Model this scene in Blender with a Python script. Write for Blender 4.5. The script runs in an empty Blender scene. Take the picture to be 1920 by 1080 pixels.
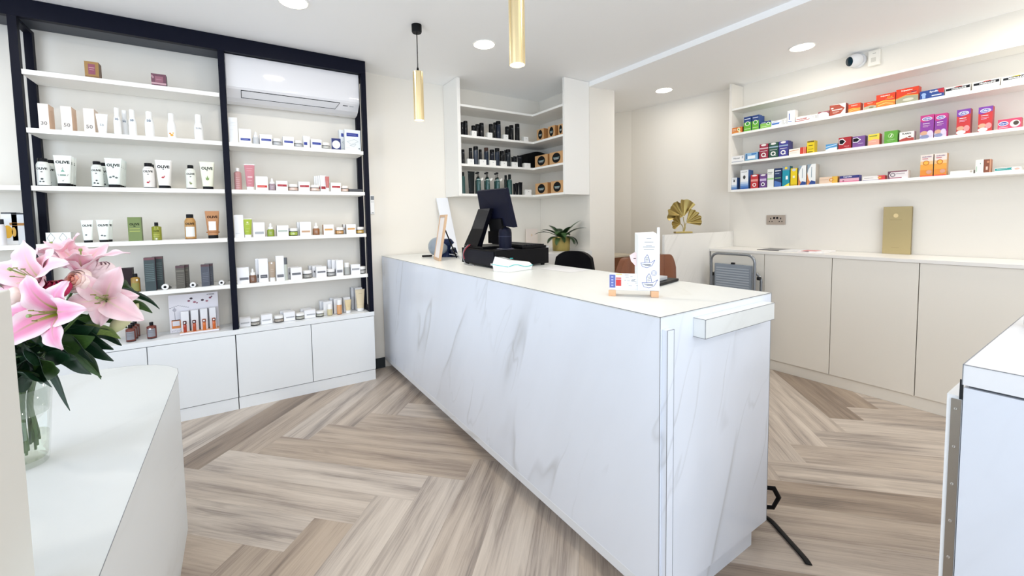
import bpy, bmesh, math, random
from mathutils import Vector, Matrix
random.seed(7)
C = bpy.context.scene.collection
SC = bpy.context.scene
PI = math.pi

# ------------------------------------------------------------------ camera
cam = bpy.data.cameras.new('camera'); cam_o = bpy.data.objects.new('camera', cam); C.objects.link(cam_o)
cam.sensor_width = 36.0; cam.lens = 774.115*36/1920; cam.clip_start = 0.02
cam.shift_x = (960-929.634)/1920; cam.shift_y = (456.738-540)/1920
_p, _r, _y = 0.0592315, -0.0177297, 0.5598143
_F = Vector((math.sin(_y)*math.cos(_p), math.cos(_y)*math.cos(_p), -math.sin(_p)))
_Rt = Vector((math.cos(_y), -math.sin(_y), 0)); _U = _Rt.cross(_F)
_r_ = _Rt*math.cos(_r) + _U*math.sin(_r); _u_ = _r_.cross(_F)
M = Matrix((( _r_.x, _u_.x, -_F.x, 0), (_r_.y, _u_.y, -_F.y, 0), (_r_.z, _u_.z, -_F.z, 1.45), (0, 0, 0, 1)))
cam_o.matrix_world = M
SC.camera = cam_o

# ------------------------------------------------------------------ view, world, big lights
vs = SC.view_settings
SC.display_settings.display_device = 'sRGB'
vs.view_transform = 'Standard'; vs.look = 'None'; vs.gamma = 1.0; vs.use_curve_mapping = False
vs.exposure = -0.93
w = bpy.data.worlds.new('sky'); SC.world = w; w.use_nodes = True
w.node_tree.nodes['Background'].inputs[0].default_value = (0.72, 0.84, 1.0, 1)
w.node_tree.nodes['Background'].inputs[1].default_value = 1.6
SC.cycles.max_bounces = 10; SC.cycles.diffuse_bounces = 6; SC.cycles.transmission_bounces = 8; SC.cycles.transparent_max_bounces = 16
SC.cycles.caustics_reflective = False; SC.cycles.caustics_refractive = False
SC.cycles.sample_clamp_indirect = 6.0

def area(name, loc, rot, sx, sy, power, col, shape='RECTANGLE', spread=None):
    l = bpy.data.lights.new(name, 'AREA'); l.shape = shape; l.size = sx; l.size_y = sy
    l.energy = power; l.color = col
    if spread: l.spread = spread
    o = bpy.data.objects.new(name, l); C.objects.link(o); o.location = loc; o.rotation_euler = rot
    return o
# daylight through the shop front (behind the camera) and the glazed door on the left
area('daylight_shop_front', (-0.2, -2.75, 1.55), (math.radians(90), 0, 0), 5.6, 2.3, 235, (0.80, 0.90, 1.0))
area('daylight_side_window', (-3.35, 0.9, 1.6), (math.radians(90), 0, math.radians(-90)), 3.4, 2.2, 150, (0.68, 0.82, 1.0))

# ------------------------------------------------------------------ materials
def S2L(c):
    if isinstance(c, str):
        c = c.lstrip('#'); c = [int(c[i:i+2], 16)/255 for i in (0, 2, 4)]
    return [x/12.92 if x <= .04045 else ((x+.055)/1.055)**2.4 for x in c[:3]]
_mats = {}
def mat(c, rough=.5, metal=0.0, emit=0.0, trans=0.0, coat=0.0, alpha=1.0, ior=1.45, name=None):
    """c is an sRGB hex colour"""
    key = (c, rough, metal, emit, trans, coat, alpha, ior)
    if key in _mats: return _mats[key]
    m = bpy.data.materials.new(name or 'mat_'+c.strip('#')); m.use_nodes = True
    nt = m.node_tree; b = nt.nodes['Principled BSDF']
    col = (*S2L(c), 1)
    b.inputs['Base Color'].default_value = col
    b.inputs['Roughness'].default_value = rough; b.inputs['Metallic'].default_value = metal
    b.inputs['IOR'].default_value = ior
    b.inputs['Transmission Weight'].default_value = trans; b.inputs['Coat Weight'].default_value = coat
    b.inputs['Alpha'].default_value = alpha
    if sum(col[:3]) < .12 and not metal: b.inputs['Specular IOR Level'].default_value = .18
    if emit: b.inputs['Emission Color'].default_value = col; b.inputs['Emission Strength'].default_value = emit
    # a faint procedural mottling so that no surface is perfectly flat
    if not emit and not trans:
        n = nt.nodes.new('ShaderNodeTexNoise'); n.inputs['Scale'].default_value = 35
        r = nt.nodes.new('ShaderNodeMapRange'); r.inputs[3].default_value = max(0.02, rough-.05); r.inputs[4].default_value = min(1, rough+.05)
        nt.links.new(n.outputs[0], r.inputs[0]); nt.links.new(r.outputs[0], b.inputs['Roughness'])
    _mats[key] = m
    return m

def mat_paint(c, rough=.6, bump=.04, name='paint'):
    m = bpy.data.materials.new(name); m.use_nodes = True; nt = m.node_tree; b = nt.nodes['Principled BSDF']
    b.inputs['Roughness'].default_value = rough
    tc = nt.nodes.new('ShaderNodeTexCoord')
    n = nt.nodes.new('ShaderNodeTexNoise'); n.inputs['Scale'].default_value = 1.3; n.inputs['Detail'].default_value = 3
    nt.links.new(tc.outputs['Object'], n.inputs['Vector'])
    mx = nt.nodes.new('ShaderNodeMix'); mx.data_type = 'RGBA'
    l = S2L(c); mx.inputs[6].default_value = (*[x*.97 for x in l], 1); mx.inputs[7].default_value = (*l, 1)
    nt.links.new(n.outputs[0], mx.inputs[0]); nt.links.new(mx.outputs[2], b.inputs['Base Color'])
    n2 = nt.nodes.new('ShaderNodeTexNoise'); n2.inputs['Scale'].default_value = 160
    nt.links.new(tc.outputs['Object'], n2.inputs['Vector'])
    bp = nt.nodes.new('ShaderNodeBump'); bp.inputs['Strength'].default_value = bump; bp.inputs['Distance'].default_value = .002
    nt.links.new(n2.outputs[0], bp.inputs['Height']); nt.links.new(bp.outputs[0], b.inputs['Normal'])
    return m

def mat_marble(name='marble', base='#eef0f2', vein='#b5b4ae', rough=.28, ang=67, off=(0, 0, 0), dens=1.0, soft=1.0):
    """white laminate with long slanting grey veins"""
    m = bpy.data.materials.new(name); m.use_nodes = True; nt = m.node_tree; N = nt.nodes; L = nt.links
    b = N['Principled BSDF']; b.inputs['Roughness'].default_value = rough
    tc = N.new('ShaderNodeTexCoord'); sp = N.new('ShaderNodeSeparateXYZ'); L.new(tc.outputs['Object'], sp.inputs[0])
    def ma(op, a, c, d=None):
        n = N.new('ShaderNodeMath'); n.operation = op
        for i, v in enumerate((a, c, d)):
            if v is None: continue
            if isinstance(v, (int, float)): n.inputs[i].default_value = v
            else: L.new(v, n.inputs[i])
        return n.outputs[0]
    h = ma('SUBTRACT', sp.outputs[0], sp.outputs[1])
    ca, sa = math.cos(math.radians(ang)), math.sin(math.radians(ang))
    across = ma('SUBTRACT', ma('MULTIPLY', h, sa), ma('MULTIPLY', sp.outputs[2], ca))
    along = ma('ADD', ma('MULTIPLY', h, ca), ma('MULTIPLY', sp.outputs[2], sa))
    depth = ma('MULTIPLY', ma('ADD', sp.outputs[0], sp.outputs[1]), .35)
    def vec(ka, kb, kc, o):
        cb = N.new('ShaderNodeCombineXYZ')
        L.new(ma('MULTIPLY_ADD', across, ka, off[0]+o), cb.inputs[0]); L.new(ma('MULTIPLY_ADD', along, kb, off[1]+o*.7), cb.inputs[1])
        L.new(ma('MULTIPLY_ADD', depth, kc, off[2]), cb.inputs[2]); return cb.outputs[0]
    def noise(v, sc, det=3, rg=.5, dist=0):
        n = N.new('ShaderNodeTexNoise'); n.inputs['Scale'].default_value = sc; n.inputs['Detail'].default_value = det
        n.inputs['Roughness'].default_value = rg; n.inputs['Distortion'].default_value = dist
        L.new(v, n.inputs['Vector']); return n.outputs[0]
    def ramp(v, pts):
        r = N.new('ShaderNodeValToRGB'); e = r.color_ramp.elements
        while len(e) > 1: e.remove(e[-1])
        e[0].position = pts[0][0]; e[0].color = (pts[0][1],)*3+(1,)
        for p, c in pts[1:]:
            q = e.new(p); q.color = (c,)*3+(1,)
        L.new(v, r.inputs[0]); return r.outputs[0]
    v1 = noise(vec(2.6*dens, .32, 1, 3.1), 1.0, 3, .5, .05)
    line = ramp(v1, [(.0, 0), (.483, 0), (.497, 1), (.502, .55), (.52, .12), (.56, 0)])
    mask = ramp(noise(vec(1.6, 1.1, 1, 9.7), 1.3, 2), [(.44, 0), (.58, 1)])
    fine = ramp(noise(vec(6*dens, .7, 1, 5.5), 1.0, 3, .55, .05), [(.485, 0), (.5, .6), (.512, 0)])
    mask2 = ramp(noise(vec(1.9, 1.4, 1, 17.1), 1.2, 2), [(.5, 0), (.66, 1)])
    cloud = ramp(noise(vec(2.2, .5, 1, 1.3), 1.2, 4, .5), [(.4, 0), (.75, 1)])
    tot = ma('ADD', ma('MULTIPLY', line, mask), ma('MULTIPLY', fine, mask2))
    tot = ma('ADD', ma('MULTIPLY', tot, .5*soft), ma('MULTIPLY', cloud, .13))
    tot = ma('MINIMUM', tot, 1.0)
    mx = N.new('ShaderNodeMix'); mx.data_type = 'RGBA'
    mx.inputs[6].default_value = (*S2L(base), 1); mx.inputs[7].default_value = (*S2L(vein), 1)
    L.new(tot, mx.inputs[0]); L.new(mx.outputs[2], b.inputs['Base Color'])
    return m

def mat_wood():
    m = bpy.data.materials.new('oak_planks'); m.use_nodes = True; nt = m.node_tree; N = nt.nodes; L = nt.links
    b = N['Principled BSDF']
    uv = N.new('ShaderNodeUVMap'); uv.uv_map = 'grain'
    at = N.new('ShaderNodeUVMap'); at.uv_map = 'plank'
    sp = N.new('ShaderNodeSeparateXYZ'); L.new(uv.outputs[0], sp.inputs[0])
    sr = N.new('ShaderNodeSeparateXYZ'); L.new(at.outputs[0], sr.inputs[0])
    def ma(op, a, c, d=None):
        n = N.new('ShaderNodeMath'); n.operation = op
        for i, v in enumerate((a, c, d)):
            if v is None: continue
            if isinstance(v, (int, float)): n.inputs[i].default_value = v
            else: L.new(v, n.inputs[i])
        return n.outputs[0]
    def vec(ku, kv, kr):
        cb = N.new('ShaderNodeCombineXYZ')
        L.new(ma('MULTIPLY', sp.outputs[0], ku), cb.inputs[0]); L.new(ma('MULTIPLY', sp.outputs[1], kv), cb.inputs[1])
        L.new(ma('MULTIPLY', sr.outputs[0], kr), cb.inputs[2]); return cb.outputs[0]
    def noise(v, det=4, rg=.55, dist=0):
        n = N.new('ShaderNodeTexNoise'); n.inputs['Scale'].default_value = 1; n.inputs['Detail'].default_value = det
        n.inputs['Roughness'].default_value = rg; n.inputs['Distortion'].default_value = dist
        L.new(v, n.inputs['Vector']); return n.outputs[0]
    broad = noise(vec(1.1, 12, 60), 4, .55, .35)
    grain = noise(vec(3.0, 120, 90), 5, .7, .3)
    # cathedral rings: bands of a warped distance field, only where a knot mask says so
    warp = noise(vec(1.3, 8, 33), 2, .5, .0)
    ring = N.new('ShaderNodeMath'); ring.operation = 'SINE'
    L.new(ma('MULTIPLY', warp, 95), ring.inputs[0])
    ringm = N.new('ShaderNodeMapRange'); ringm.inputs[1].default_value = .55; ringm.inputs[2].default_value = .72
    L.new(noise(vec(1.9, 7, 71), 2), ringm.inputs[0])
    rings = ma('MULTIPLY', ma('MULTIPLY', ma('ADD', ring.outputs[0], 1), .5), ringm.outputs[0])
    r1 = N.new('ShaderNodeValToRGB'); e = r1.color_ramp.elements
    e[0].position = .36; e[0].color = (*S2L('#8c837c'), 1)
    e[1].position = .74; e[1].color = (*S2L('#dcd2c6'), 1)
    for p, c in ((.41, '#a2968d'), (.48, '#b9ada2'), (.58, '#ccc0b4')):
        q = e.new(p); q.color = (*S2L(c), 1)
    L.new(ma('ADD', ma('MULTIPLY', broad, .6), ma('ADD', ma('MULTIPLY', grain, .4), ma('MULTIPLY', sr.outputs[1], .0))), r1.inputs[0])
    # tint per plank
    mx = N.new('ShaderNodeMix'); mx.data_type = 'RGBA'; mx.blend_type = 'MULTIPLY'
    tr = N.new('ShaderNodeValToRGB'); te = tr.color_ramp.elements
    te[0].color = (*S2L('#bdb2a8'), 1); te[1].color = (1, 1, 1, 1); te[1].position = .8
    q = te.new(.25); q.color = (*S2L('#e9e1d8'), 1)
    L.new(sr.outputs[1], tr.inputs[0])
    mx.inputs[0].default_value = 1.0
    L.new(r1.outputs[0], mx.inputs[6]); L.new(tr.outputs[0], mx.inputs[7])
    m2 = N.new('ShaderNodeMix'); m2.data_type = 'RGBA'
    m2.inputs[7].default_value = (*S2L('#7d6f63'), 1)
    fin = N.new('ShaderNodeMapRange'); fin.inputs[1].default_value = .58; fin.inputs[2].default_value = .8; fin.inputs[4].default_value = .35
    L.new(grain, fin.inputs[0])
    L.new(ma('MINIMUM', ma('ADD', ma('MULTIPLY', rings, .33), fin.outputs[0]), .8), m2.inputs[0]); L.new(mx.outputs[2], m2.inputs[6])
    # bevelled plank joints
    W = .2125
    ed = ma('MINIMUM', sp.outputs[1], ma('SUBTRACT', W, sp.outputs[1]))
    jr = N.new('ShaderNodeMapRange'); jr.inputs[1].default_value = .0004; jr.inputs[2].default_value = .0016; jr.inputs[3].default_value = .55; jr.inputs[4].default_value = 0
    L.new(ed, jr.inputs[0])
    m3 = N.new('ShaderNodeMix'); m3.data_type = 'RGBA'; m3.inputs[7].default_value = (*S2L('#8d8073'), 1)
    L.new(jr.outputs[0], m3.inputs[0]); L.new(m2.outputs[2], m3.inputs[6])
    L.new(m3.outputs[2], b.inputs['Base Color'])
    rr = N.new('ShaderNodeMapRange'); rr.inputs[3].default_value = .34; rr.inputs[4].default_value = .5
    L.new(grain, rr.inputs[0]); L.new(rr.outputs[0], b.inputs['Roughness'])
    bp = N.new('ShaderNodeBump'); bp.inputs['Strength'].default_value = .12; bp.inputs['Distance'].default_value = .002
    L.new(grain, bp.inputs['Height']); L.new(bp.outputs[0], b.inputs['Normal'])
    return m

def mat_thin_glass(name, tint, refl=.9):
    m = bpy.data.materials.new(name); m.use_nodes = True; nt = m.node_tree; N = nt.nodes; N.remove(N['Principled BSDF'])
    tr = N.new('ShaderNodeBsdfTransparent'); tr.inputs[0].default_value = (*S2L(tint), 1)
    gl = N.new('ShaderNodeBsdfGlossy'); gl.inputs['Roughness'].default_value = .02; gl.inputs[0].default_value = (refl,)*3+(1,)
    lw = N.new('ShaderNodeLayerWeight'); lw.inputs[0].default_value = .5
    pw = N.new('ShaderNodeMath'); pw.operation = 'POWER'; pw.inputs[1].default_value = 4.0; nt.links.new(lw.outputs['Facing'], pw.inputs[0])
    fz = N.new('ShaderNodeMath'); fz.operation = 'MULTIPLY_ADD'; fz.inputs[1].default_value = .6; fz.inputs[2].default_value = .04; nt.links.new(pw.outputs[0], fz.inputs[0])
    mx = N.new('ShaderNodeMixShader'); nt.links.new(fz.outputs[0], mx.inputs[0]); nt.links.new(tr.outputs[0], mx.inputs[1]); nt.links.new(gl.outputs[0], mx.inputs[2])
    nt.links.new(mx.outputs[0], N['Material Output'].inputs[0]); return m
# ------------------------------------------------------------------ text cache
_txt = {}
def text_mesh(s, bold=0.0):
    k = (s, bold)
    if k in _txt: return _txt[k]
    cu = bpy.data.curves.new('txt', 'FONT'); cu.body = s; cu.size = 1; cu.resolution_u = 2; cu.offset = bold
    cu.fill_mode = 'BOTH' if hasattr(cu, 'fill_mode') else cu.fill_mode
    o = bpy.data.objects.new('txt', cu); C.objects.link(o)
    dg = bpy.context.evaluated_depsgraph_get(); dg.update()
    me = bpy.data.meshes.new_from_object(o.evaluated_get(dg))
    vs_ = [(v.co.x, v.co.y) for v in me.vertices]; fs = [tuple(p.vertices) for p in me.polygons if p.normal.z > -2]
    bpy.data.objects.remove(o); bpy.data.curves.remove(cu); bpy.data.meshes.remove(me)
    xs = [a for a, _ in vs_] or [0]; ys = [b for _, b in vs_] or [0]
    x0, x1, y0, y1 = min(xs), max(xs), min(ys), max(ys)
    vs_ = [(a-(x0+x1)/2, b-(y0+y1)/2) for a, b in vs_]
    _txt[k] = (vs_, fs, x1-x0, y1-y0)
    return _txt[k]

# ------------------------------------------------------------------ mesh builder
class MB:
    def __init__(s): s.v = []; s.f = []; s.m = []; s.sm = []; s.mats = []; s.uv = {}
    def mi(s, m):
        if m not in s.mats: s.mats.append(m)
        return s.mats.index(m)
    def add(s, vs, fs, m, smooth=False, T=None):
        o = len(s.v); i = s.mi(m)
        for p in vs: s.v.append(tuple(T @ Vector(p)) if T else tuple(p))
        for q in fs: s.f.append(tuple(o+k for k in q)); s.m.append(i); s.sm.append(smooth)
        return s
    def box(s, x0, x1, y0, y1, z0, z1, m, bev=0, T=None):
        if bev:
            bm = bmesh.new(); bmesh.ops.create_cube(bm, size=1)
            for v in bm.verts: v.co = Vector(((x0+x1)/2+v.co.x*(x1-x0), (y0+y1)/2+v.co.y*(y1-y0), (z0+z1)/2+v.co.z*(z1-z0)))
            bmesh.ops.bevel(bm, geom=bm.edges[:], offset=bev, segments=2, affect='EDGES', profile=.5)
            bm.verts.index_update()
            s.add([v.co.copy() for v in bm.verts], [[v.index for v in f.verts] for f in bm.faces], m, False, T); bm.free(); return s
        vs = [(x, y, z) for z in (z0, z1) for y in (y0, y1) for x in (x0, x1)]
        return s.add(vs, [(0, 2, 3, 1), (4, 5, 7, 6), (0, 1, 5, 4), (2, 6, 7, 3), (0, 4, 6, 2), (1, 3, 7, 5)], m, False, T)
    def quad(s, a, b, c, d, m): return s.add([a, b, c, d], [(0, 1, 2, 3)], m)
    def lathe(s, prof, m, n=24, c=(0, 0, 0), cap0=True, cap1=True, T=None, sy=1.0, rot0=0.0, flat=False):
        vs = []; fs = []
        for r, z in prof:
            for k in range(n):
                a = 2*PI*k/n+rot0; vs.append((c[0]+r*math.cos(a), c[1]+r*math.sin(a)*sy, c[2]+z))
        for j in range(len(prof)-1):
            for k in range(n):
                a = j*n+k; b2 = j*n+(k+1) % n; fs.append((a, b2, b2+n, a+n))
        s.add(vs, fs, m, not flat, T)
        if cap0: s.add(vs[:n], [tuple(range(n-1, -1, -1))], m, False, T)
        if cap1: s.add(vs[-n:], [tuple(range(n))], m, False, T)
        return s
    def prism(s, pts, z0, z1, m, T=None, smooth=False):
        n = len(pts); vs = [(x, y, z0) for x, y in pts]+[(x, y, z1) for x, y in pts]
        s.add(vs, [(k, (k+1) % n, n+(k+1) % n, n+k) for k in range(n)], m, smooth, T)
        s.add(vs, [tuple(range(n-1, -1, -1)), tuple(range(n, 2*n))], m, False, T); return s
    def tube(s, pts, r, m, n=8, closed=False, caps=True, flat=None):
        """round (or flat=(w,t) ribbon) section swept along a path; r may be a list"""
        P = [Vector(p) for p in pts]; N_ = len(P); vs = []; fs = []
        up = Vector((0, 0, 1)); prev = None
        for i, p in enumerate(P):
            t = (P[(i+1) % N_]-P[i-1]) if closed else (P[min(i+1, N_-1)]-P[max(i-1, 0)])
            t.normalize()
            if prev is None:
                a = t.cross(up)
                if a.length < .05: a = t.cross(Vector((0, 1, 0)))
            else: a = prev-t*prev.dot(t)
            a.normalize(); prev = a; b = t.cross(a)
            rr = r[i] if isinstance(r, (list, tuple)) else r
            for k in range(n):
                an = 2*PI*k/n
                if flat: q = p+a*flat[0]*math.cos(an)+b*flat[1]*math.sin(an)
                else: q = p+a*rr*math.cos(an)+b*rr*math.sin(an)
                vs.append(q)
        rng = N_ if closed else N_-1
        for j in range(rng):
            for k in range(n):
                a0 = j*n+k; b0 = j*n+(k+1) % n; c0 = ((j+1) % N_)*n
                fs.append((a0, b0, c0+(k+1) % n, c0+k))
        s.add(vs, fs, m, True)
        if caps and not closed:
            s.add(vs[:n], [tuple(range(n-1, -1, -1))], m); s.add(vs[-n:], [tuple(range(n))], m)
        return s
    def grid(s, fn, nu, nv, m, smooth=True, thick=0, uv=False):
        """fn(u,v)->point, u,v in 0..1; thick gives it a back face"""
        base = len(s.v)
        pts = [Vector(fn(i/nu, j/nv)) for i in range(nu+1) for j in range(nv+1)]
        fs = [(i*(nv+1)+j, (i+1)*(nv+1)+j, (i+1)*(nv+1)+j+1, i*(nv+1)+j+1) for i in range(nu) for j in range(nv)]
        if uv:
            for i in range(nu+1):
                for j in range(nv+1): s.uv[base+i*(nv+1)+j] = (i/nu, j/nv)
        s.add(pts, fs, m, smooth)
        if thick:
            nr = []
            for i in range(nu+1):
                for j in range(nv+1):
                    a = pts[min(i+1, nu)*(nv+1)+j]-pts[max(i-1, 0)*(nv+1)+j]; b = pts[i*(nv+1)+min(j+1, nv)]-pts[i*(nv+1)+max(j-1, 0)]
                    q = a.cross(b); nr.append(q.normalized() if q.length > 1e-12 else Vector((0, 0, 1)))
            base = len(s.v)
            bk = [p-n*thick for p, n in zip(pts, nr)]
            if uv:
                for i in range(nu+1):
                    for j in range(nv+1): s.uv[base+i*(nv+1)+j] = (i/nu, j/nv)
            s.add(bk, [tuple(reversed(f)) for f in fs], m, smooth)
            rim = [(i, 0) for i in range(nu+1)]+[(nu, j) for j in range(1, nv+1)]+[(i, nv) for i in range(nu-1, -1, -1)]+[(0, j) for j in range(nv-1, 0, -1)]
            ids = [i*(nv+1)+j for i, j in rim]; n = len(ids); o = len(s.v)
            if uv:
                for k2, (i, j) in enumerate(rim): s.uv[o+k2] = (i/nu, j/nv); s.uv[o+n+k2] = (i/nu, j/nv)
            s.add([pts[i] for i in ids]+[bk[i] for i in ids], [(k, n+k, n+(k+1) % n, (k+1) % n) for k in range(n)], m, smooth)
        return s
    def text(s, t, cx, cz, w, h, m, y=0.0, bold=.01, T=None, wrap=None, fn=None):
        """text on the front (-Y) side, centred at (cx, cz), fitted in w x h; wrap=R curls it on a cylinder"""
        vs, fs, tw, th = text_mesh(t, bold)
        if not fs: return s
        k = min(w/max(tw, 1e-6), h/max(th, 1e-6)) if h else w/tw
        P = []
        for a, b in vs:
            X = cx+a*k; Z = cz+b*k
            if wrap: P.append((wrap*math.sin(X/wrap), -(wrap+.0004)*math.cos(X/wrap), Z))
            elif fn: P.append((X, fn(X, Z), Z))
            else: P.append((X, y, Z))
        return s.add(P, fs, m, False, T)
    def disc(s, cx, cz, rx, rz, m, y=0.0, n=20, T=None):
        vs = [(cx+rx*math.cos(2*PI*k/n), y, cz+rz*math.sin(2*PI*k/n)) for k in range(n)]
        return s.add(vs, [tuple(range(n))], m, False, T)
    def ring(s, cx, cz, rx, rz, t, m, y=0.0, n=24, T=None):
        vs = [(cx+(rx-q)*math.cos(2*PI*k/n), y, cz+(rz-q)*math.sin(2*PI*k/n)) for q in (0, t) for k in range(n)]
        return s.add(vs, [(k, (k+1) % n, n+(k+1) % n, n+k) for k in range(n)], m, False, T)
    def rect(s, x0, x1, z0, z1, m, y=0.0, T=None):
        return s.add([(x0, y, z0), (x1, y, z0), (x1, y, z1), (x0, y, z1)], [(0, 1, 2, 3)], m, False, T)
    def poly(s, pts, m, y=0.0, T=None):
        return s.add([(a, y, b) for a, b in pts], [tuple(range(len(pts)))], m, False, T)
    def mesh(s, name):
        me = bpy.data.meshes.new(name); me.from_pydata(s.v, [], s.f)
        for m in s.mats: me.materials.append(m)
        me.polygons.foreach_set('material_index', s.m); me.polygons.foreach_set('use_smooth', s.sm)
        if s.uv:
            ul = me.uv_layers.new(name='UVMap')
            for lp in me.loops: ul.data[lp.index].uv = s.uv.get(lp.vertex_index, (0, 0))
        me.update(); return me
    def obj(s, name, parent=None, loc=(0, 0, 0), rot=(0, 0, 0)):
        o = bpy.data.objects.new(name, s.mesh(name)); C.objects.link(o)
        o.location = loc; o.rotation_euler = rot
        if parent: o.parent = parent
        return o
def tag(o, label, cat, group=None):
    o['label'] = label; o['category'] = cat
    if group: o['group'] = group
    return o
def thing(name, label, cat, loc=(0, 0, 0), rz=0, group=None):
    o = bpy.data.objects.new(name, None); C.objects.link(o); o.location = loc; o.rotation_euler = (0, 0, rz)
    o.empty_display_size = .05
    return tag(o, label, cat, group)
def struct(name, mb, loc=(0, 0, 0)):
    o = mb.obj(name, None, loc); o['kind'] = 'structure'; return o
# ------------------------------------------------------------------ the room
WALL = mat_paint('#efeae1', .62, name='wall_paint'); CEIL = mat_paint('#ffffff', .7, name='ceiling_paint')
WALLR = WALL
SKIRT = mat('#33383c', .5); WOOD = mat_wood()
XL, YF, ZC, ZR = -3.2, -2.6, 2.855, 2.82
GAP = .0
# floor: herringbone of oak planks
def build_floor():
    bm = bmesh.new(); g = bm.loops.layers.uv.new('grain'); pk = bm.loops.layers.uv.new('plank')
    W, L = .2125, 1.365; x0, y0 = .045, 2.95; q = math.sqrt(.5)
    def w2(u, v): return (x0+(u+v)*q, y0+(v-u)*q)
    rnd = random.Random(3)
    for i in range(-60, 60):
        for j in range(-6, 7):
            for kind in (0, 1):
                u = i*W+j*L; v = i*W-j*L
                if kind == 0: c = [(u, v), (u+L, v), (u+L, v+W), (u, v+W)]; uvs = [(0, 0), (L, 0), (L, W), (0, W)]
                else:
                    u += L; v += W-L
                    c = [(u, v), (u+W, v), (u+W, v+L), (u, v+L)]; uvs = [(0, W), (0, 0), (L, 0), (L, W)]
                P = [w2(*a) for a in c]
                if max(p[0] for p in P) < XL or min(p[0] for p in P) > 4.64 or max(p[1] for p in P) < YF or min(p[1] for p in P) > 4.04: continue
                f = bm.faces.new([bm.verts.new((p[0], p[1], 0)) for p in P])
                r1, r2 = rnd.random(), rnd.random()
                for lp, a in zip(f.loops, uvs): lp[g].uv = a; lp[pk].uv = (r1, r2)
                f.normal_update()
                if f.normal.z < 0: f.normal_flip()
    for co, no in (((XL, 0, 0), (-1, 0, 0)), ((4.63, 0, 0), (1, 0, 0)), ((0, YF, 0), (0, -1, 0)), ((0, 4.03, 0), (0, 1, 0))):
        bmesh.ops.bisect_plane(bm, geom=bm.verts[:]+bm.edges[:]+bm.faces[:], plane_co=co, plane_no=no, clear_outer=True)
    # a base slab under the boards
    me = bpy.data.meshes.new('floor'); bm.to_mesh(me); bm.free(); me.materials.append(WOOD)
    o = bpy.data.objects.new('floor', me); C.objects.link(o); o['kind'] = 'structure'
build_floor()
struct('wall_back', MB().box(XL, 4.45, 4.02, 4.14, 0, ZC+.05, WALL))
struct('wall_pier', MB().box(3.174, 3.55, 3.18, 4.018, 0, ZC+.05, WALL))
mb = MB(); pts = [(4.62, YF), (4.62, 2.5), (4.40, 3.66), (4.30, 3.86), (4.30, 4.02), (4.80, 4.02), (4.80, YF)]
mb.prism(pts, 0, ZC+.05, WALL); struct('wall_right', mb)
WF = mat('#f3f3f3', .4); PANE = mat_thin_glass('window_pane', '#ffffff')
# front wall with the shop window
mb = MB(); mb.box(XL, -3.0, YF-.15, YF, 0, ZC, WALL); mb.box(2.6, 4.8, YF-.15, YF, 0, ZC, WALL); mb.box(-3.0, 2.6, YF-.15, YF, 0, .4, WALL); mb.box(-3.0, 2.6, YF-.15, YF, 2.7, ZC, WALL)
struct('wall_front', mb)
mb = MB()
for a in (-3.0, -1.15, .72, 2.55): mb.box(a, a+.05, YF-.1, YF-.04, .4, 2.7, WF)
mb.box(-3, 2.6, YF-.1, YF-.04, .4, .45, WF); mb.box(-3, 2.6, YF-.1, YF-.04, 2.65, 2.7, WF)
mb.rect(-2.95, 2.55, .45, 2.65, PANE, YF-.07); struct('window_1', mb)
# left wall with a glazed side window
mb = MB(); mb.box(XL-.12, XL, YF, -.8, 0, ZC, WALL); mb.box(XL-.12, XL, 2.6, 4.14, 0, ZC, WALL); mb.box(XL-.12, XL, -.8, 2.6, 0, .5, WALL); mb.box(XL-.12, XL, -.8, 2.6, 2.7, ZC, WALL)
struct('wall_left', mb)
mb = MB()
for a in (-.8, .87, 2.55): mb.box(XL-.09, XL-.04, a, a+.05, .5, 2.7, WF)
mb.add([(XL-.065, -.8, .5), (XL-.065, 2.6, .5), (XL-.065, 2.6, 2.7), (XL-.065, -.8, 2.7)], [(0, 1, 2, 3)], PANE); struct('window_2', mb)
struct('ceiling', MB().box(XL-.1, 3.174, YF, 4.14, ZC, ZC+.1, CEIL))
# lowered ceiling over the dispensing side, its bright edge facing the shop
mb = MB(); mb.box(3.174, 3.36, YF, 3.18, ZR-.012, ZC+.1, CEIL); struct('trim_1', mb)
mb = MB(); mb.box(3.362, 4.80, YF, 4.14, ZR, ZC+.1, CEIL); struct('ceiling_right', mb)
mb = MB(); mb.box(1.045, 1.19, 4.005, 4.019, 0, .10, SKIRT); struct('baseboard_back', mb)

# ------------------------------------------------------------------ lamps
LED = mat('#fff6e6', .5, emit=14.0); RIM = mat('#f4f4f2', .4)
def downlight(x, y, z, label, power=10, r=.082, grp='round recessed ceiling downlights'):
    t = thing('ceiling_downlight', label, 'ceiling light', (x, y, z), 0, grp)
    MB().lathe([(r+.012, -.004), (r+.012, -.0005)], RIM, 32).obj('trim_ring', t)
    MB().lathe([(r*.9, -.008), (r, -.005)], LED, 32).obj('diffuser', t)
    a = area('lamp_in_downlight', (x, y, z-.02), (0, 0, 0), r*1.8, r*1.8, power, (1.0, .95, .87), 'DISK')
    return t
downlight(1.756, 2.925, ZC, 'round downlight in the ceiling between the two brass pendants')
downlight(.374, 2.972, ZC, 'round downlight at the top edge of the picture above the black shelving')
downlight(4.015, 2.90, ZR, 'small round downlight above the gold leaf ornament', 5)
downlight(4.015, 1.60, ZR, 'round downlight nearest the security camera', 10)
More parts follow.
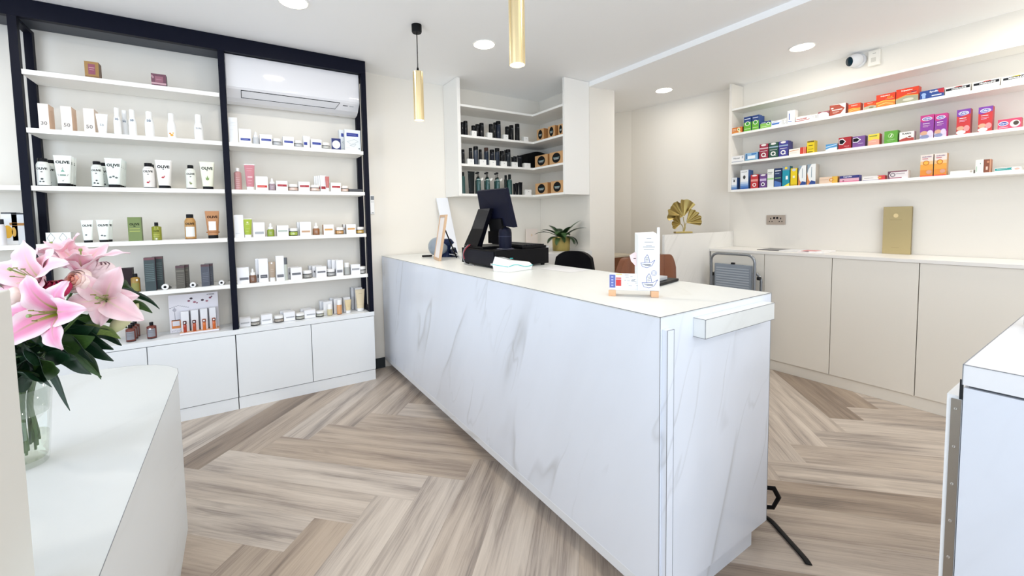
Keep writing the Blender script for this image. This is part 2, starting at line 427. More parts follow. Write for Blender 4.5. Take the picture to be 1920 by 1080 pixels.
for x, y, z, l in ((-1.2, 2.9, ZC, 'left of the picture, above the black shelving'), (1.6, 1.0, ZC, 'above the near end of the counter'), (-.8, .9, ZC, 'above the low display counter'), (4.0, .2, ZR, 'at the right end of the lowered ceiling'), (1.0, -1.2, ZC, 'behind the viewer'), (3.0, -1.4, ZC, 'behind the right foreground cabinet')):
    # lamps outside the frame: same fittings further along the ceiling
    downlight(x, y, z, 'round ceiling downlight out of view, '+l, 26 if x >= 3 else 10)
BRASS = mat('#ecd9ac', .3, 1.0); BLACK = mat('#0b0b0e', .45)
def pendant(x, y, top, bot, label):
    t = thing('pendant_lamp', label, 'pendant lamp', (x, y, ZC), 0, 'brass tube pendants over the counter')
    MB().lathe([(.032, -.055), (.036, -.045), (.036, 0)], BLACK, 24).obj('canopy', t)
    MB().tube([(0, 0, -.05), (0, 0, top-ZC+.012)], .0035, BLACK, 8).obj('cord', t)
    MB().lathe([(.010, -.0), (.007, .03)], BLACK, 12, (0, 0, top-ZC)).obj('cord_grip', t)
    mb = MB(); n = 28; prof = [(.036, bot-ZC), (.036, top-ZC)]
    mb.lathe([(.033, bot-ZC+.012), (.036, bot-ZC), (.0365, bot-ZC+.002), (.0365, top-ZC)], BRASS, 16, (0, 0, 0), cap0=False, flat=True)
    for k in range(8):
        a = 2*PI*k/8; mb.box(-.0015, .0015, .0355, .038, bot-ZC, top-ZC, BRASS, 0, Matrix.Rotation(a, 4, 'Z'))
    mb.obj('tube_shade', t)
    MB().lathe([(.0325, bot-ZC+.004), (.0325, bot-ZC+.008)], LED, 24).obj('bulb_face', t)
    area('lamp_in_pendant', (x, y, bot-.006), (0, 0, 0), .06, .06, 7, (1.0, .88, .7), 'DISK')
pendant(1.166, 2.883, 2.524, 2.178, 'brass tube pendant hanging on a black cord left of the ceiling downlight')
pendant(1.166, 1.640, 2.524, 2.178, 'nearer brass tube pendant, cut off by the top of the picture')

# ------------------------------------------------------------------ base cabinets under the black shelving (left)
LAM = mat('#eef1f3', .35); LAMW = mat('#f3f1ec', .4); SEAM = mat('#5b5d60', .6)
YC = 3.746
def add_cab(x0, x1, label, nd):
    t = thing('base_cabinet', label, 'cabinet', (0, 0, 0), 0, 'white base cabinets under the black shelving')
    mb = MB(); mb.box(x0, x1, YC+.02, 4.015, .092, .588, SEAM); mb.obj('carcass', t)
    MB().box(x0, x1-.004, YC+.006, 4.015, 0.0, .092, LAM).obj('plinth', t)
    n = len(nd)-1
    for k in range(n): MB().box(nd[k]+.0025, nd[k+1]-.0025, YC, YC+.019, .098, .588, LAM, .001).obj('door', t)
add_cab(-.044, 1.026, 'white two-door base cabinet nearest the counter', (-.044, .494, 1.026))
add_cab(-1.112, -.046, 'white two-door base cabinet partly behind the low marble counter', (-1.112, -.576, -.046))
add_cab(-2.18, -1.114, 'white base cabinet hidden behind the flowers at the left edge', (-2.18, -1.65, -1.114))
tag(MB().box(-2.18, 1.028, YC, 4.015, .592, .63, LAM, .0015).obj('cabinet_top'), 'long white top board of the base cabinets carrying the black shelving', 'shelf')

# black frame with white shelves
NAVY = mat('#04071a', .5)
t = thing('shelving_frame', 'tall black metal frame of the wall shelving, reaching the ceiling', 'shelving', (0, 0, 0))
mb = MB(); mb.box(-2.18, 1.025, YC, YC+.04, 2.742, ZC-.002, NAVY); mb.obj('top_beam', t)
MB().box(-2.18, 1.025, YC+.042, 4.012, 2.762, 2.80, mat('#3d424c', .5)).obj('top_panel', t)
for a in (-1.12, -.06, .985):
    MB().box(a, a+.04, YC, YC+.04, .632, 2.741, NAVY).obj('post', t)
    MB().box(a, a+.04, 3.972, 4.012, .632, 2.741, NAVY).obj('post', t)
    MB().box(a, a+.04, YC+.042, 3.970, .632, .662, NAVY).obj('foot_rail', t)
    MB().box(a, a+.04, YC+.042, 3.970, 2.72, 2.741, NAVY).obj('top_rail', t)
SH = mat('#f6f5f1', .4)
def wshelf(x0, x1, z, label, g='white shelves in the black frame'):
    tag(MB().box(x0, x1, YC+.004, 4.006, z-.03, z, SH, .001).obj('shelf_board'), label, 'shelf', g)
names = ['topmost', 'second', 'third', 'fourth', 'fifth']
for z, n in zip((2.427, 2.07, 1.711, 1.342, .985), names):
    wshelf(-1.078, -.062, z, n+' white shelf from the top in the left bay of the black frame')
for z, n in zip((2.07, 1.711, 1.342, .98), names):
    wshelf(-.018, .983, z, n+' white shelf from the top in the right bay below the air conditioner')
wshelf(-2.18, -1.122, 1.711, 'upper white shelf at the left edge beyond the black post')
wshelf(-2.18, -1.122, 1.342, 'lower white shelf at the left edge beyond the black post')

# ------------------------------------------------------------------ air conditioner
def ac_unit():
    t = thing('air_conditioner', 'glossy white wall air conditioner above the right bay of shelves', 'air conditioner', (.478, 4.01, 2.40))
    G = mat('#e4e3e6', .08, coat=.6); D = mat('#1c1d20', .5); L = mat('#dcdcdf', .25)
    # side profile (y from wall, z), front lower edge curves back
    prof = [(0, 0.02), (0, .352), (-.19, .352), (-.215, .340), (-.222, .31), (-.222, .10), (-.214, .085), (-.16, .030), (-.12, .008), (-.06, 0)]
    mb = MB(); W = .495; n = len(prof)
    vs = [(x, a, b) for x in (-W, W) for a, b in prof]
    mb.add(vs, [(k, (k+1) % n, n+(k+1) % n, n+k) for k in range(n)], G); mb.add(vs, [tuple(range(n)), tuple(range(2*n-1, n-1, -1))], G)
    mb.obj('body', t)
    mb = MB(); mb.grid(lambda u, v: (-W+.004+(2*W-.008)*u, -.2235-.006*math.sin(PI*min(1, max(0, v)))**.5, .098+.238*v), 6, 8, G, True, .003); mb.obj('front_panel', t)
    # outlet flap lies on the slanted lower face
    def P(x, s, e=0): return (x, -.214+.054*s-.0012-e*.7, .085-.055*s-.0012-e*.7)
    mb = MB(); mb.add([P(-.40, .03), P(.335, .03), P(.30, .92), P(-.40, .92)], [(0, 3, 2, 1)], D)
    mb.add([P(-.396, .10, .001), P(.328, .10, .001), P(.298, .85, .001), P(-.396, .85, .001)], [(0, 3, 2, 1)], L)
    mb.obj('outlet_flap', t)
    mb = MB(); mb.add([P(.36, .30), P(.40, .30), P(.40, .38), P(.36, .38)], [(0, 3, 2, 1)], D); mb.add([P(.415, .28), P(.45, .28), P(.45, .42), P(.415, .42)], [(0, 3, 2, 1)], mat('#b9bcc0', .4)); mb.obj('status_display', t)
ac_unit()
tag(MB().box(1.098, 1.137, 4.003, 4.018, 1.52, 1.70, mat('#f4f4f4', .4), .003).rect(1.102, 1.134, 1.655, 1.692, mat('#7a7f86', .3), 4.0022).rect(1.108, 1.113, 1.632, 1.640, mat('#8a8d90'), 4.0022).rect(1.120, 1.126, 1.632, 1.640, mat('#8a8d90'), 4.0022).rect(1.108, 1.126, 1.528, 1.535, mat('#8a8d90'), 4.0022).obj('wall_controller'), 'small white controller with grey display on the wall beside the black frame', 'thermostat')

# ------------------------------------------------------------------ main counter
CM = mat_marble('counter_marble', '#e9eef8', '#a09f9d', .22, 66, (2.3, .4, 0), .62, .85)
CT = mat_marble('counter_top_marble', '#e6e8e6', '#cfcfca', .3, 40, (5.3, 1.4, 0), .8, .5)
t = thing('service_counter', 'long white marbled service counter in the middle of the shop', 'counter', (0, 0, 0))
mb = MB(); mb.box(1.19, 1.945, .868, 4.003, .085, 1.106, CM); mb.obj('body', t)
MB().box(1.19, 1.945, .868, 4.003, 1.1064, 1.111, CT).obj('countertop', t)
MB().box(1.29, 1.853, .885, 4.003, 0, .084, CM).obj('plinth', t)
MB().box(1.200, 1.236, .8475, .8675, .02, 1.068, CM).obj('edge_strip', t)
MB().box(1.377, 1.872, .822, .8675, 1.016, 1.084, CT, .001).obj('flap_ledge', t)
mb = MB(); mb.box(1.19-.0006, 1.19, .868, 4.003, .085, .125, mat_marble('counter_foot', '#e9ecf1', '#bdbcb8', .25, 20, (1, 0, 0))); mb.obj('bottom_edge', t)

EDG = mat('#85878b', .5); e = .0008
mb = MB(); mb.box(1.19-e, 1.19+.001, .868-e, 4.003, 1.1095, 1.1110+e, EDG); mb.box(1.19-e, 1.945+e, .868-e, .869, 1.1095, 1.1110+e, EDG); mb.box(1.19-e, 1.191, .868-e, .869, .085, 1.1095, EDG); mb.box(1.944, 1.945+e, .868-e, .869, .085, 1.1095, EDG)
for z in (1.0835, 1.0157): mb.box(1.377-e, 1.872+e, .822-e, .823, z-e, z+e, EDG); mb.box(1.377-e, 1.378, .822, .8675, z-e, z+e, EDG)
mb.box(1.377-e, 1.378, .822-e, .823, 1.0157, 1.0835, EDG); mb.box(1.200-e, 1.2008, .8475-e, .8483, .02, 1.068, EDG); mb.box(1.2355, 1.236+e, .8475-e, .8483, .02, 1.068, EDG); mb.box(1.2, 1.236, .8475-e, .8483, 1.0672, 1.068+e, EDG)
mb.obj('laminate_edge', t)
# low display counter, left foreground, rounded back corner
LM = mat_marble('low_counter_marble', '#dfe2e2', '#c6c6c1', .4, 15, (1.3, 3.2, 0), .9, .5)
t = thing('display_counter', 'low pale marbled display counter with a rounded corner in the left foreground', 'counter', (0, 0, 0))
def foot(ins): return [(-1.3, -.4), (-.262-ins, -.4), (-.262-ins, 2.395-ins), (-.272-ins, 2.47-ins), (-.316-ins, 2.545-ins), (-.37-ins*.7, 2.60-ins), (-.45-ins*.4, 2.645-ins), (-.56, 2.668-ins), (-1.3, 2.672-ins)]
mb = MB(); mb.prism(foot(.0006), 0, .754, LM); mb.obj('body', t)
mb = MB(); mb.prism(foot(0), .7545, .76, LM); mb.obj('countertop', t)
mb = MB(); fp = foot(-.0004); mb.tube([(x, y, .7596) for x, y in fp[1:-1]], .0009, EDG, 5); mb.obj('laminate_edge', t)
# white display block on it
tag(MB().box(-.80, -.366, .42, 1.14, .7605, 1.334, mat_paint('#dedcd4', .5, .02, 'block_paint'), .002).obj('display_block'), 'plain cream display block standing on the low counter at the left edge', 'display block')

# right foreground cabinet
t = thing('flap_cabinet', 'white cabinet with overhanging top in the right foreground', 'cabinet', (0, 0, 0))
MB().box(1.352, 2.6, -.9, .210, 0, 1.058, mat_marble('cab_marble', '#dbe0ea', '#c9cbd1', .3, 60, (7, 2, 0), .6, .35)).obj('body', t)
MB().box(1.362, 2.6, -.9, .204, 1.0585, 1.064, SEAM).obj('shadow_gap', t)
MB().box(1.35, 2.6, -.9, .212, 1.0645, 1.11, mat('#e4e5e8', .35)).obj('top', t)
mb = MB(); mb.box(1.35-e, 1.351, -.9, .212+e, 1.1092, 1.110+e, EDG); mb.box(1.35, 2.6, .2112, .212+e, 1.1092, 1.110+e, EDG); mb.box(1.35-e, 1.351, .2112, .212+e, 1.0645, 1.1092, EDG); mb.obj('laminate_edge', t)
mb = MB(); mb.box(1.3505, 1.354, .2105, .216, 1.03, 1.075, mat('#26282b', .4)); mb.obj('edge_hinge', t)
t = thing('counter_gate', 'narrow white gate panel with a steel hinge strip beside the right foreground cabinet', 'gate', (0, 0, 0))
MB().box(1.36, 1.95, .2125, .236, .0, 1.034, mat('#eceef0', .4)).obj('panel', t)
mb = MB(); ST = mat('#a29b92', .3, .9); mb.box(1.3575, 1.3598, .2135, .229, .0, 1.026, ST); mb.obj('piano_hinge', t)
for k in range(8):
    z = 1.004-k*.088
    mb = MB(); mb.lathe([(.0035, 0), (.0028, .0012)], mat('#d5d3cf', .25, .9), 12, (0, 0, 0), T=Matrix.Translation((1.3574, .2215, z)) @ Matrix.Rotation(-PI/2, 4, 'Y')); mb.box(-.0022, .0022, -.0004, .0004, .0012, .0014, mat('#55534f', .5), 0, Matrix.Translation((1.3574, .2215, z)) @ Matrix.Rotation(-PI/2, 4, 'Y')); mb.obj('screw', t)

# ------------------------------------------------------------------ right wall: base units, worktop, shelves
RL = mat('#ece7dd', .35)
seams = [2.44, 1.923, 1.405, .888, .37, -.15, -.7, -1.2]
labs = ['cream base unit half hidden behind the folded step ladder', 'cream base unit right of the step ladder', 'cream base unit in the middle under the gold box', 'wide cream base unit cut by the right foreground cabinet', 'cream base unit at the right edge, mostly out of view', 'cream base unit outside the frame', 'cream base unit far outside the frame']
for k in range(3+4):
    a, b = seams[k+1], seams[k]
    t = thing('base_unit', labs[k], 'cabinet', (0, 0, 0), 0, 'cream base units along the right wall')
    MB().box(4.185, 4.615, a, b, .095, 1.078, SEAM).obj('carcass', t)
    MB().box(4.18, 4.615, a, b, 0, .0945, RL).obj('plinth', t)
    MB().box(4.165, 4.1845, a+.0025, b-.0025, .097, 1.078, RL, .001).obj('door', t)
tag(MB().box(4.155, 4.616, -1.2, 2.449, 1.0795, 1.105, mat_marble('worktop', '#eeebe6', '#d2cec6', .35, 10, (3, 7, 0), .8, .4), .001).obj('worktop'), 'long pale stone-effect worktop on the cream base units', 'worktop')
tag(MB().box(3.415, 4.618, 2.4505, 2.475, 0, 1.272, mat_marble('screen_marble', '#ebe9e4', '#c2c0ba', .3, 55, (9.2, 1.2, 0), 1.0, .6)).obj('marble_screen'), 'tall marbled end panel carrying the gold leaf ornament', 'panel')
# wall shelves
XS = 4.40
t = thing('wall_shelf_unit', 'white built-in shelf unit of medicine boxes on the right wall', 'shelving', (0, 0, 0))
MB().box(XS, 4.617, 2.372, 2.40, 1.69, 2.80, WALL).obj('end_panel', t)
for z, th in ((2.544, .02), (2.29, .022), (1.995, .022), (1.712, .024)):
    MB().box(XS, 4.617, -1.2, 2.371, z-th, z, SH, .001).obj('shelf', t)

# ------------------------------------------------------------------ corner shelves
t = thing('corner_shelf_unit', 'white corner shelf unit reaching the ceiling behind the till', 'shelving', (0, 0, 0))
MB().box(1.900, 1.935, 3.706, 4.016, 1.690, 2.852, LAMW).obj('side_panel', t)
MB().box(2.832, 3.172, 3.182, 3.210, 1.690, 2.852, LAMW).obj('side_panel', t)
for z in (2.598, 2.298, 2.012, 1.712):
    mb = MB(); mb.prism([(1.937, 3.706), (2.835, 3.706), (2.835, 3.212), (3.172, 3.212), (3.172, 4.016), (1.937, 4.016)], z-.022, z, LAMW); mb.obj('shelf', t)
tag(MB().box(1.950, 3.172, 3.15, 4.015, 0, 1.098, mat_marble('desk_marble', '#e6e6e4', '#cfcecb', .35, 60, (4, 4, 0), 1, .4)).obj('back_desk'), 'pale back desk in the corner under the corner shelves', 'desk')
# ------------------------------------------------------------------ shop goods: builders
ORD = ['second', 'third', 'fourth', 'fifth']
def prints(mb, pr, w, h, fn=None, z0=0.0, hh=None):
    """pr in 0..1 of the front face, laid on y = fn(x,z)"""
    hh = hh if hh is not None else h
    f = fn or (lambda X, Z: 0.0)
    for i, p in enumerate(pr):
        e = .0004+.00018*i; k = p[0]; m = mat(p[-1], .5)
        def Q(a, b): X = (a-.5)*w; Z = z0+b*hh; return (X, f(X, Z)-e, Z)
        if k == 'r':
            _, x0, y0, x1, y1, c = p; n = 1 if fn is None else 8
            for j in range(n):
                a = x0+(x1-x0)*j/n; b = x0+(x1-x0)*(j+1)/n
                mb.add([Q(a, y0), Q(b, y0), Q(b, y1), Q(a, y1)], [(0, 1, 2, 3)], m)
        elif k == 'e':
            _, cx, cy, rx, ry, c = p; n = 18
            mb.add([Q(cx, cy)]+[Q(cx+rx*math.cos(2*PI*j/n), cy+ry*math.sin(2*PI*j/n)) for j in range(n)], [(0, 1+j, 1+(j+1) % n) for j in range(n)], m)
        elif k == 'p':
            mb.add([Q(*a) for a in p[1]], [tuple(range(len(p[1])))], m)
        elif k == 'l':
            pts = p[1]; n = len(pts)
            for j in range(n):
                a = Vector((pts[j][0]*w, pts[j][1]*hh)); b = Vector((pts[(j+1) % n][0]*w, pts[(j+1) % n][1]*hh)); d = (b-a).normalized(); q = Vector((-d.y, d.x))*.0009
                mb.add([Q(v.x/w, v.y/hh) for v in (a-q, b-q, b+q, a+q)], [(0, 1, 2, 3)], m)
        elif k == 't':
            _, s, cx, cy, tw, th, c = p
            mb.text(s, (cx-.5)*w, z0+cy*hh, tw*w, th*hh, m, bold=.045 if s == 'OLIVE' else .025, fn=lambda X, Z: f(X, Z)-e)
def mk_carton(w, h, o):
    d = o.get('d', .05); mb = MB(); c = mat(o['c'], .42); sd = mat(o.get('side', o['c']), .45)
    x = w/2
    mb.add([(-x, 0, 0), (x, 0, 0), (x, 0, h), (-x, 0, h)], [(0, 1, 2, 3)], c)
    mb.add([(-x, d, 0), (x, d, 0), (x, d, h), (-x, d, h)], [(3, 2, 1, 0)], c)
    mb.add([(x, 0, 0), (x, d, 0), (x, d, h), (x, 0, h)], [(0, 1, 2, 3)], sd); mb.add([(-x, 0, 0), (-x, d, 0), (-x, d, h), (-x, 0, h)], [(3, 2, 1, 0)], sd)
    mb.add([(-x, 0, h), (x, 0, h), (x, d, h), (-x, d, h)], [(0, 1, 2, 3)], c); mb.add([(-x, 0, 0), (x, 0, 0), (x, d, 0), (-x, d, 0)], [(3, 2, 1, 0)], c)
    # tuck flap seam round the lid
    sm = mat('#9a9894', .6); e = .0003
    mb.add([(x+e, d*.04, h-.004), (x+e, d*.96, h-.004), (x+e, d*.96, h-.0033), (x+e, d*.04, h-.0033)], [(0, 1, 2, 3)], sm)
    prints(mb, o.get('pr', []), w, h)
    return [('carton', mb, [])], True
def mk_tube(w, h, o):
    cf = o.get('capf', .12); zc = h*cf; rx0, ry0 = w*.36, w*.26; rx1, ry1 = w*.5, .0022; yc = ry0+.001
    def rr(t): return rx0+(rx1-rx0)*t, ry0*(1-t)**.8+ry1*t
    mb = MB(); c = mat(o['c'], .38); n = 28; L = 10; vs = []; fs = []
    for j in range(L+1):
        t = j/L; a, b = rr(t); z = zc+(h*.965-zc)*t
        for k in range(n): an = 2*PI*k/n; vs.append((a*math.cos(an), yc+b*math.sin(an), z))
    for j in range(L):
        for k in range(n): fs.append((j*n+k, j*n+(k+1) % n, (j+1)*n+(k+1) % n, (j+1)*n+k))
    mb.add(vs, fs, c, True); mb.add(vs[:n], [tuple(range(n-1, -1, -1))], c)
    mb.box(-w/2, w/2, yc-.0016, yc+.0016, h*.96, h, mat(o.get('crimp', o['c']), .4))
    def fn(X, Z):
        t = min(1, max(0, (Z-zc)/(h*.965-zc))); a, b = rr(t); return yc-b*math.sqrt(max(0, 1-min(1, (X/a)**2)))
    prints(mb, o.get('pr', []), w*.92, h, fn)
    cap = MB().lathe([(rx0*.93, 0), (rx0*.98, zc*.15), (rx0*.98, zc-.0008)], mat(o.get('cap', '#eeeeee'), .35), 28, (0, yc, 0), sy=ry0/rx0)
    return [('tube_body', mb, []), ('cap', cap, [])], False
def mk_bottle(w, h, o):
    R = w/2; cf = o.get('capf', .2); hb = h*(1-cf); sh = o.get('sh', .85); cr = R*o.get('capw', .7)*.98; b0 = h*.035
    c = mat(o['c'], .3, coat=.3); mb = MB(); yc = R+.001
    prof = [(R*.96, 0), (R, .002), (R, b0)]
    mb.lathe(prof, mat(o.get('base', o['c']), .3), 28, (0, yc, 0), cap1=False)
    s0 = hb*sh; nk = min(cr, R*.93)
    mb.lathe([(R, b0), (R, s0), (R-(R-nk)*.3, s0+(hb-s0)*.45), (R-(R-nk)*.75, s0+(hb-s0)*.8), (nk, hb)], c, 28, (0, yc, 0), cap0=False)
    fn = lambda X, Z: yc-math.sqrt(max(0, R*R-min(R*R, X*X)))
    prints(mb, o.get('pr', []), w*.9, h, fn)
    cap = MB().lathe([(cr, hb+.0004), (cr, h-.003), (cr*.93, h)], mat(o.get('cap', '#eeeeee'), .35), 24, (0, yc, 0))
    return [('bottle_body', mb, []), ('cap', cap, [])], False
def mk_dropper(w, h, o):
    R = w/2*.94; yc = R+.001; c = mat(o['c'], .2, coat=.5); hb = h*.54; W = mat(o.get('cap', '#f4f4f4'), .35)
    mb = MB().lathe([(R*.95, 0), (R, .002), (R, hb*.86), (R*.8, hb)], c, 28, (0, yc, 0))
    mb.lathe([(R*1.004, hb*.04), (R*1.004, hb*.07)], mat('#4c4a48'), 28, (0, yc, 0), False, False)
    fn = lambda X, Z: yc-math.sqrt(max(0, R*R-min(R*R, X*X)))
    prints(mb, [('r', .3, .15+.06*k, .7, .16+.06*k, '#e3dedb') for k in range(4)], w*.8, h, fn)
    col = MB().lathe([(R*.72, hb+.0004), (R*.72, hb+h*.16), (R*.55, hb+h*.19)], W, 24, (0, yc, 0))
    bulb = MB().lathe([(R*.34, hb+h*.192), (R*.36, hb+h*.3), (R*.3, hb+h*.40), (R*.12, h)], W, 18, (0, yc, 0))
    return [('bottle_body', mb, []), ('dropper_collar', col, [('rubber_bulb', bulb)])], False
def mk_jar(w, h, o):
    R = w/2*.97; yc = R+.001; hb = h*.6; c = mat(o['c'], .15, coat=.6); rim = mat(o.get('rim', '#5a5a5c'), .2)
    mb = MB().lathe([(R*.93, 0), (R, .003), (R, .006)], rim, 30, (0, yc, 0), cap1=False)
    mb.lathe([(R, .006), (R, hb*.84)], c, 30, (0, yc, 0), False, False); mb.lathe([(R, hb*.84), (R*.96, hb)], rim, 30, (0, yc, 0), False, True)
    fn = lambda X, Z: yc-math.sqrt(max(0, R*R-min(R*R, X*X)))
    prints(mb, [('r', .3, .28, .7, .31, '#efedea'), ('r', .36, .2, .64, .22, '#efedea')], w*.8, h, fn)
    lid = MB().lathe([(R*.98, hb+.0004), (R*.99, h-.002), (R*.96, h)], mat(o.get('cap', '#f4f4f4'), .3), 30, (0, yc, 0))
    return [('jar_body', mb, []), ('lid', lid, [])], False
def mk_lying(w, h, o):
    R = w/2; W = mat('#f2f2f2', .35); K = mat('#17181b', .4)
    T = Matrix.Translation((0, .0, R)) @ Matrix.Rotation(-PI/2, 4, 'X')
    cap = MB().lathe([(R*.9, 0), (R, .003), (R, .02)], W, 26, T=T); cap.lathe([(R*.42, -.0012), (R*.42, -.0002)], K, 20, T=T)
    n = 26; vs = []; fs = []; L = 6; ln = .13
    for j in range(L+1):
        t = j/L; a = R*(.9+.2*t); b = R*.9*(1-t)+.0015
        for k in range(n): an = 2*PI*k/n; vs.append((a*math.cos(an), .0205+ln*t, b+.0005+b*math.sin(an)))
    for j in range(L):
        for k in range(n): fs.append((j*n+(k+1) % n, j*n+k, (j+1)*n+k, (j+1)*n+(k+1) % n))
    mb = MB(); mb.add(vs, fs, mat(o['c'], .4), True); mb.add(vs[-n:], [tuple(range(n))], mat(o['c'], .4)); mb.add(vs[:n], [tuple(range(n-1, -1, -1))], mat(o['c'], .4))
    return [('cap', cap, []), ('tube_body', mb, [])], False
def mk_packet(w, h, o):
    mb = MB(); rnd = random.Random(5); n = 7; e = min(h, .028)/n; cols = ['#2b2c30', '#8b8d92', '#3f4146']
    for k in range(n):
        dx = rnd.uniform(-.006, .006); c = mat(cols[k % 3], .3)
        mb.box(-w/2+.01+dx, w/2-.01+dx, .0+rnd.uniform(0, .008), .12, k*e, (k+.8)*e, c, 0, Matrix.Rotation(rnd.uniform(-.04, .04), 4, 'Z'))
    return [('sachets', mb, [])], True
def mk_pump(w, h, o):
    R = w/2; yc = R+.001; c = mat(o['c'], .25, coat=.4); K = mat(o['cap'], .3); hb = h*.72
    mb = MB().lathe([(R*.95, 0), (R, .003), (R, hb*.86), (R*.85, hb*.94), (R*.45, hb)], c, 28, (0, yc, 0))
    mb.lathe([(R*.97, hb*.885), (R*.9, hb*.925)], mat('#c9d2d0', .3), 28, (0, yc, 0), False, False)
    fn = lambda X, Z: yc-math.sqrt(max(0, R*R-min(R*R, X*X)))
    prints(mb, [('r', .3, .52, .7, .53, '#86a3a0'), ('r', .35, .47, .65, .48, '#86a3a0')], w*.9, h, fn)
    p = MB().lathe([(R*.46, hb+.0005), (R*.46, hb+h*.06), (R*.16, hb+h*.07), (R*.16, h*.93)], K, 20, (0, yc, 0))
    n = MB().box(-R*.9, R*.28, yc-R*.28, yc+R*.28, h*.932, h, K, .001)
    r = [('bottle_body', mb, []), ('pump', p, [('pump_head', n)])]
    tg = MB(); s = R*.85; t2 = Matrix.Translation((R*1.35, .0, hb*.93)) @ Matrix.Rotation(math.radians(38), 4, 'Y')
    tg.box(-s*.45, s*.45, -.0012, -.0002, -s*.8, s*.8, mat('#eceae4', .6), 0, t2)
    tg.tube([(R*.4, yc-R*.45, hb+h*.03), (R*.9, yc-R*.9, hb*.99), (R*1.3, -.0008, hb*.97)], .0007, mat('#8a8475'), 5)
    r.append(('paper_tag', tg, []))
    return r, False
MK = dict(carton=mk_carton, tube=mk_tube, bottle=mk_bottle, dropper=mk_dropper, jar=mk_jar, lying=mk_lying, packet=mk_packet, pump=mk_pump)
NAMES = dict(carton='carton', tube='cosmetic_tube', bottle='bottle', dropper='dropper_bottle', jar='cream_jar', lying='lying_tube', packet='sachet_stack', pump='pump_bottle')
_mesh = {}
def item(r):
    kind, x, y, z, rz, w, h, o, label, cat, group, rep = r
    parts, single = MK[kind](w, h, o)
    loc = (x, y, z+.0003); rot = math.radians(rz)
    if single:
        root = parts[0][1].obj(NAMES[kind], None, loc, (0, 0, rot)); tag(root, label, cat, group)
    else:
        root = thing(NAMES[kind], label, cat, loc, rot, group)
        for n, mb, subs in parts:
            p = mb.obj(n, root)
            for sn, sb in subs: sb.obj(sn, p)
    if rep:
        offs, lab, dx = rep
        for i, dy in enumerate(offs):
            c = root.copy(); C.objects.link(c)
            v = Matrix.Rotation(rot, 3, 'Z') @ Vector((dx*(i+1), dy, 0)); c.location = Vector(loc)+v
            c['label'] = lab.replace('{}', ORD[i])
            for ch in list(root.children):
                d = ch.copy(); C.objects.link(d); d.parent = c
                for g in list(ch.children): q = g.copy(); C.objects.link(q); q.parent = d
    return root
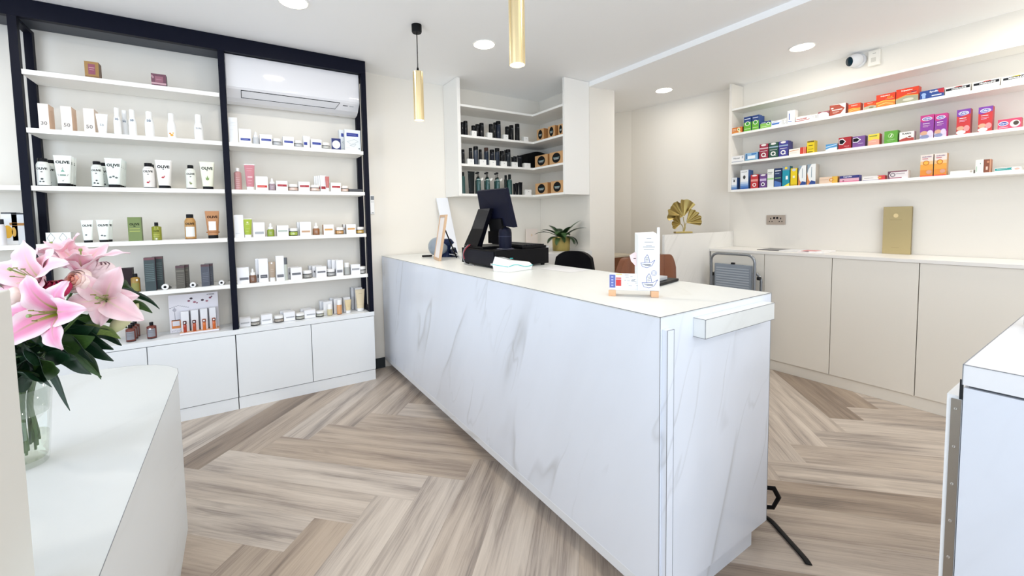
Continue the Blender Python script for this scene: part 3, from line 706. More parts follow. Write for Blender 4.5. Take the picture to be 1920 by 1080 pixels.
ITEMS = [
('carton', -0.7583, 3.76, 2.427, 0, 0.0691, 0.1034, {'d': 0.07, 'c': '#9c7740', 'side': '#6f4c2e', 'pr': [('r', 0.25, 0.2, 0.75, 0.85, '#8d4a5e'), ('r', 0.3, 0.6, 0.7, 0.64, '#c59a9f'), ('r', 0.34, 0.48, 0.66, 0.5, '#c59a9f'), ('r', 0.03, 0.05, 0.97, 0.09, '#6b4526')]}, 'small gold gift box with a mauve label alone on the top shelf', 'box', None, None),
('carton', -0.4142, 3.76, 2.427, 0, 0.082, 0.0814, {'d': 0.06, 'c': '#6f4655', 'side': '#3c2b33', 'pr': [('r', 0.25, 0.3, 0.8, 0.8, '#94606f'), ('r', 0.0, 0.12, 1, 0.26, '#c9a4ab'), ('r', 0.32, 0.52, 0.7, 0.56, '#b98d99'), ('p', [(0.05, 0.9), (0.2, 0.7), (0.12, 0.55), (0.0, 0.75)], '#b08a93')]}, 'small mauve patterned box on the right half of the top shelf', 'box', None, None),
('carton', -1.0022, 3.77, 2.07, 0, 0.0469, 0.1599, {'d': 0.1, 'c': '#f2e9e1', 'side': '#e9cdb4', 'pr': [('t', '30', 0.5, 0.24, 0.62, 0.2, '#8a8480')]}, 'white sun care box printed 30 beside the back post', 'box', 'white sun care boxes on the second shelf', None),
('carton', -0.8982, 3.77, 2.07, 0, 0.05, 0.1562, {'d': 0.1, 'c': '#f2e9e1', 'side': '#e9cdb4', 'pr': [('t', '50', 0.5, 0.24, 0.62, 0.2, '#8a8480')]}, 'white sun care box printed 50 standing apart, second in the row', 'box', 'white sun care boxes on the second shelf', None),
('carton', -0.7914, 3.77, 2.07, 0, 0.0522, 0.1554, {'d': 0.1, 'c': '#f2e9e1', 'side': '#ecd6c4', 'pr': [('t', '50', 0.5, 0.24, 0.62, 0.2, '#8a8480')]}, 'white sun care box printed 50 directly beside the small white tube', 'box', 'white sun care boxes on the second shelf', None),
('tube', -0.7295, 3.76, 2.07, 0, 0.0612, 0.1284, {'c': '#f4f3f1', 'cap': '#f4f3f1', 'capf': 0.12, 'pr': [('t', '50', 0.5, 0.42, 0.4, 0.12, '#9aa0a6')]}, 'small white tube printed 50 leaning out beside the sun care boxes', 'tube', None, None),
('bottle', -0.6532, 3.76, 2.07, 0, 0.0397, 0.1786, {'c': '#f5f5f4', 'cap': '#f5f5f4', 'capf': 0.3, 'sh': 0.7, 'pr': [('t', '30', 0.5, 0.56, 0.5, 0.1, '#6f7f93'), ('r', 0.3, 0.64, 0.7, 0.645, '#8c97a6')]}, 'slim white spray bottle, front one of the pair left of centre', 'bottle', 'slim white sun spray bottles on the second shelf', ([0.055], 'slim white spray bottle, back one of the pair left of centre', 0.03)),
('bottle', -0.5745, 3.76, 2.07, 0, 0.0422, 0.176, {'c': '#f5f5f4', 'cap': '#f5f5f4', 'capf': 0.3, 'sh': 0.7, 'pr': [('t', '30', 0.5, 0.58, 0.5, 0.1, '#6f7f93'), ('r', 0.3, 0.66, 0.7, 0.665, '#8c97a6')]}, 'slim white spray bottle printed 30, second of the front spray bottles', 'bottle', 'slim white sun spray bottles on the second shelf', None),
('bottle', -0.484, 3.76, 2.07, 0, 0.053, 0.1745, {'c': '#f5f5f4', 'cap': '#f5f5f4', 'capf': 0.26, 'sh': 0.7, 'pr': [('t', '50', 0.5, 0.62, 0.5, 0.1, '#6f7f93'), ('r', 0.3, 0.7, 0.7, 0.705, '#8c97a6')]}, 'wider white bottle printed 50 with small nozzle', 'bottle', 'slim white sun spray bottles on the second shelf', None),
('bottle', -0.3608, 3.76, 2.07, 0, 0.0505, 0.1765, {'c': '#f5f5f4', 'cap': '#f5f5f4', 'capf': 0.3, 'sh': 0.7, 'pr': [('e', 0.5, 0.12, 0.22, 0.05, '#e2a93a'), ('e', 0.3, 0.18, 0.12, 0.03, '#d98a2b'), ('e', 0.68, 0.2, 0.1, 0.03, '#e8c36b'), ('r', 0.35, 0.3, 0.65, 0.305, '#8c97a6')]}, 'slim white bottle with a yellow flower print', 'bottle', 'slim white sun spray bottles on the second shelf', None),
('bottle', -0.2024, 3.76, 2.07, 0, 0.0571, 0.1865, {'c': '#f5f5f4', 'cap': '#f5f5f4', 'capf': 0.3, 'sh': 0.7, 'pr': [('t', 'SUN', 0.5, 0.45, 0.66, 0.07, '#8f9399'), ('r', 0.3, 0.36, 0.7, 0.365, '#b5b8bc'), ('r', 0.3, 0.3, 0.7, 0.305, '#b5b8bc')]}, 'white bottle printed SUN at the right end of the sun care row', 'bottle', 'slim white sun spray bottles on the second shelf', None),
('bottle', -1.0292, 3.76, 1.711, 0, 0.0625, 0.1766, {'c': '#e9ebe6', 'cap': '#17181b', 'capf': 0.13, 'capw': 0.75, 'sh': 0.86, 'base': '#17181b', 'pr': [('t', 'OLIVE', 0.5, 0.62, 0.86, 0.13, '#2b2f2e'), ('r', 0.42, 0.49, 0.58, 0.52, '#3b4040'), ('r', 0.3, 0.74, 0.7, 0.745, '#555b5b'), ('e', 0.5, 0.25, 0.12, 0.03, '#3d4444'), ('e', 0.35, 0.16, 0.09, 0.025, '#3d4444'), ('e', 0.6, 0.16, 0.09, 0.025, '#3d4444')]}, 'black-capped white bottle printed OLIVE nearest the left post, front of three', 'bottle', 'white bottles with black caps printed OLIVE', ([0.075, 0.14], 'black-capped white OLIVE bottle, {} in the line of three by the left post', 0.012)),
('tube', -0.9348, 3.76, 1.711, 0, 0.0853, 0.2007, {'c': '#edf0ea', 'cap': '#17181b', 'capf': 0.1, 'pr': [('t', 'OLIVE', 0.5, 0.78, 0.84, 0.13, '#2b2f2e'), ('l', [(0.5, 0.6), (0.8, 0.38), (0.5, 0.16), (0.2, 0.38)], '#39413f'), ('p', [(0.5, 0.56), (0.62, 0.47), (0.38, 0.47)], '#7fae9b'), ('r', 0.32, 0.34, 0.68, 0.38, '#6d8f80')]}, 'white tube with a green diamond emblem, front of three', 'tube', 'white tubes on black caps printed OLIVE', ([0.052, 0.104], 'white tube with a diamond emblem, {} in its line of three', 0.0)),
('bottle', -0.7747, 3.76, 1.711, 0, 0.0606, 0.1723, {'c': '#e6eae4', 'cap': '#17181b', 'capf': 0.13, 'capw': 0.65, 'sh': 0.86, 'base': '#17181b', 'pr': [('t', 'OLIVE', 0.5, 0.64, 0.86, 0.13, '#2b2f2e'), ('r', 0.42, 0.51, 0.58, 0.54, '#3b4040'), ('r', 0.3, 0.76, 0.7, 0.765, '#555b5b'), ('e', 0.5, 0.25, 0.1, 0.025, '#3d4444'), ('e', 0.3, 0.15, 0.11, 0.03, '#3d4444'), ('e', 0.6, 0.14, 0.11, 0.03, '#3d4444')]}, 'black-capped OLIVE bottle with olive sprigs, second bottle from the left, front one', 'bottle', 'white bottles with black caps printed OLIVE', ([0.07], 'black-capped white OLIVE bottle, {} behind the second bottle from the left', 0.02)),
('tube', -0.6897, 3.76, 1.711, 0, 0.0876, 0.198, {'c': '#eaf0ea', 'cap': '#17181b', 'capf': 0.1, 'pr': [('t', 'OLIVE', 0.5, 0.76, 0.84, 0.13, '#2b2f2e'), ('r', 0.45, 0.66, 0.55, 0.69, '#3b4040'), ('e', 0.3, 0.34, 0.09, 0.03, '#5d6666'), ('e', 0.5, 0.37, 0.08, 0.03, '#5d6666'), ('e', 0.68, 0.33, 0.09, 0.03, '#5d6666')]}, 'white tube with grey olives, front of a line of four tubes', 'tube', 'white tubes on black caps printed OLIVE', ([0.052, 0.104, 0.156], 'white OLIVE tube, {} in the line of four', 0.0)),
('bottle', -0.507, 3.76, 1.711, 0, 0.0657, 0.1753, {'c': '#ece8e4', 'cap': '#17181b', 'capf': 0.14, 'capw': 0.7, 'sh': 0.86, 'base': '#17181b', 'pr': [('t', 'OLIVE', 0.5, 0.66, 0.86, 0.13, '#2b2f2e'), ('r', 0.42, 0.53, 0.58, 0.56, '#3b4040'), ('r', 0.3, 0.78, 0.7, 0.785, '#555b5b'), ('e', 0.45, 0.22, 0.13, 0.03, '#b2323c'), ('e', 0.6, 0.27, 0.06, 0.02, '#b2323c')]}, 'black-capped OLIVE bottle with a small red flower, front one', 'bottle', 'white bottles with black caps printed OLIVE', ([0.07], 'black-capped white OLIVE bottle, {} behind the red flower bottle', 0.0)),
('tube', -0.4226, 3.76, 1.711, 0, 0.0912, 0.2018, {'c': '#f1eeea', 'cap': '#17181b', 'capf': 0.1, 'pr': [('t', 'OLIVE', 0.5, 0.76, 0.84, 0.13, '#2b2f2e'), ('r', 0.45, 0.66, 0.55, 0.69, '#3b4040'), ('e', 0.45, 0.38, 0.1, 0.03, '#b2323c'), ('e', 0.55, 0.42, 0.05, 0.02, '#b2323c')]}, 'white tube with a small red flower, front one of two', 'tube', 'white tubes on black caps printed OLIVE', ([0.05], 'white OLIVE tube, {} behind the red flower tube', 0.0)),
('bottle', -0.267, 3.76, 1.711, 0, 0.0628, 0.1737, {'c': '#e8e9e0', 'cap': '#17181b', 'capf': 0.14, 'capw': 0.6, 'sh': 0.86, 'base': '#17181b', 'pr': [('t', 'OLIVE', 0.5, 0.62, 0.86, 0.13, '#2b2f2e'), ('r', 0.42, 0.49, 0.58, 0.52, '#3b4040'), ('r', 0.3, 0.74, 0.7, 0.745, '#555b5b'), ('e', 0.5, 0.22, 0.14, 0.04, '#8a9163'), ('e', 0.4, 0.27, 0.07, 0.025, '#8a9163')]}, 'black-capped OLIVE bottle with a green leaf, last bottle of its shelf', 'bottle', 'white bottles with black caps printed OLIVE', None),
('tube', -0.166, 3.76, 1.711, 0, 0.0907, 0.2037, {'c': '#eef0dc', 'cap': '#17181b', 'capf': 0.1, 'pr': [('t', 'OLIVE', 0.5, 0.76, 0.84, 0.13, '#2b2f2e'), ('r', 0.45, 0.66, 0.55, 0.69, '#3b4040'), ('p', [(0.5, 0.5), (0.58, 0.38), (0.5, 0.3), (0.42, 0.38)], '#7f9a5a'), ('p', [(0.36, 0.44), (0.48, 0.34), (0.4, 0.32)], '#7f9a5a'), ('p', [(0.64, 0.44), (0.52, 0.34), (0.6, 0.32)], '#7f9a5a')]}, 'pale green tube with a leaf print beside the black post, front one', 'tube', 'white tubes on black caps printed OLIVE', ([0.05], 'pale green OLIVE tube, {} behind the leaf print tube', 0.0)),
('carton', -0.9759, 3.76, 1.342, 0, 0.1147, 0.0714, {'d': 0.05, 'c': '#eff1ee', 'side': '#d8dad8', 'pr': [('l', [(0.2, 0.95), (0.36, 0.5), (0.2, 0.05), (0.04, 0.5)], '#7d8783'), ('l', [(0.68, 0.95), (0.84, 0.5), (0.68, 0.05), (0.52, 0.5)], '#7d8783')]}, 'flat white pack with diamond line pattern half behind the lilies', 'box', None, None),
('tube', -0.8427, 3.77, 1.342, 0, 0.0615, 0.1488, {'c': '#edf0ea', 'cap': '#17181b', 'capf': 0.1, 'pr': [('t', 'OLIVE', 0.5, 0.76, 0.84, 0.13, '#2b2f2e'), ('e', 0.4, 0.34, 0.1, 0.03, '#5d6666')]}, 'small white tube just left of the front one, behind the lilies', 'tube', 'small white tubes printed OLIVE', ([0.05], 'small white OLIVE tube, {} behind the pair of small tubes', 0.09)),
('tube', -0.7626, 3.76, 1.342, 0, 0.0675, 0.1491, {'c': '#edf2ec', 'cap': '#17181b', 'capf': 0.1, 'pr': [('t', 'OLIVE', 0.5, 0.76, 0.84, 0.13, '#2b2f2e'), ('e', 0.4, 0.3, 0.1, 0.03, '#5d6666'), ('e', 0.62, 0.28, 0.1, 0.03, '#5d6666')]}, 'small white tube left of the green carton, right one of the pair', 'tube', 'small white tubes printed OLIVE', None),
('carton', -0.598, 3.76, 1.342, 0, 0.0718, 0.1661, {'d': 0.05, 'c': '#76874f', 'side': '#5f6f3c', 'pr': [('t', 'OLIVE', 0.5, 0.7, 0.74, 0.13, '#26331a'), ('r', 0.12, 0.5, 0.88, 0.52, '#c9cf6a'), ('r', 0.12, 0.4, 0.88, 0.42, '#c9cf6a'), ('r', 0.42, 0.6, 0.58, 0.63, '#26331a')]}, 'olive green carton printed OLIVE with yellow lines', 'box', None, None),
('bottle', -0.4839, 3.76, 1.342, 0, 0.0565, 0.1272, {'c': '#8a8f2c', 'cap': '#15161a', 'capf': 0.2, 'capw': 0.4, 'sh': 0.93, 'base': '#6e7323', 'pr': [('t', 'OLIVE', 0.5, 0.52, 0.6, 0.13, '#2d330d'), ('r', 0.15, 0.3, 0.85, 0.32, '#d5d86a'), ('r', 0.15, 0.22, 0.85, 0.24, '#d5d86a'), ('e', 0.5, 0.08, 0.12, 0.04, '#e9ead0')]}, 'small green oil bottle with a black cap beside the green carton', 'bottle', None, None),
('bottle', -0.289, 3.76, 1.342, 0, 0.0693, 0.183, {'c': '#b88a4c', 'cap': '#17181b', 'capf': 0.15, 'capw': 0.65, 'sh': 0.84, 'base': '#8a6238', 'pr': [('r', 0.08, 0.1, 0.92, 0.5, '#eef1f0'), ('t', 'OLIVE', 0.5, 0.62, 0.84, 0.14, '#2b231b')]}, 'amber and white bottle with a black cap printed OLIVE', 'bottle', None, None),
('tube', -0.151, 3.76, 1.342, 0, 0.0903, 0.2068, {'c': '#b98458', 'cap': '#17181b', 'capf': 0.12, 'pr': [('t', 'OLIVE', 0.5, 0.78, 0.8, 0.13, '#3a2113'), ('r', 0.2, 0.3, 0.75, 0.62, '#f1efec'), ('r', 0, 0.2, 1, 0.25, '#a26c42')]}, 'copper brown tube on a black cap at the right end of its shelf', 'tube', None, None),
('carton', -0.6735, 3.83, 0.985, 0, 0.0691, 0.1662, {'d': 0.06, 'c': '#2f2428', 'side': '#211a1d'}, 'dark brown box behind the amber bottle and leaves', 'box', None, None),
('bottle', -0.6171, 3.76, 0.985, 0, 0.0507, 0.1281, {'c': '#9c7a35', 'cap': '#17181b', 'capf': 0.18, 'capw': 0.5, 'sh': 0.9, 'base': '#2a2420', 'pr': [('r', 0.05, 0.05, 0.95, 0.5, '#8d8a4a'), ('e', 0.75, 0.66, 0.12, 0.06, '#f2ede0')]}, 'amber bottle with a black cap partly behind the lily leaves', 'bottle', None, None),
('carton', -0.5329, 3.76, 0.985, 0, 0.0603, 0.2364, {'d': 0.05, 'c': '#3d4a4c', 'side': '#3a2733', 'pr': [('r', 0, 0.93, 1, 1, '#6f4a52'), ('r', 0.1, 0.3, 0.9, 0.315, '#6d7f80'), ('r', 0.1, 0.355, 0.9, 0.37, '#6d7f80'), ('r', 0.1, 0.41, 0.9, 0.425, '#6d7f80'), ('r', 0.1, 0.46499999999999997, 0.9, 0.48, '#6d7f80'), ('r', 0.1, 0.52, 0.9, 0.535, '#6d7f80'), ('r', 0.1, 0.575, 0.9, 0.5900000000000001, '#6d7f80'), ('r', 0.1, 0.63, 0.9, 0.645, '#6d7f80'), ('r', 0.1, 0.685, 0.9, 0.7, '#6d7f80'), ('r', 0.1, 0.74, 0.9, 0.755, '#6d7f80'), ('r', 0.1, 0.7949999999999999, 0.9, 0.81, '#6d7f80')]}, 'tall slate green carton, tallest on the fifth shelf', 'box', 'dark slim cartons on the fifth shelf', ([0.065], 'dark maroon tall carton, {} directly behind the tall slate green one', 0.035)),
('carton', -0.363, 3.76, 0.985, 0, 0.0527, 0.1656, {'d': 0.045, 'c': '#5b5750', 'side': '#2b2326', 'pr': [('r', 0, 0.9, 1, 1, '#5a4248'), ('r', 0.05, 0.74, 0.95, 0.8, '#77746a'), ('r', 0.15, 0.2, 0.85, 0.22, '#7b776d'), ('r', 0.15, 0.28, 0.85, 0.3, '#7b776d'), ('r', 0.15, 0.36, 0.85, 0.38, '#7b776d'), ('r', 0.15, 0.44, 0.85, 0.45999999999999996, '#7b776d'), ('r', 0.15, 0.52, 0.85, 0.54, '#7b776d'), ('r', 0.15, 0.6000000000000001, 0.85, 0.62, '#7b776d')]}, 'short olive brown carton between two lying tubes', 'box', 'dark slim cartons on the fifth shelf', ([0.05], 'short dark carton, {} directly behind the olive brown one', 0.02)),
('carton', -0.2133, 3.76, 0.985, 0, 0.0513, 0.164, {'d': 0.045, 'c': '#50545f', 'side': '#2a2429', 'pr': [('r', 0, 0.9, 1, 1, '#5a4248'), ('r', 0.15, 0.2, 0.85, 0.22, '#737885'), ('r', 0.15, 0.28, 0.85, 0.3, '#737885'), ('r', 0.15, 0.36, 0.85, 0.38, '#737885'), ('r', 0.15, 0.44, 0.85, 0.45999999999999996, '#737885'), ('r', 0.15, 0.52, 0.85, 0.54, '#737885'), ('r', 0.15, 0.6000000000000001, 0.85, 0.62, '#737885')]}, 'short slate grey carton, rightmost of the dark cartons', 'box', 'dark slim cartons on the fifth shelf', ([0.05], 'short dark carton, {} directly behind the slate grey one', 0.02)),
('lying', -0.4531, 3.75, 0.985, 0, 0.0421, 0.0526, {'c': '#3c4648'}, 'lying tube with round white cap beside the tallest dark carton', 'tube', 'tubes lying on the shelf with the cap to the front', None),
('lying', -0.2917, 3.75, 0.985, 0, 0.0387, 0.0501, {'c': '#5b5750'}, 'lying tube with round white cap between the two short cartons', 'tube', 'tubes lying on the shelf with the cap to the front', None),
('lying', -0.1157, 3.75, 0.985, 0, 0.0374, 0.047, {'c': '#50545f'}, 'lying tube with round white cap near the black middle post', 'tube', 'tubes lying on the shelf with the cap to the front', None),
('bottle', -0.6686, 3.795, 0.632, 0, 0.0549, 0.1177, {'c': '#6b2d22', 'cap': '#141418', 'capf': 0.2, 'capw': 0.45, 'sh': 0.92, 'base': '#241a1c', 'pr': [('r', 0.06, 0.12, 0.94, 0.62, '#8c8d94'), ('r', 0.1, 0.5, 0.9, 0.52, '#5f6067'), ('r', 0.1, 0.4, 0.9, 0.41, '#5f6067'), ('r', 0.1, 0.32, 0.9, 0.33, '#5f6067')]}, 'brown glass bottle with grey label, front of the line of three', 'bottle', 'brown glass bottles with black caps on the cabinet top', ([0.075, 0.15], 'brown glass bottle with grey label, {} in the line of three', 0.0)),
('bottle', -0.5555, 3.81, 0.632, 0, 0.0563, 0.1166, {'c': '#6b2d22', 'cap': '#141418', 'capf': 0.2, 'capw': 0.42, 'sh': 0.92, 'base': '#241a1c', 'pr': [('r', 0.06, 0.12, 0.94, 0.62, '#8c8d94'), ('r', 0.1, 0.5, 0.9, 0.52, '#5f6067'), ('r', 0.1, 0.4, 0.9, 0.41, '#5f6067'), ('e', 0.4, 0.62, 0.14, 0.05, '#f3f0f0')]}, 'brown glass bottle with a white dot standing alone', 'bottle', 'brown glass bottles with black caps on the cabinet top', None),
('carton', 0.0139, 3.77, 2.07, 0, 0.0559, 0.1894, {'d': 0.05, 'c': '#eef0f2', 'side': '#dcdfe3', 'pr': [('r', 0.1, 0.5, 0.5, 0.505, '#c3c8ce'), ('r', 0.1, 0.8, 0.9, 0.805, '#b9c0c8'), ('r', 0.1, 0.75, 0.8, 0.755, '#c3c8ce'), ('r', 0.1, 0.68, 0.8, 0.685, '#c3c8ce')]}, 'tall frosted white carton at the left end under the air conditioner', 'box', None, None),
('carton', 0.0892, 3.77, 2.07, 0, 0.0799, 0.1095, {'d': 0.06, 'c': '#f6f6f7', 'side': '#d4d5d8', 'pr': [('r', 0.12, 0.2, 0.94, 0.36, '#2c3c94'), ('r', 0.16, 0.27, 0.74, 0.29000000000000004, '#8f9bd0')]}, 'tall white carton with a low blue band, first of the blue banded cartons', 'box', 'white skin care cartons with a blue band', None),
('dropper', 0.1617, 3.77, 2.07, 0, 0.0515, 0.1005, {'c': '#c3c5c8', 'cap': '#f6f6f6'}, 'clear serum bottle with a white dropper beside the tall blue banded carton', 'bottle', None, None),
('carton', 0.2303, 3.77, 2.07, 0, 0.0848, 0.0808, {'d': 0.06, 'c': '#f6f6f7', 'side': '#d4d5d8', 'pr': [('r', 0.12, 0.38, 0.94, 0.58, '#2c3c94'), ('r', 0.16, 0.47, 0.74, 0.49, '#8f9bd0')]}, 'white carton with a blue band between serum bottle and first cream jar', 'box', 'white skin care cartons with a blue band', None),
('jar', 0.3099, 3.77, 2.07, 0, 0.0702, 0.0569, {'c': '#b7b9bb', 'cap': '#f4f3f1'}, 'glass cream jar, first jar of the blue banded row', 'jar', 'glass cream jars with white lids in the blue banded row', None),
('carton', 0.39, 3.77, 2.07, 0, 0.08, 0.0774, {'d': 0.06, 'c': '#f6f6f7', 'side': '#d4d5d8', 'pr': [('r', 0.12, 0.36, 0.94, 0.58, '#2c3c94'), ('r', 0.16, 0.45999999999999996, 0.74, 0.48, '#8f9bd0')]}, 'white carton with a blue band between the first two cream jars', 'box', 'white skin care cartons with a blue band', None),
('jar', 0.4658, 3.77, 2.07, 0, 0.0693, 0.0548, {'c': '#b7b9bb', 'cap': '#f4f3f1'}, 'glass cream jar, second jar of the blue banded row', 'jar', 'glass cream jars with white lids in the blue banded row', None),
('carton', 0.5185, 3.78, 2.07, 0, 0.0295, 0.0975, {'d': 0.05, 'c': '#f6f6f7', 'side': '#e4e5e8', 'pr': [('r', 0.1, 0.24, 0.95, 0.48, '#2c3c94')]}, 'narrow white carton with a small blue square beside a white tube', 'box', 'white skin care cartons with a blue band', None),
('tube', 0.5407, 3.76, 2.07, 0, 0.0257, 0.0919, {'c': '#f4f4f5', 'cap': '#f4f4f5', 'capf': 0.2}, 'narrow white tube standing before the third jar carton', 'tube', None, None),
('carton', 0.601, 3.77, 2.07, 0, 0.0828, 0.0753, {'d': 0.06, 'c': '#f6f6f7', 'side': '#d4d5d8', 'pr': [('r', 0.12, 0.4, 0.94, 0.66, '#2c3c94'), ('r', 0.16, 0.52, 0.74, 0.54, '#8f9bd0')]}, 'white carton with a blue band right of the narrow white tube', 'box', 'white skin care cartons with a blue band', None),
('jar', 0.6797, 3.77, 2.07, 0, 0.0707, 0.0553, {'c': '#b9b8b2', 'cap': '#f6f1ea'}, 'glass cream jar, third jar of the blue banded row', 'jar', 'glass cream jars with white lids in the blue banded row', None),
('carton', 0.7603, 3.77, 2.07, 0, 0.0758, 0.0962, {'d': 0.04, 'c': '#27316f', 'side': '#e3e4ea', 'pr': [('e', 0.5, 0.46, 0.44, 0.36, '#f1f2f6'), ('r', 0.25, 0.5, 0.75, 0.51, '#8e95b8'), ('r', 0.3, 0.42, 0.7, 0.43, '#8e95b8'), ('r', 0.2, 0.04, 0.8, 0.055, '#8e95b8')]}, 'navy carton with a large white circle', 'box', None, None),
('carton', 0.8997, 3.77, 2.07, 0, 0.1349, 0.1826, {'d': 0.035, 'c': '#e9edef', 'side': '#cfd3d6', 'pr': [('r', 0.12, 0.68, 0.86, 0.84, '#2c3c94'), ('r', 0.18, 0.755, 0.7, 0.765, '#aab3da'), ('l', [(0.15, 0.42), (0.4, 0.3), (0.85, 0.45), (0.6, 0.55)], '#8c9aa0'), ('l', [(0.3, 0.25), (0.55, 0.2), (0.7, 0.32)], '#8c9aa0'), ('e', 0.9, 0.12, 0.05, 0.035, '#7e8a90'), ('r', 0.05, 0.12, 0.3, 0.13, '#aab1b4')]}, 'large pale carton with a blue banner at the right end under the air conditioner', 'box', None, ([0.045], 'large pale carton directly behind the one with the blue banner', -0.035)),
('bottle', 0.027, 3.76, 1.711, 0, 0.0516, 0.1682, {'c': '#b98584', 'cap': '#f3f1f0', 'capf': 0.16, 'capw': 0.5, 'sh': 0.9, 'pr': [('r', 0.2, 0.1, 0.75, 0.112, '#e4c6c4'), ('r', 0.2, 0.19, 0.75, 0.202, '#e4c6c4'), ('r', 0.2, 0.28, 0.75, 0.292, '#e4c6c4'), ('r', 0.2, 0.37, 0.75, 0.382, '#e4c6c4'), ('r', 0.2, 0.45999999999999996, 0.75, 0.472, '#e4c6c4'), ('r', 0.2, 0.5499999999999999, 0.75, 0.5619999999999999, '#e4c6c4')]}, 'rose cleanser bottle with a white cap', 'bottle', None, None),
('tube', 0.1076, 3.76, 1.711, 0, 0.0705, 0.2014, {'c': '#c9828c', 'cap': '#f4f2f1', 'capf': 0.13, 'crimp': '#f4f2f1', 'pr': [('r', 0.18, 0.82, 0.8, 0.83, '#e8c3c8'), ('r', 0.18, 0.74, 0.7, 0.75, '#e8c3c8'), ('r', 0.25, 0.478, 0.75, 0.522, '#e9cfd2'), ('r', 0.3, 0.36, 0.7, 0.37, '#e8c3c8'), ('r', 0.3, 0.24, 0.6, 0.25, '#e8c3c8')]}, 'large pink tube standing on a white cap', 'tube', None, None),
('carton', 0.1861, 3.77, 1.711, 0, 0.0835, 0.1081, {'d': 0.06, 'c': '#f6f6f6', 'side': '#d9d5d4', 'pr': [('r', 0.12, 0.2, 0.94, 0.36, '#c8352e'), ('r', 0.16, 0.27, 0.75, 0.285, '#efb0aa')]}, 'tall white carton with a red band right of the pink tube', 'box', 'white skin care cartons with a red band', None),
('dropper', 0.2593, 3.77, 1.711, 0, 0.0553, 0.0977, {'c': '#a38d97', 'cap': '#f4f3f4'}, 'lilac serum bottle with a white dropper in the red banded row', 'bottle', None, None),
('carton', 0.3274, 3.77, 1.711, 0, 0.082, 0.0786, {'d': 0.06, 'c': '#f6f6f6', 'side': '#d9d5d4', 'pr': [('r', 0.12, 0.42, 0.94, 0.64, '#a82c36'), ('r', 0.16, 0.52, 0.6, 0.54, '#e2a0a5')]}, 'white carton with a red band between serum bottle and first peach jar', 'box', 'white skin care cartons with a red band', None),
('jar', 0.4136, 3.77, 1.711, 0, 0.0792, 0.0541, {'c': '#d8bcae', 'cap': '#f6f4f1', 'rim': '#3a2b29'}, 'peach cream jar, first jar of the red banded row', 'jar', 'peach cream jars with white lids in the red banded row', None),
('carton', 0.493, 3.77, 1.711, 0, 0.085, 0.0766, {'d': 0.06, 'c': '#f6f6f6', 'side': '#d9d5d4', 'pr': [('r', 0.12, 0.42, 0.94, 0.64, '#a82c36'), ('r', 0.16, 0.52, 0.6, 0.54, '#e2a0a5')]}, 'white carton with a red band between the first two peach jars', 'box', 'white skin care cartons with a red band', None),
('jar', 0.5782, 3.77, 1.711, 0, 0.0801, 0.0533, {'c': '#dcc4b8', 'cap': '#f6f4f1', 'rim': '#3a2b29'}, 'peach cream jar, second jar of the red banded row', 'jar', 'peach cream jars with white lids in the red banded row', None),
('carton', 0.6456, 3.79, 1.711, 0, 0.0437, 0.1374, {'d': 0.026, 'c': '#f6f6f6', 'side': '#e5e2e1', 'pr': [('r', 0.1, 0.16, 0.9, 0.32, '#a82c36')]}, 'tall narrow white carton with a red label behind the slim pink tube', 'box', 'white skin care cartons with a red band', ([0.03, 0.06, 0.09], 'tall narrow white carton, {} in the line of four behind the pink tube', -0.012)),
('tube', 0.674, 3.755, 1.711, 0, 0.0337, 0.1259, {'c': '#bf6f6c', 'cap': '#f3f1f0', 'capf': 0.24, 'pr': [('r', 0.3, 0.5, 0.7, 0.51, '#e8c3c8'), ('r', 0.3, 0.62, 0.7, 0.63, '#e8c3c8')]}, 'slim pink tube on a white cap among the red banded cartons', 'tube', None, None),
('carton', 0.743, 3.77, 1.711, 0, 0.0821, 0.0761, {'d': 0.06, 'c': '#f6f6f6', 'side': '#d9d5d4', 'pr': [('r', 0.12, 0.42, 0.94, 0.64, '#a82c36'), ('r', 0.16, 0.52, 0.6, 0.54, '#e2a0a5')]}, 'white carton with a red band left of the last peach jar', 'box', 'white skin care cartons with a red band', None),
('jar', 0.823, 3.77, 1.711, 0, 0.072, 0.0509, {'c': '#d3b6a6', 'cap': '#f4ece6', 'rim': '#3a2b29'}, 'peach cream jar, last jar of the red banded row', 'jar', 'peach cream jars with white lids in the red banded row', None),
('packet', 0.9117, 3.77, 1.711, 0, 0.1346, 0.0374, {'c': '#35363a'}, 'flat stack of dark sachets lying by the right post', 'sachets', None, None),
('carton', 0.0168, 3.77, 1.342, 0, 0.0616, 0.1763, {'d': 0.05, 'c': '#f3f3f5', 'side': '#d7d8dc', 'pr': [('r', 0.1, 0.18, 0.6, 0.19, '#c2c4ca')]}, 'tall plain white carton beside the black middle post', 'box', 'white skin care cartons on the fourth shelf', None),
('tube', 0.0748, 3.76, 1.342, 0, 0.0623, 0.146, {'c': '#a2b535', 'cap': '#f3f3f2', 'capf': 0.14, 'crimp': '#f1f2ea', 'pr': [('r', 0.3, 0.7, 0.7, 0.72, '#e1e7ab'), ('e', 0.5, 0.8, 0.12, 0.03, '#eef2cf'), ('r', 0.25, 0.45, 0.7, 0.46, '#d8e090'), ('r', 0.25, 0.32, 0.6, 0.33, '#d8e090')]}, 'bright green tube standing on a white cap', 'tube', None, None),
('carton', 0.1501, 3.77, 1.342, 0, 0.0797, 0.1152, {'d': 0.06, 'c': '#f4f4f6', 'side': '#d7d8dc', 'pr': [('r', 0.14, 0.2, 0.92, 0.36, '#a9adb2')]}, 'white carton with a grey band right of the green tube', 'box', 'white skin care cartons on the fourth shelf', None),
('dropper', 0.2332, 3.77, 1.342, 0, 0.0551, 0.1069, {'c': '#8ea334', 'cap': '#f4f4f3'}, 'green serum bottle with a white dropper', 'bottle', None, None),
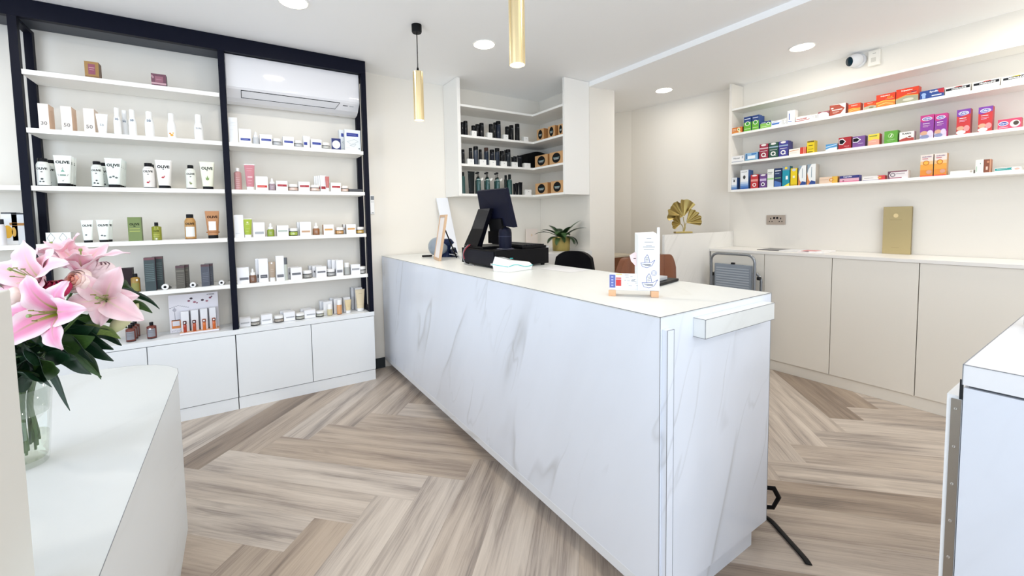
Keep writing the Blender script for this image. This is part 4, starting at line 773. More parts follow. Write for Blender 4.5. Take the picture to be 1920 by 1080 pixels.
('carton', 0.3181, 3.77, 1.342, 0, 0.0841, 0.0868, {'d': 0.06, 'c': '#f4f4f6', 'side': '#7d8087', 'pr': [('r', 0.1, 0.4, 0.92, 0.58, '#b9c2ba'), ('r', 0.2, 0.14, 0.7, 0.15, '#c2c4ca')]}, 'white carton with a pale green band left of the green jar', 'box', 'white skin care cartons on the fourth shelf', None),
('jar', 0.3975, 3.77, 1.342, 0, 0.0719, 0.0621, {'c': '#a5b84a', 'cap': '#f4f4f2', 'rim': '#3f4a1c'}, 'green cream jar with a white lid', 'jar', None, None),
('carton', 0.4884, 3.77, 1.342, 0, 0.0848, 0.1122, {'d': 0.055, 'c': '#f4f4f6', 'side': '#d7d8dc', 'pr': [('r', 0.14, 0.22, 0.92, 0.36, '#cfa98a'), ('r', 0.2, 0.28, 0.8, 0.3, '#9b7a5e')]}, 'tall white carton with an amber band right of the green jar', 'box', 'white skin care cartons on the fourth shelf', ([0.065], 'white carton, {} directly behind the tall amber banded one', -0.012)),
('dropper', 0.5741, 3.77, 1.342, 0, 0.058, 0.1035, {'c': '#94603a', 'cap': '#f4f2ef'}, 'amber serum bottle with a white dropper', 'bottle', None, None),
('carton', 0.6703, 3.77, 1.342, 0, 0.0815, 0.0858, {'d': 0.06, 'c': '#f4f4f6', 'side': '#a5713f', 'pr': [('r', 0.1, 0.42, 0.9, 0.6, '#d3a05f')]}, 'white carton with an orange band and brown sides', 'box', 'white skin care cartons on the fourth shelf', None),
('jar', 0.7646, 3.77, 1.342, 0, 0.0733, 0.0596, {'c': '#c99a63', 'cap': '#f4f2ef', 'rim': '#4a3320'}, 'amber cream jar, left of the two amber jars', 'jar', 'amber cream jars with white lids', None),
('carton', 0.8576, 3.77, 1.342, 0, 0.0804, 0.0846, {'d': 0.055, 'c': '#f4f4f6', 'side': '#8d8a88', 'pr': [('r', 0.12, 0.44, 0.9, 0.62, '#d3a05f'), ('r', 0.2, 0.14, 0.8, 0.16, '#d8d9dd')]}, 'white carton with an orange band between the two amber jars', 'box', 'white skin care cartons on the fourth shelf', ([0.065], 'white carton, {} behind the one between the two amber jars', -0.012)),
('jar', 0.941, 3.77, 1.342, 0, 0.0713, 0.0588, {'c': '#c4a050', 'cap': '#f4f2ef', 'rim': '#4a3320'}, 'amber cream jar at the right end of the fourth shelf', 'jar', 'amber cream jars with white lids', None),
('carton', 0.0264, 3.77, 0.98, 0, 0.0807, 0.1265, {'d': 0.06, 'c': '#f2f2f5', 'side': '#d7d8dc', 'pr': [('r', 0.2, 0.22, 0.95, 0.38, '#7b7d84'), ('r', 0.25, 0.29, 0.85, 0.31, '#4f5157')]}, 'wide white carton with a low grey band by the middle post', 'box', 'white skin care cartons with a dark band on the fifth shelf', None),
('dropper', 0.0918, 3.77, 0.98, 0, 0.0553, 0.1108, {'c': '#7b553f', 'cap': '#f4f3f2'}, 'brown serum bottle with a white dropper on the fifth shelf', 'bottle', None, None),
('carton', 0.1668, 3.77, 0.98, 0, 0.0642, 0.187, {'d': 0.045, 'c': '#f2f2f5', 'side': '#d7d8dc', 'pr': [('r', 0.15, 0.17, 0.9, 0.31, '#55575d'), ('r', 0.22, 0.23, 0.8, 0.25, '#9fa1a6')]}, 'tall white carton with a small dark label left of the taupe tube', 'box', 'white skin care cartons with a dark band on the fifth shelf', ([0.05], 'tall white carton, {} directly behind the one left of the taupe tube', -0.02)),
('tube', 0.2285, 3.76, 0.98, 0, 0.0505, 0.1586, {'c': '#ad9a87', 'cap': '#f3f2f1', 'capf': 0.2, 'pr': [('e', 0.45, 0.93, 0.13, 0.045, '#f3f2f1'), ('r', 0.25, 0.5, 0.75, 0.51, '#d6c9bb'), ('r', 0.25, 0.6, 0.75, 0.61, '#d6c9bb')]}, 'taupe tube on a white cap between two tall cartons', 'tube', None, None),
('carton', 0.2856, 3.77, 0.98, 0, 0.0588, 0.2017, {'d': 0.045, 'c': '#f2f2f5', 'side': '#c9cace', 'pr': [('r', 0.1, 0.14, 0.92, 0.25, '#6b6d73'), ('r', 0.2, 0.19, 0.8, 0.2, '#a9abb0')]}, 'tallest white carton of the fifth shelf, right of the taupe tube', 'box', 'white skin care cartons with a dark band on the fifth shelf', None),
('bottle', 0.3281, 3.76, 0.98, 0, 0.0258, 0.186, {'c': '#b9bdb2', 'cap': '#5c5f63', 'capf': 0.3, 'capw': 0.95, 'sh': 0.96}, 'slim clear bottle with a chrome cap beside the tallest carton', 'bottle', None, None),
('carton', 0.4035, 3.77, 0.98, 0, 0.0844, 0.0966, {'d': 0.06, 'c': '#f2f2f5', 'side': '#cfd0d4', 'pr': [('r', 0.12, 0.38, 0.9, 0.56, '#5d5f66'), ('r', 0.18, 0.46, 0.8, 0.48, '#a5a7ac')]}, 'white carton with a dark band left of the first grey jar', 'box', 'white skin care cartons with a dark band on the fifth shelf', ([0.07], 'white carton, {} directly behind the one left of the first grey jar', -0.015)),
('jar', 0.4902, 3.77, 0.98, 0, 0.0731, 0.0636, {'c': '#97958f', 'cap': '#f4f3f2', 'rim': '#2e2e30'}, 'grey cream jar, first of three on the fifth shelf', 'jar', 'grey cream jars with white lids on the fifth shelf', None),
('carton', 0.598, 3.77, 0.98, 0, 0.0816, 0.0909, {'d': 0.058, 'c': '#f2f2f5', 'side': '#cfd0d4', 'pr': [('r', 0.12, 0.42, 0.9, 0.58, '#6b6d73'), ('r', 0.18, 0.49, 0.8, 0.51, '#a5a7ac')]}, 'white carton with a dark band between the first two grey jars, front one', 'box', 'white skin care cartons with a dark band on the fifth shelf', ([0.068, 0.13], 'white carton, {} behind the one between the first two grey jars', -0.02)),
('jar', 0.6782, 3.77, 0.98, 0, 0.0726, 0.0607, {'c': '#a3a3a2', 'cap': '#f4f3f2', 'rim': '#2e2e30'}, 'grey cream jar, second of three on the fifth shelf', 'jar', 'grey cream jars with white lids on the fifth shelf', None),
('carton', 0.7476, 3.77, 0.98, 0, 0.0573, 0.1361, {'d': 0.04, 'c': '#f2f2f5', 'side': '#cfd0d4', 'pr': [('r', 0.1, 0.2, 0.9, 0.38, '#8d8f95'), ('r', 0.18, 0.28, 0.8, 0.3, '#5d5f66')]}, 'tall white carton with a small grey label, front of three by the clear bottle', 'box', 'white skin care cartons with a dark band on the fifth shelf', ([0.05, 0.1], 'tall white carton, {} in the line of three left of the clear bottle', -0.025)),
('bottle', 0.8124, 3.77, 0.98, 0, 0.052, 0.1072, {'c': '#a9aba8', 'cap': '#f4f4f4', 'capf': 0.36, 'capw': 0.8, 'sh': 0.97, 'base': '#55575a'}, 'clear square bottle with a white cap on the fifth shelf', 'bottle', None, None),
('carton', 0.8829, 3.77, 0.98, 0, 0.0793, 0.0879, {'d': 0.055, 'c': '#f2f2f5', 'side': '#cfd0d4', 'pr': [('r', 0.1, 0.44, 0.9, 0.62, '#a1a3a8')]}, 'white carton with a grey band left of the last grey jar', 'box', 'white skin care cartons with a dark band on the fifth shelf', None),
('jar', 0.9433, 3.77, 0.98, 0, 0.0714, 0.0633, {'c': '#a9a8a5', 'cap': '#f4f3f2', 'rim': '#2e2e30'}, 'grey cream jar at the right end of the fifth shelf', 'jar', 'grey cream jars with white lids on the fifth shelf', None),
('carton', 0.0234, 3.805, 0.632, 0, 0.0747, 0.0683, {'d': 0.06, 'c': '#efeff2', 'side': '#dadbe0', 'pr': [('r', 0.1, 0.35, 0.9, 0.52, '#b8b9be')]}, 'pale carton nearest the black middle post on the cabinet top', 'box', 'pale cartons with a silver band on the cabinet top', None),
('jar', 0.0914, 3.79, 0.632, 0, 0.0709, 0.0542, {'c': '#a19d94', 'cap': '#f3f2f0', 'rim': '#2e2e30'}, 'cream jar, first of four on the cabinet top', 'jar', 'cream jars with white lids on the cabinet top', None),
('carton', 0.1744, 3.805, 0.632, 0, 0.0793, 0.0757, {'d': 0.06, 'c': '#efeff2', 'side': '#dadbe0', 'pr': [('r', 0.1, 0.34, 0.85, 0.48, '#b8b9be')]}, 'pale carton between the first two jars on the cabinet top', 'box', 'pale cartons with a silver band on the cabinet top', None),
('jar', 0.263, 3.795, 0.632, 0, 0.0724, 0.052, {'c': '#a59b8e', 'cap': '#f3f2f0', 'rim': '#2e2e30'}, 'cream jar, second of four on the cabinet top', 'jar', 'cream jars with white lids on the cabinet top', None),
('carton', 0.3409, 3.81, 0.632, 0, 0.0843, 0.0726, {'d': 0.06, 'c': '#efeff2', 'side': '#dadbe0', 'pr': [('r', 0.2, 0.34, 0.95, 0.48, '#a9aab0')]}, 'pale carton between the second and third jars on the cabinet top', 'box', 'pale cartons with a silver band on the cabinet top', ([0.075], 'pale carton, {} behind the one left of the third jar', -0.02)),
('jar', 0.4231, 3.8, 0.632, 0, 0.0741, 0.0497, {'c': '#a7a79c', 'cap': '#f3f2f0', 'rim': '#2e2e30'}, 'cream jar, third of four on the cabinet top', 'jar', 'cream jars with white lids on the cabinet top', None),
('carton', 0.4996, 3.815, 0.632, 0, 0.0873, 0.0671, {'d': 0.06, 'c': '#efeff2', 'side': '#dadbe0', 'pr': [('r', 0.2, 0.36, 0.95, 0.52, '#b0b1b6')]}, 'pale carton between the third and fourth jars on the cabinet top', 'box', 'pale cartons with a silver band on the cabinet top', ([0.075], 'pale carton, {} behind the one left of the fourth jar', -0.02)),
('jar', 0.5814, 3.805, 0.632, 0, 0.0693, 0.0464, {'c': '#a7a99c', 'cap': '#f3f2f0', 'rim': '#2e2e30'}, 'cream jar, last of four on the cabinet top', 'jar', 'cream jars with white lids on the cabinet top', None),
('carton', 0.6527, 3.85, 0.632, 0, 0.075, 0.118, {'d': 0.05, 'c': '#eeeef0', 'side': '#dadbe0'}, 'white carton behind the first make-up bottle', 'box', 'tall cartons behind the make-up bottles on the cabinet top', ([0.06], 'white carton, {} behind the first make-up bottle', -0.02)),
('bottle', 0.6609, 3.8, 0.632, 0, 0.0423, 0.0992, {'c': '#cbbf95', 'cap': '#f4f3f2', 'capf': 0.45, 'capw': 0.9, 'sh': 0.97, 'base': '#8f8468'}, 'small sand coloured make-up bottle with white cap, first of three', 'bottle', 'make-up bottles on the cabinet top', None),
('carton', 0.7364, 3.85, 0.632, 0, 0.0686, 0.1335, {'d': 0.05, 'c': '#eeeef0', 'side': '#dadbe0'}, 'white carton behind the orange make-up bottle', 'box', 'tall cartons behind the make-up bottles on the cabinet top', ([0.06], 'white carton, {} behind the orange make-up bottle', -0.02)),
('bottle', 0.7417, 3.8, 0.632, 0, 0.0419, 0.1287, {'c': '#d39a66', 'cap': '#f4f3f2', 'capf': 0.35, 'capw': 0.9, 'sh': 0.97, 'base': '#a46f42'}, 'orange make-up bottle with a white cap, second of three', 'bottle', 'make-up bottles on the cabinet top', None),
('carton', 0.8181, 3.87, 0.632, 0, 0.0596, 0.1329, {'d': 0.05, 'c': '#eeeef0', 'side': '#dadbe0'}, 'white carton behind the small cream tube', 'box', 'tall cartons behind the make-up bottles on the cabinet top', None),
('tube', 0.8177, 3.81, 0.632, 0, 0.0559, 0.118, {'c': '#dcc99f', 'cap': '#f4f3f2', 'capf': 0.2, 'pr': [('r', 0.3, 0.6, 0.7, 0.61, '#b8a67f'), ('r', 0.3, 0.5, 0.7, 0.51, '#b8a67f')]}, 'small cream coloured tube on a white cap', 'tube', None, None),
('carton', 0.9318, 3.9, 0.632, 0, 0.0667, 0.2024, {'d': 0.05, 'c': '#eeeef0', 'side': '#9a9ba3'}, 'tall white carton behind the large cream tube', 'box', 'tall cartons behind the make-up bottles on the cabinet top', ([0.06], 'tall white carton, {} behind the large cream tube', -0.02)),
('tube', 0.9313, 3.825, 0.632, 0, 0.084, 0.1977, {'c': '#e6d6b6', 'cap': '#f4f3f2', 'capf': 0.13, 'pr': [('r', 0.3, 0.8, 0.7, 0.81, '#b8a67f'), ('r', 0.1, 0.3, 0.9, 0.305, '#c9b78f')]}, 'large cream coloured tube on a white cap by the right post', 'tube', None, None),
('bottle', -1.2328, 3.77, 1.342, 0, 0.0399, 0.1614, {'c': '#e6e2e4', 'cap': '#2a2c30', 'capf': 0.2, 'sh': 0.8}, 'white bottle with dark shoulder cut by the left edge of the picture', 'bottle', None, None),
('carton', -1.2112, 3.84, 1.342, 0, 0.0667, 0.2046, {'d': 0.06, 'c': '#f1f2f3', 'side': '#dcdde0', 'pr': [('r', 0, 0.95, 1, 1, '#55575a'), ('r', 0.5, 0.6, 1, 0.68, '#b5803c'), ('e', 0.35, 0.4, 0.33, 0.2, '#f0b93a'), ('r', 0, 0.0, 1, 0.12, '#f7f7f7')]}, 'white carton with a large yellow lemon picture left of the black post', 'box', 'bottle cartons with a yellow fruit picture at the left edge', None),
('carton', -1.1666, 3.84, 1.342, 0, 0.0692, 0.2005, {'d': 0.06, 'c': '#e3e6ea', 'side': '#5f5a57', 'pr': [('r', 0, 0.95, 1, 1, '#3b3c3f'), ('r', 0, 0.6, 1, 0.68, '#b5803c'), ('e', 0.1, 0.4, 0.14, 0.15, '#e8b85a')]}, 'white carton with a brown band partly hidden by the left black post', 'box', 'bottle cartons with a yellow fruit picture at the left edge', None),
('bottle', 1.9742, 3.732, 2.298, 0, 0.0305, 0.1306, {'c': '#101216', 'cap': '#0b0c0f', 'capf': 0.22, 'capw': 0.98, 'sh': 0.985, 'base': '#0b0c0f', 'pr': [('r', 0.25, 0.78, 0.75, 0.8, '#6d7278'), ('r', 0.3, 0.7, 0.7, 0.71, '#565b61')]}, 'short black bottle at the left end of the upper corner shelf', 'bottle', 'black hair care bottles on the corner shelves', None),
('bottle', 2.0155, 3.732, 2.298, 0, 0.0442, 0.1485, {'c': '#101216', 'cap': '#0b0c0f', 'capf': 0.22, 'capw': 0.98, 'sh': 0.985, 'base': '#0b0c0f', 'pr': [('r', 0.25, 0.78, 0.75, 0.8, '#6d7278'), ('r', 0.3, 0.7, 0.7, 0.71, '#565b61')]}, 'tall black bottle beside the short one at the left end of the upper corner shelf', 'bottle', 'black hair care bottles on the corner shelves', None),
('bottle', 2.1268, 3.772, 2.298, 0, 0.0418, 0.1211, {'c': '#101216', 'cap': '#0b0c0f', 'capf': 0.22, 'capw': 0.98, 'sh': 0.985, 'base': '#0b0c0f', 'pr': [('r', 0.25, 0.78, 0.75, 0.8, '#6d7278'), ('r', 0.3, 0.7, 0.7, 0.71, '#565b61')]}, 'shortest black bottle, left of the second group on the upper corner shelf', 'bottle', 'black hair care bottles on the corner shelves', None),
('bottle', 2.1587, 3.742, 2.298, 0, 0.0439, 0.1321, {'c': '#101216', 'cap': '#0b0c0f', 'capf': 0.22, 'capw': 0.98, 'sh': 0.985, 'base': '#0b0c0f', 'pr': [('r', 0.25, 0.78, 0.75, 0.8, '#6d7278'), ('r', 0.3, 0.7, 0.7, 0.71, '#565b61')]}, 'middle black bottle of the second group on the upper corner shelf', 'bottle', 'black hair care bottles on the corner shelves', None),
('bottle', 2.2051, 3.732, 2.298, 0, 0.0484, 0.1487, {'c': '#101216', 'cap': '#0b0c0f', 'capf': 0.22, 'capw': 0.98, 'sh': 0.985, 'base': '#0b0c0f', 'pr': [('r', 0.25, 0.78, 0.75, 0.8, '#6d7278'), ('r', 0.3, 0.7, 0.7, 0.71, '#565b61')]}, 'tall black bottle at the right of the second group on the upper corner shelf', 'bottle', 'black hair care bottles on the corner shelves', None),
('bottle', 2.3364, 3.762, 2.298, 0, 0.047, 0.1567, {'c': '#101216', 'cap': '#0b0c0f', 'capf': 0.22, 'capw': 0.98, 'sh': 0.985, 'base': '#0b0c0f', 'pr': [('r', 0.25, 0.78, 0.75, 0.8, '#6d7278'), ('r', 0.3, 0.7, 0.7, 0.71, '#565b61')]}, 'shorter black bottle at the left of the third group on the upper corner shelf', 'bottle', 'black hair care bottles on the corner shelves', None),
('bottle', 2.3706, 3.742, 2.298, 0, 0.0357, 0.172, {'c': '#101216', 'cap': '#0b0c0f', 'capf': 0.22, 'capw': 0.98, 'sh': 0.985, 'base': '#0b0c0f', 'pr': [('r', 0.25, 0.78, 0.75, 0.8, '#6d7278'), ('r', 0.3, 0.7, 0.7, 0.71, '#565b61')]}, 'middle black bottle of the third group on the upper corner shelf', 'bottle', 'black hair care bottles on the corner shelves', None),
('bottle', 2.4098, 3.727, 2.298, 0, 0.0529, 0.1889, {'c': '#1a2231', 'cap': '#0b0c0f', 'capf': 0.22, 'capw': 0.98, 'sh': 0.985, 'base': '#0b0c0f', 'pr': [('r', 0.25, 0.78, 0.75, 0.8, '#6d7278'), ('r', 0.3, 0.7, 0.7, 0.71, '#565b61')]}, 'tall dark blue-black bottle ending the third group on the upper corner shelf', 'bottle', 'black hair care bottles on the corner shelves', None),
('bottle', 2.5302, 3.742, 2.298, 0, 0.047, 0.1463, {'c': '#101216', 'cap': '#0b0c0f', 'capf': 0.22, 'capw': 0.98, 'sh': 0.985, 'base': '#0b0c0f', 'pr': [('r', 0.25, 0.78, 0.75, 0.8, '#6d7278'), ('r', 0.3, 0.7, 0.7, 0.71, '#565b61')]}, 'short black bottle of the fourth group on the upper corner shelf', 'bottle', 'black hair care bottles on the corner shelves', None),
('bottle', 2.5801, 3.732, 2.298, 0, 0.0486, 0.1638, {'c': '#101216', 'cap': '#0b0c0f', 'capf': 0.22, 'capw': 0.98, 'sh': 0.985, 'base': '#0b0c0f', 'pr': [('r', 0.25, 0.78, 0.75, 0.8, '#6d7278'), ('r', 0.3, 0.7, 0.7, 0.71, '#565b61')]}, 'tall black bottle of the fourth group on the upper corner shelf', 'bottle', 'black hair care bottles on the corner shelves', None),
('bottle', 2.6587, 3.732, 2.298, 0, 0.0528, 0.1865, {'c': '#101216', 'cap': '#0b0c0f', 'capf': 0.22, 'capw': 0.98, 'sh': 0.985, 'base': '#0b0c0f', 'pr': [('r', 0.25, 0.78, 0.75, 0.8, '#6d7278'), ('r', 0.3, 0.7, 0.7, 0.71, '#565b61')]}, 'black bottle standing alone beside the last white box of the upper corner shelf', 'bottle', 'black hair care bottles on the corner shelves', None),
('carton', 2.0943, 3.716, 2.298, 0, 0.0539, 0.0527, {'d': 0.045, 'c': '#f1f0ec', 'side': '#d9d8d2', 'pr': [('e', 0.55, 0.6, 0.06, 0.06, '#7b7d80')]}, 'small white box before the second group of black bottles', 'box', 'small white boxes on the corner shelves', None),
('carton', 2.2808, 3.716, 2.298, 0, 0.0595, 0.0519, {'d': 0.045, 'c': '#f1f0ec', 'side': '#d9d8d2', 'pr': [('e', 0.55, 0.6, 0.06, 0.06, '#7b7d80')]}, 'small white box before the third group of black bottles', 'box', 'small white boxes on the corner shelves', None),
('carton', 2.4806, 3.716, 2.298, 0, 0.0592, 0.0504, {'d': 0.045, 'c': '#f1f0ec', 'side': '#d9d8d2', 'pr': [('e', 0.55, 0.6, 0.06, 0.06, '#7b7d80')]}, 'small white box before the fourth group of black bottles', 'box', 'small white boxes on the corner shelves', None),
('carton', 2.7468, 3.716, 2.298, 0, 0.0631, 0.0495, {'d': 0.045, 'c': '#f1f0ec', 'side': '#d9d8d2', 'pr': [('e', 0.55, 0.6, 0.06, 0.06, '#7b7d80')]}, 'small white box at the inner corner of the upper corner shelf', 'box', 'small white boxes on the corner shelves', None),
('bottle', 1.975, 3.732, 2.012, 0, 0.037, 0.1457, {'c': '#101216', 'cap': '#0b0c0f', 'capf': 0.22, 'capw': 0.98, 'sh': 0.985, 'base': '#0b0c0f', 'pr': [('r', 0.25, 0.78, 0.75, 0.8, '#6d7278'), ('r', 0.3, 0.7, 0.7, 0.71, '#565b61')]}, 'black bottle at the left end on the middle corner shelf', 'bottle', 'black hair care bottles on the corner shelves', None),
('bottle', 2.0802, 3.762, 2.012, 0, 0.0356, 0.1726, {'c': '#101216', 'cap': '#0b0c0f', 'capf': 0.22, 'capw': 0.98, 'sh': 0.985, 'base': '#0b0c0f', 'pr': [('r', 0.25, 0.78, 0.75, 0.8, '#6d7278'), ('r', 0.3, 0.7, 0.7, 0.71, '#565b61')]}, 'black bottle tall, start of the first cluster on the middle corner shelf', 'bottle', 'black hair care bottles on the corner shelves', None),
('bottle', 2.13, 3.732, 2.012, 0, 0.0513, 0.1887, {'c': '#2b3645', 'cap': '#0b0c0f', 'capf': 0.22, 'capw': 0.98, 'sh': 0.985, 'base': '#0b0c0f', 'pr': [('r', 0.25, 0.78, 0.75, 0.8, '#6d7278'), ('r', 0.3, 0.7, 0.7, 0.71, '#565b61')]}, 'black bottle slate blue, front of the first cluster on the middle corner shelf', 'bottle', 'black hair care bottles on the corner shelves', None),
('bottle', 2.196, 3.762, 2.012, 0, 0.0331, 0.1665, {'c': '#14181f', 'cap': '#0b0c0f', 'capf': 0.22, 'capw': 0.98, 'sh': 0.985, 'base': '#0b0c0f', 'pr': [('r', 0.25, 0.78, 0.75, 0.8, '#6d7278'), ('r', 0.3, 0.7, 0.7, 0.71, '#565b61')]}, 'black bottle before the second white box on the middle corner shelf', 'bottle', 'black hair care bottles on the corner shelves', None),
('bottle', 2.2547, 3.732, 2.012, 0, 0.0458, 0.1857, {'c': '#1c2635', 'cap': '#3a2620', 'capf': 0.22, 'capw': 0.98, 'sh': 0.985, 'base': '#0b0c0f', 'pr': [('r', 0.25, 0.78, 0.75, 0.8, '#6d7278'), ('r', 0.3, 0.7, 0.7, 0.71, '#565b61')]}, 'black bottle tall with a coppery cap on the middle corner shelf', 'bottle', 'black hair care bottles on the corner shelves', None),
('bottle', 2.3393, 3.752, 2.012, 0, 0.0496, 0.174, {'c': '#171c28', 'cap': '#0b0c0f', 'capf': 0.22, 'capw': 0.98, 'sh': 0.985, 'base': '#0b0c0f', 'pr': [('r', 0.25, 0.78, 0.75, 0.8, '#6d7278'), ('r', 0.3, 0.7, 0.7, 0.71, '#565b61')]}, 'black bottle between second and third white box on the middle corner shelf', 'bottle', 'black hair care bottles on the corner shelves', None),
('bottle', 2.4641, 3.752, 2.012, 0, 0.0483, 0.1694, {'c': '#0d0f13', 'cap': '#0b0c0f', 'capf': 0.22, 'capw': 0.98, 'sh': 0.985, 'base': '#0b0c0f', 'pr': [('r', 0.25, 0.78, 0.75, 0.8, '#6d7278'), ('r', 0.3, 0.7, 0.7, 0.71, '#565b61')]}, 'black bottle dark, left of the fourth white box on the middle corner shelf', 'bottle', 'black hair care bottles on the corner shelves', None),
('bottle', 2.3926, 3.732, 2.012, 0, 0.051, 0.1901, {'c': '#242d3b', 'cap': '#0b0c0f', 'capf': 0.22, 'capw': 0.98, 'sh': 0.985, 'base': '#0b0c0f', 'pr': [('r', 0.25, 0.78, 0.75, 0.8, '#6d7278'), ('r', 0.3, 0.7, 0.7, 0.71, '#565b61')]}, 'black bottle slate blue right of the third white box on the middle corner shelf', 'bottle', 'black hair care bottles on the corner shelves', None),
('bottle', 2.5042, 3.752, 2.012, 0, 0.0281, 0.18, {'c': '#0d0f13', 'cap': '#0b0c0f', 'capf': 0.22, 'capw': 0.98, 'sh': 0.985, 'base': '#0b0c0f', 'pr': [('r', 0.25, 0.78, 0.75, 0.8, '#6d7278'), ('r', 0.3, 0.7, 0.7, 0.71, '#565b61')]}, 'black bottle between fourth white box and the next on the middle corner shelf', 'bottle', 'black hair care bottles on the corner shelves', None),
('bottle', 2.5342, 3.732, 2.012, 0, 0.0509, 0.1884, {'c': '#20262c', 'cap': '#0b0c0f', 'capf': 0.22, 'capw': 0.98, 'sh': 0.985, 'base': '#0b0c0f', 'pr': [('r', 0.25, 0.78, 0.75, 0.8, '#6d7278'), ('r', 0.3, 0.7, 0.7, 0.71, '#565b61')]}, 'black bottle tall with a ribbed cap near the tubes on the middle corner shelf', 'bottle', 'black hair care bottles on the corner shelves', None),
('carton', 2.0461, 3.716, 2.012, 0, 0.0752, 0.0527, {'d': 0.045, 'c': '#f1f0ec', 'side': '#d9d8d2', 'pr': [('e', 0.55, 0.6, 0.06, 0.06, '#7b7d80')]}, 'first small white box from the left on the middle corner shelf', 'box', 'small white boxes on the corner shelves', None),
('carton', 2.1915, 3.716, 2.012, 0, 0.0763, 0.0543, {'d': 0.045, 'c': '#f1f0ec', 'side': '#d9d8d2', 'pr': [('e', 0.55, 0.6, 0.06, 0.06, '#7b7d80')]}, 'second small white box from the left on the middle corner shelf', 'box', 'small white boxes on the corner shelves', None),
('carton', 2.3114, 3.716, 2.012, 0, 0.0759, 0.0541, {'d': 0.045, 'c': '#f1f0ec', 'side': '#d9d8d2', 'pr': [('e', 0.55, 0.6, 0.06, 0.06, '#7b7d80')]}, 'third small white box from the left on the middle corner shelf', 'box', 'small white boxes on the corner shelves', None),
('carton', 2.451, 3.716, 2.012, 0, 0.0766, 0.051, {'d': 0.045, 'c': '#f1f0ec', 'side': '#d9d8d2', 'pr': [('e', 0.55, 0.6, 0.06, 0.06, '#7b7d80')]}, 'fourth small white box from the left on the middle corner shelf', 'box', 'small white boxes on the corner shelves', None),
('carton', 2.5921, 3.716, 2.012, 0, 0.0745, 0.0515, {'d': 0.045, 'c': '#f1f0ec', 'side': '#d9d8d2', 'pr': [('e', 0.55, 0.6, 0.06, 0.06, '#7b7d80')]}, 'fifth small white box from the left on the middle corner shelf', 'box', 'small white boxes on the corner shelves', None),
('carton', 2.7614, 3.716, 2.012, 0, 0.0814, 0.0493, {'d': 0.045, 'c': '#f1f0ec', 'side': '#d9d8d2', 'pr': [('e', 0.55, 0.6, 0.06, 0.06, '#7b7d80')]}, 'sixth small white box from the left on the middle corner shelf', 'box', 'small white boxes on the corner shelves', None),
('tube', 2.5938, 3.742, 2.012, 0, 0.0488, 0.1094, {'c': '#101216', 'cap': '#0b0c0f', 'capf': 0.12}, 'short black tube, left of the three on the middle corner shelf', 'tube', 'black tubes on the corner shelves', None),
('tube', 2.6142, 3.727, 2.012, 0, 0.0509, 0.1188, {'c': '#16181d', 'cap': '#0b0c0f', 'capf': 0.12, 'pr': [('r', 0.3, 0.7, 0.7, 0.71, '#6d7278')]}, 'black tube, middle of the three on the middle corner shelf', 'tube', 'black tubes on the corner shelves', None),
('tube', 2.6731, 3.722, 2.012, 0, 0.0662, 0.1298, {'c': '#16181d', 'cap': '#0b0c0f', 'capf': 0.12, 'pr': [('r', 0.2, 0.8, 0.8, 0.82, '#8b9095')]}, 'black tube with a pale edge, right of the three on the middle corner shelf', 'tube', 'black tubes on the corner shelves', None),
('bottle', 1.9681, 3.722, 1.712, 0, 0.0387, 0.219, {'c': '#1f4a48', 'cap': '#0f1416', 'capf': 0.18, 'capw': 0.6, 'sh': 0.95}, 'dark green bottle at the left end of the lowest corner shelf', 'bottle', 'dark green pump bottles with paper tags', None),
('tube', 2.0632, 3.722, 1.712, 0, 0.08, 0.2307, {'c': '#141a1c', 'cap': '#0b0c0f', 'capf': 0.1, 'pr': [('r', 0.08, 0.2, 0.12, 0.9, '#8b9095')]}, 'large black tube on the lowest corner shelf', 'tube', 'black tubes on the corner shelves', None),
('pump', 2.1499, 3.722, 1.712, 0, 0.0456, 0.231, {'c': '#1f4a48', 'cap': '#101416', 'tagp': True}, 'first dark green pump bottle from the left on the lowest corner shelf', 'bottle', 'dark green pump bottles with paper tags', ([0.07], 'dark pump bottle standing behind the first green pump bottle', 0.025)),
('pump', 2.2602, 3.722, 1.712, 0, 0.046, 0.2323, {'c': '#1f4a48', 'cap': '#101416', 'tagp': True}, 'second dark green pump bottle from the left on the lowest corner shelf', 'bottle', 'dark green pump bottles with paper tags', ([0.07], 'dark pump bottle standing behind the second green pump bottle', 0.025)),
('pump', 2.385, 3.722, 1.712, 0, 0.0456, 0.2333, {'c': '#1f4a48', 'cap': '#101416', 'tagp': True}, 'third dark green pump bottle from the left on the lowest corner shelf', 'bottle', 'dark green pump bottles with paper tags', ([0.07], 'dark pump bottle standing behind the third green pump bottle', 0.025)),
('bottle', 2.5115, 3.762, 1.712, 0, 0.0349, 0.2128, {'c': '#15201f', 'cap': '#0f1416', 'capf': 0.2, 'capw': 0.8, 'sh': 0.95}, 'dark bottle with a black cap behind the last green bottle', 'bottle', 'dark green pump bottles with paper tags', None),
('bottle', 2.5414, 3.722, 1.712, 0, 0.054, 0.2186, {'c': '#1f4a48', 'cap': '#0f1416', 'capf': 0.25, 'capw': 0.6, 'sh': 0.9, 'pr': [('r', 0.2, 0.72, 0.8, 0.75, '#7f8f8d')]}, 'dark green bottle with a tall black cap, no pump', 'bottle', 'dark green pump bottles with paper tags', None),
('tube', 2.6038, 3.742, 1.712, 0, 0.0376, 0.1204, {'c': '#101216', 'cap': '#0b0c0f', 'capf': 0.12}, 'small black tube, left of the three on the lowest corner shelf', 'tube', 'black tubes on the corner shelves', None),
('tube', 2.6341, 3.732, 1.712, 0, 0.0465, 0.1307, {'c': '#101216', 'cap': '#0b0c0f', 'capf': 0.12}, 'small black tube, middle of the three on the lowest corner shelf', 'tube', 'black tubes on the corner shelves', None),
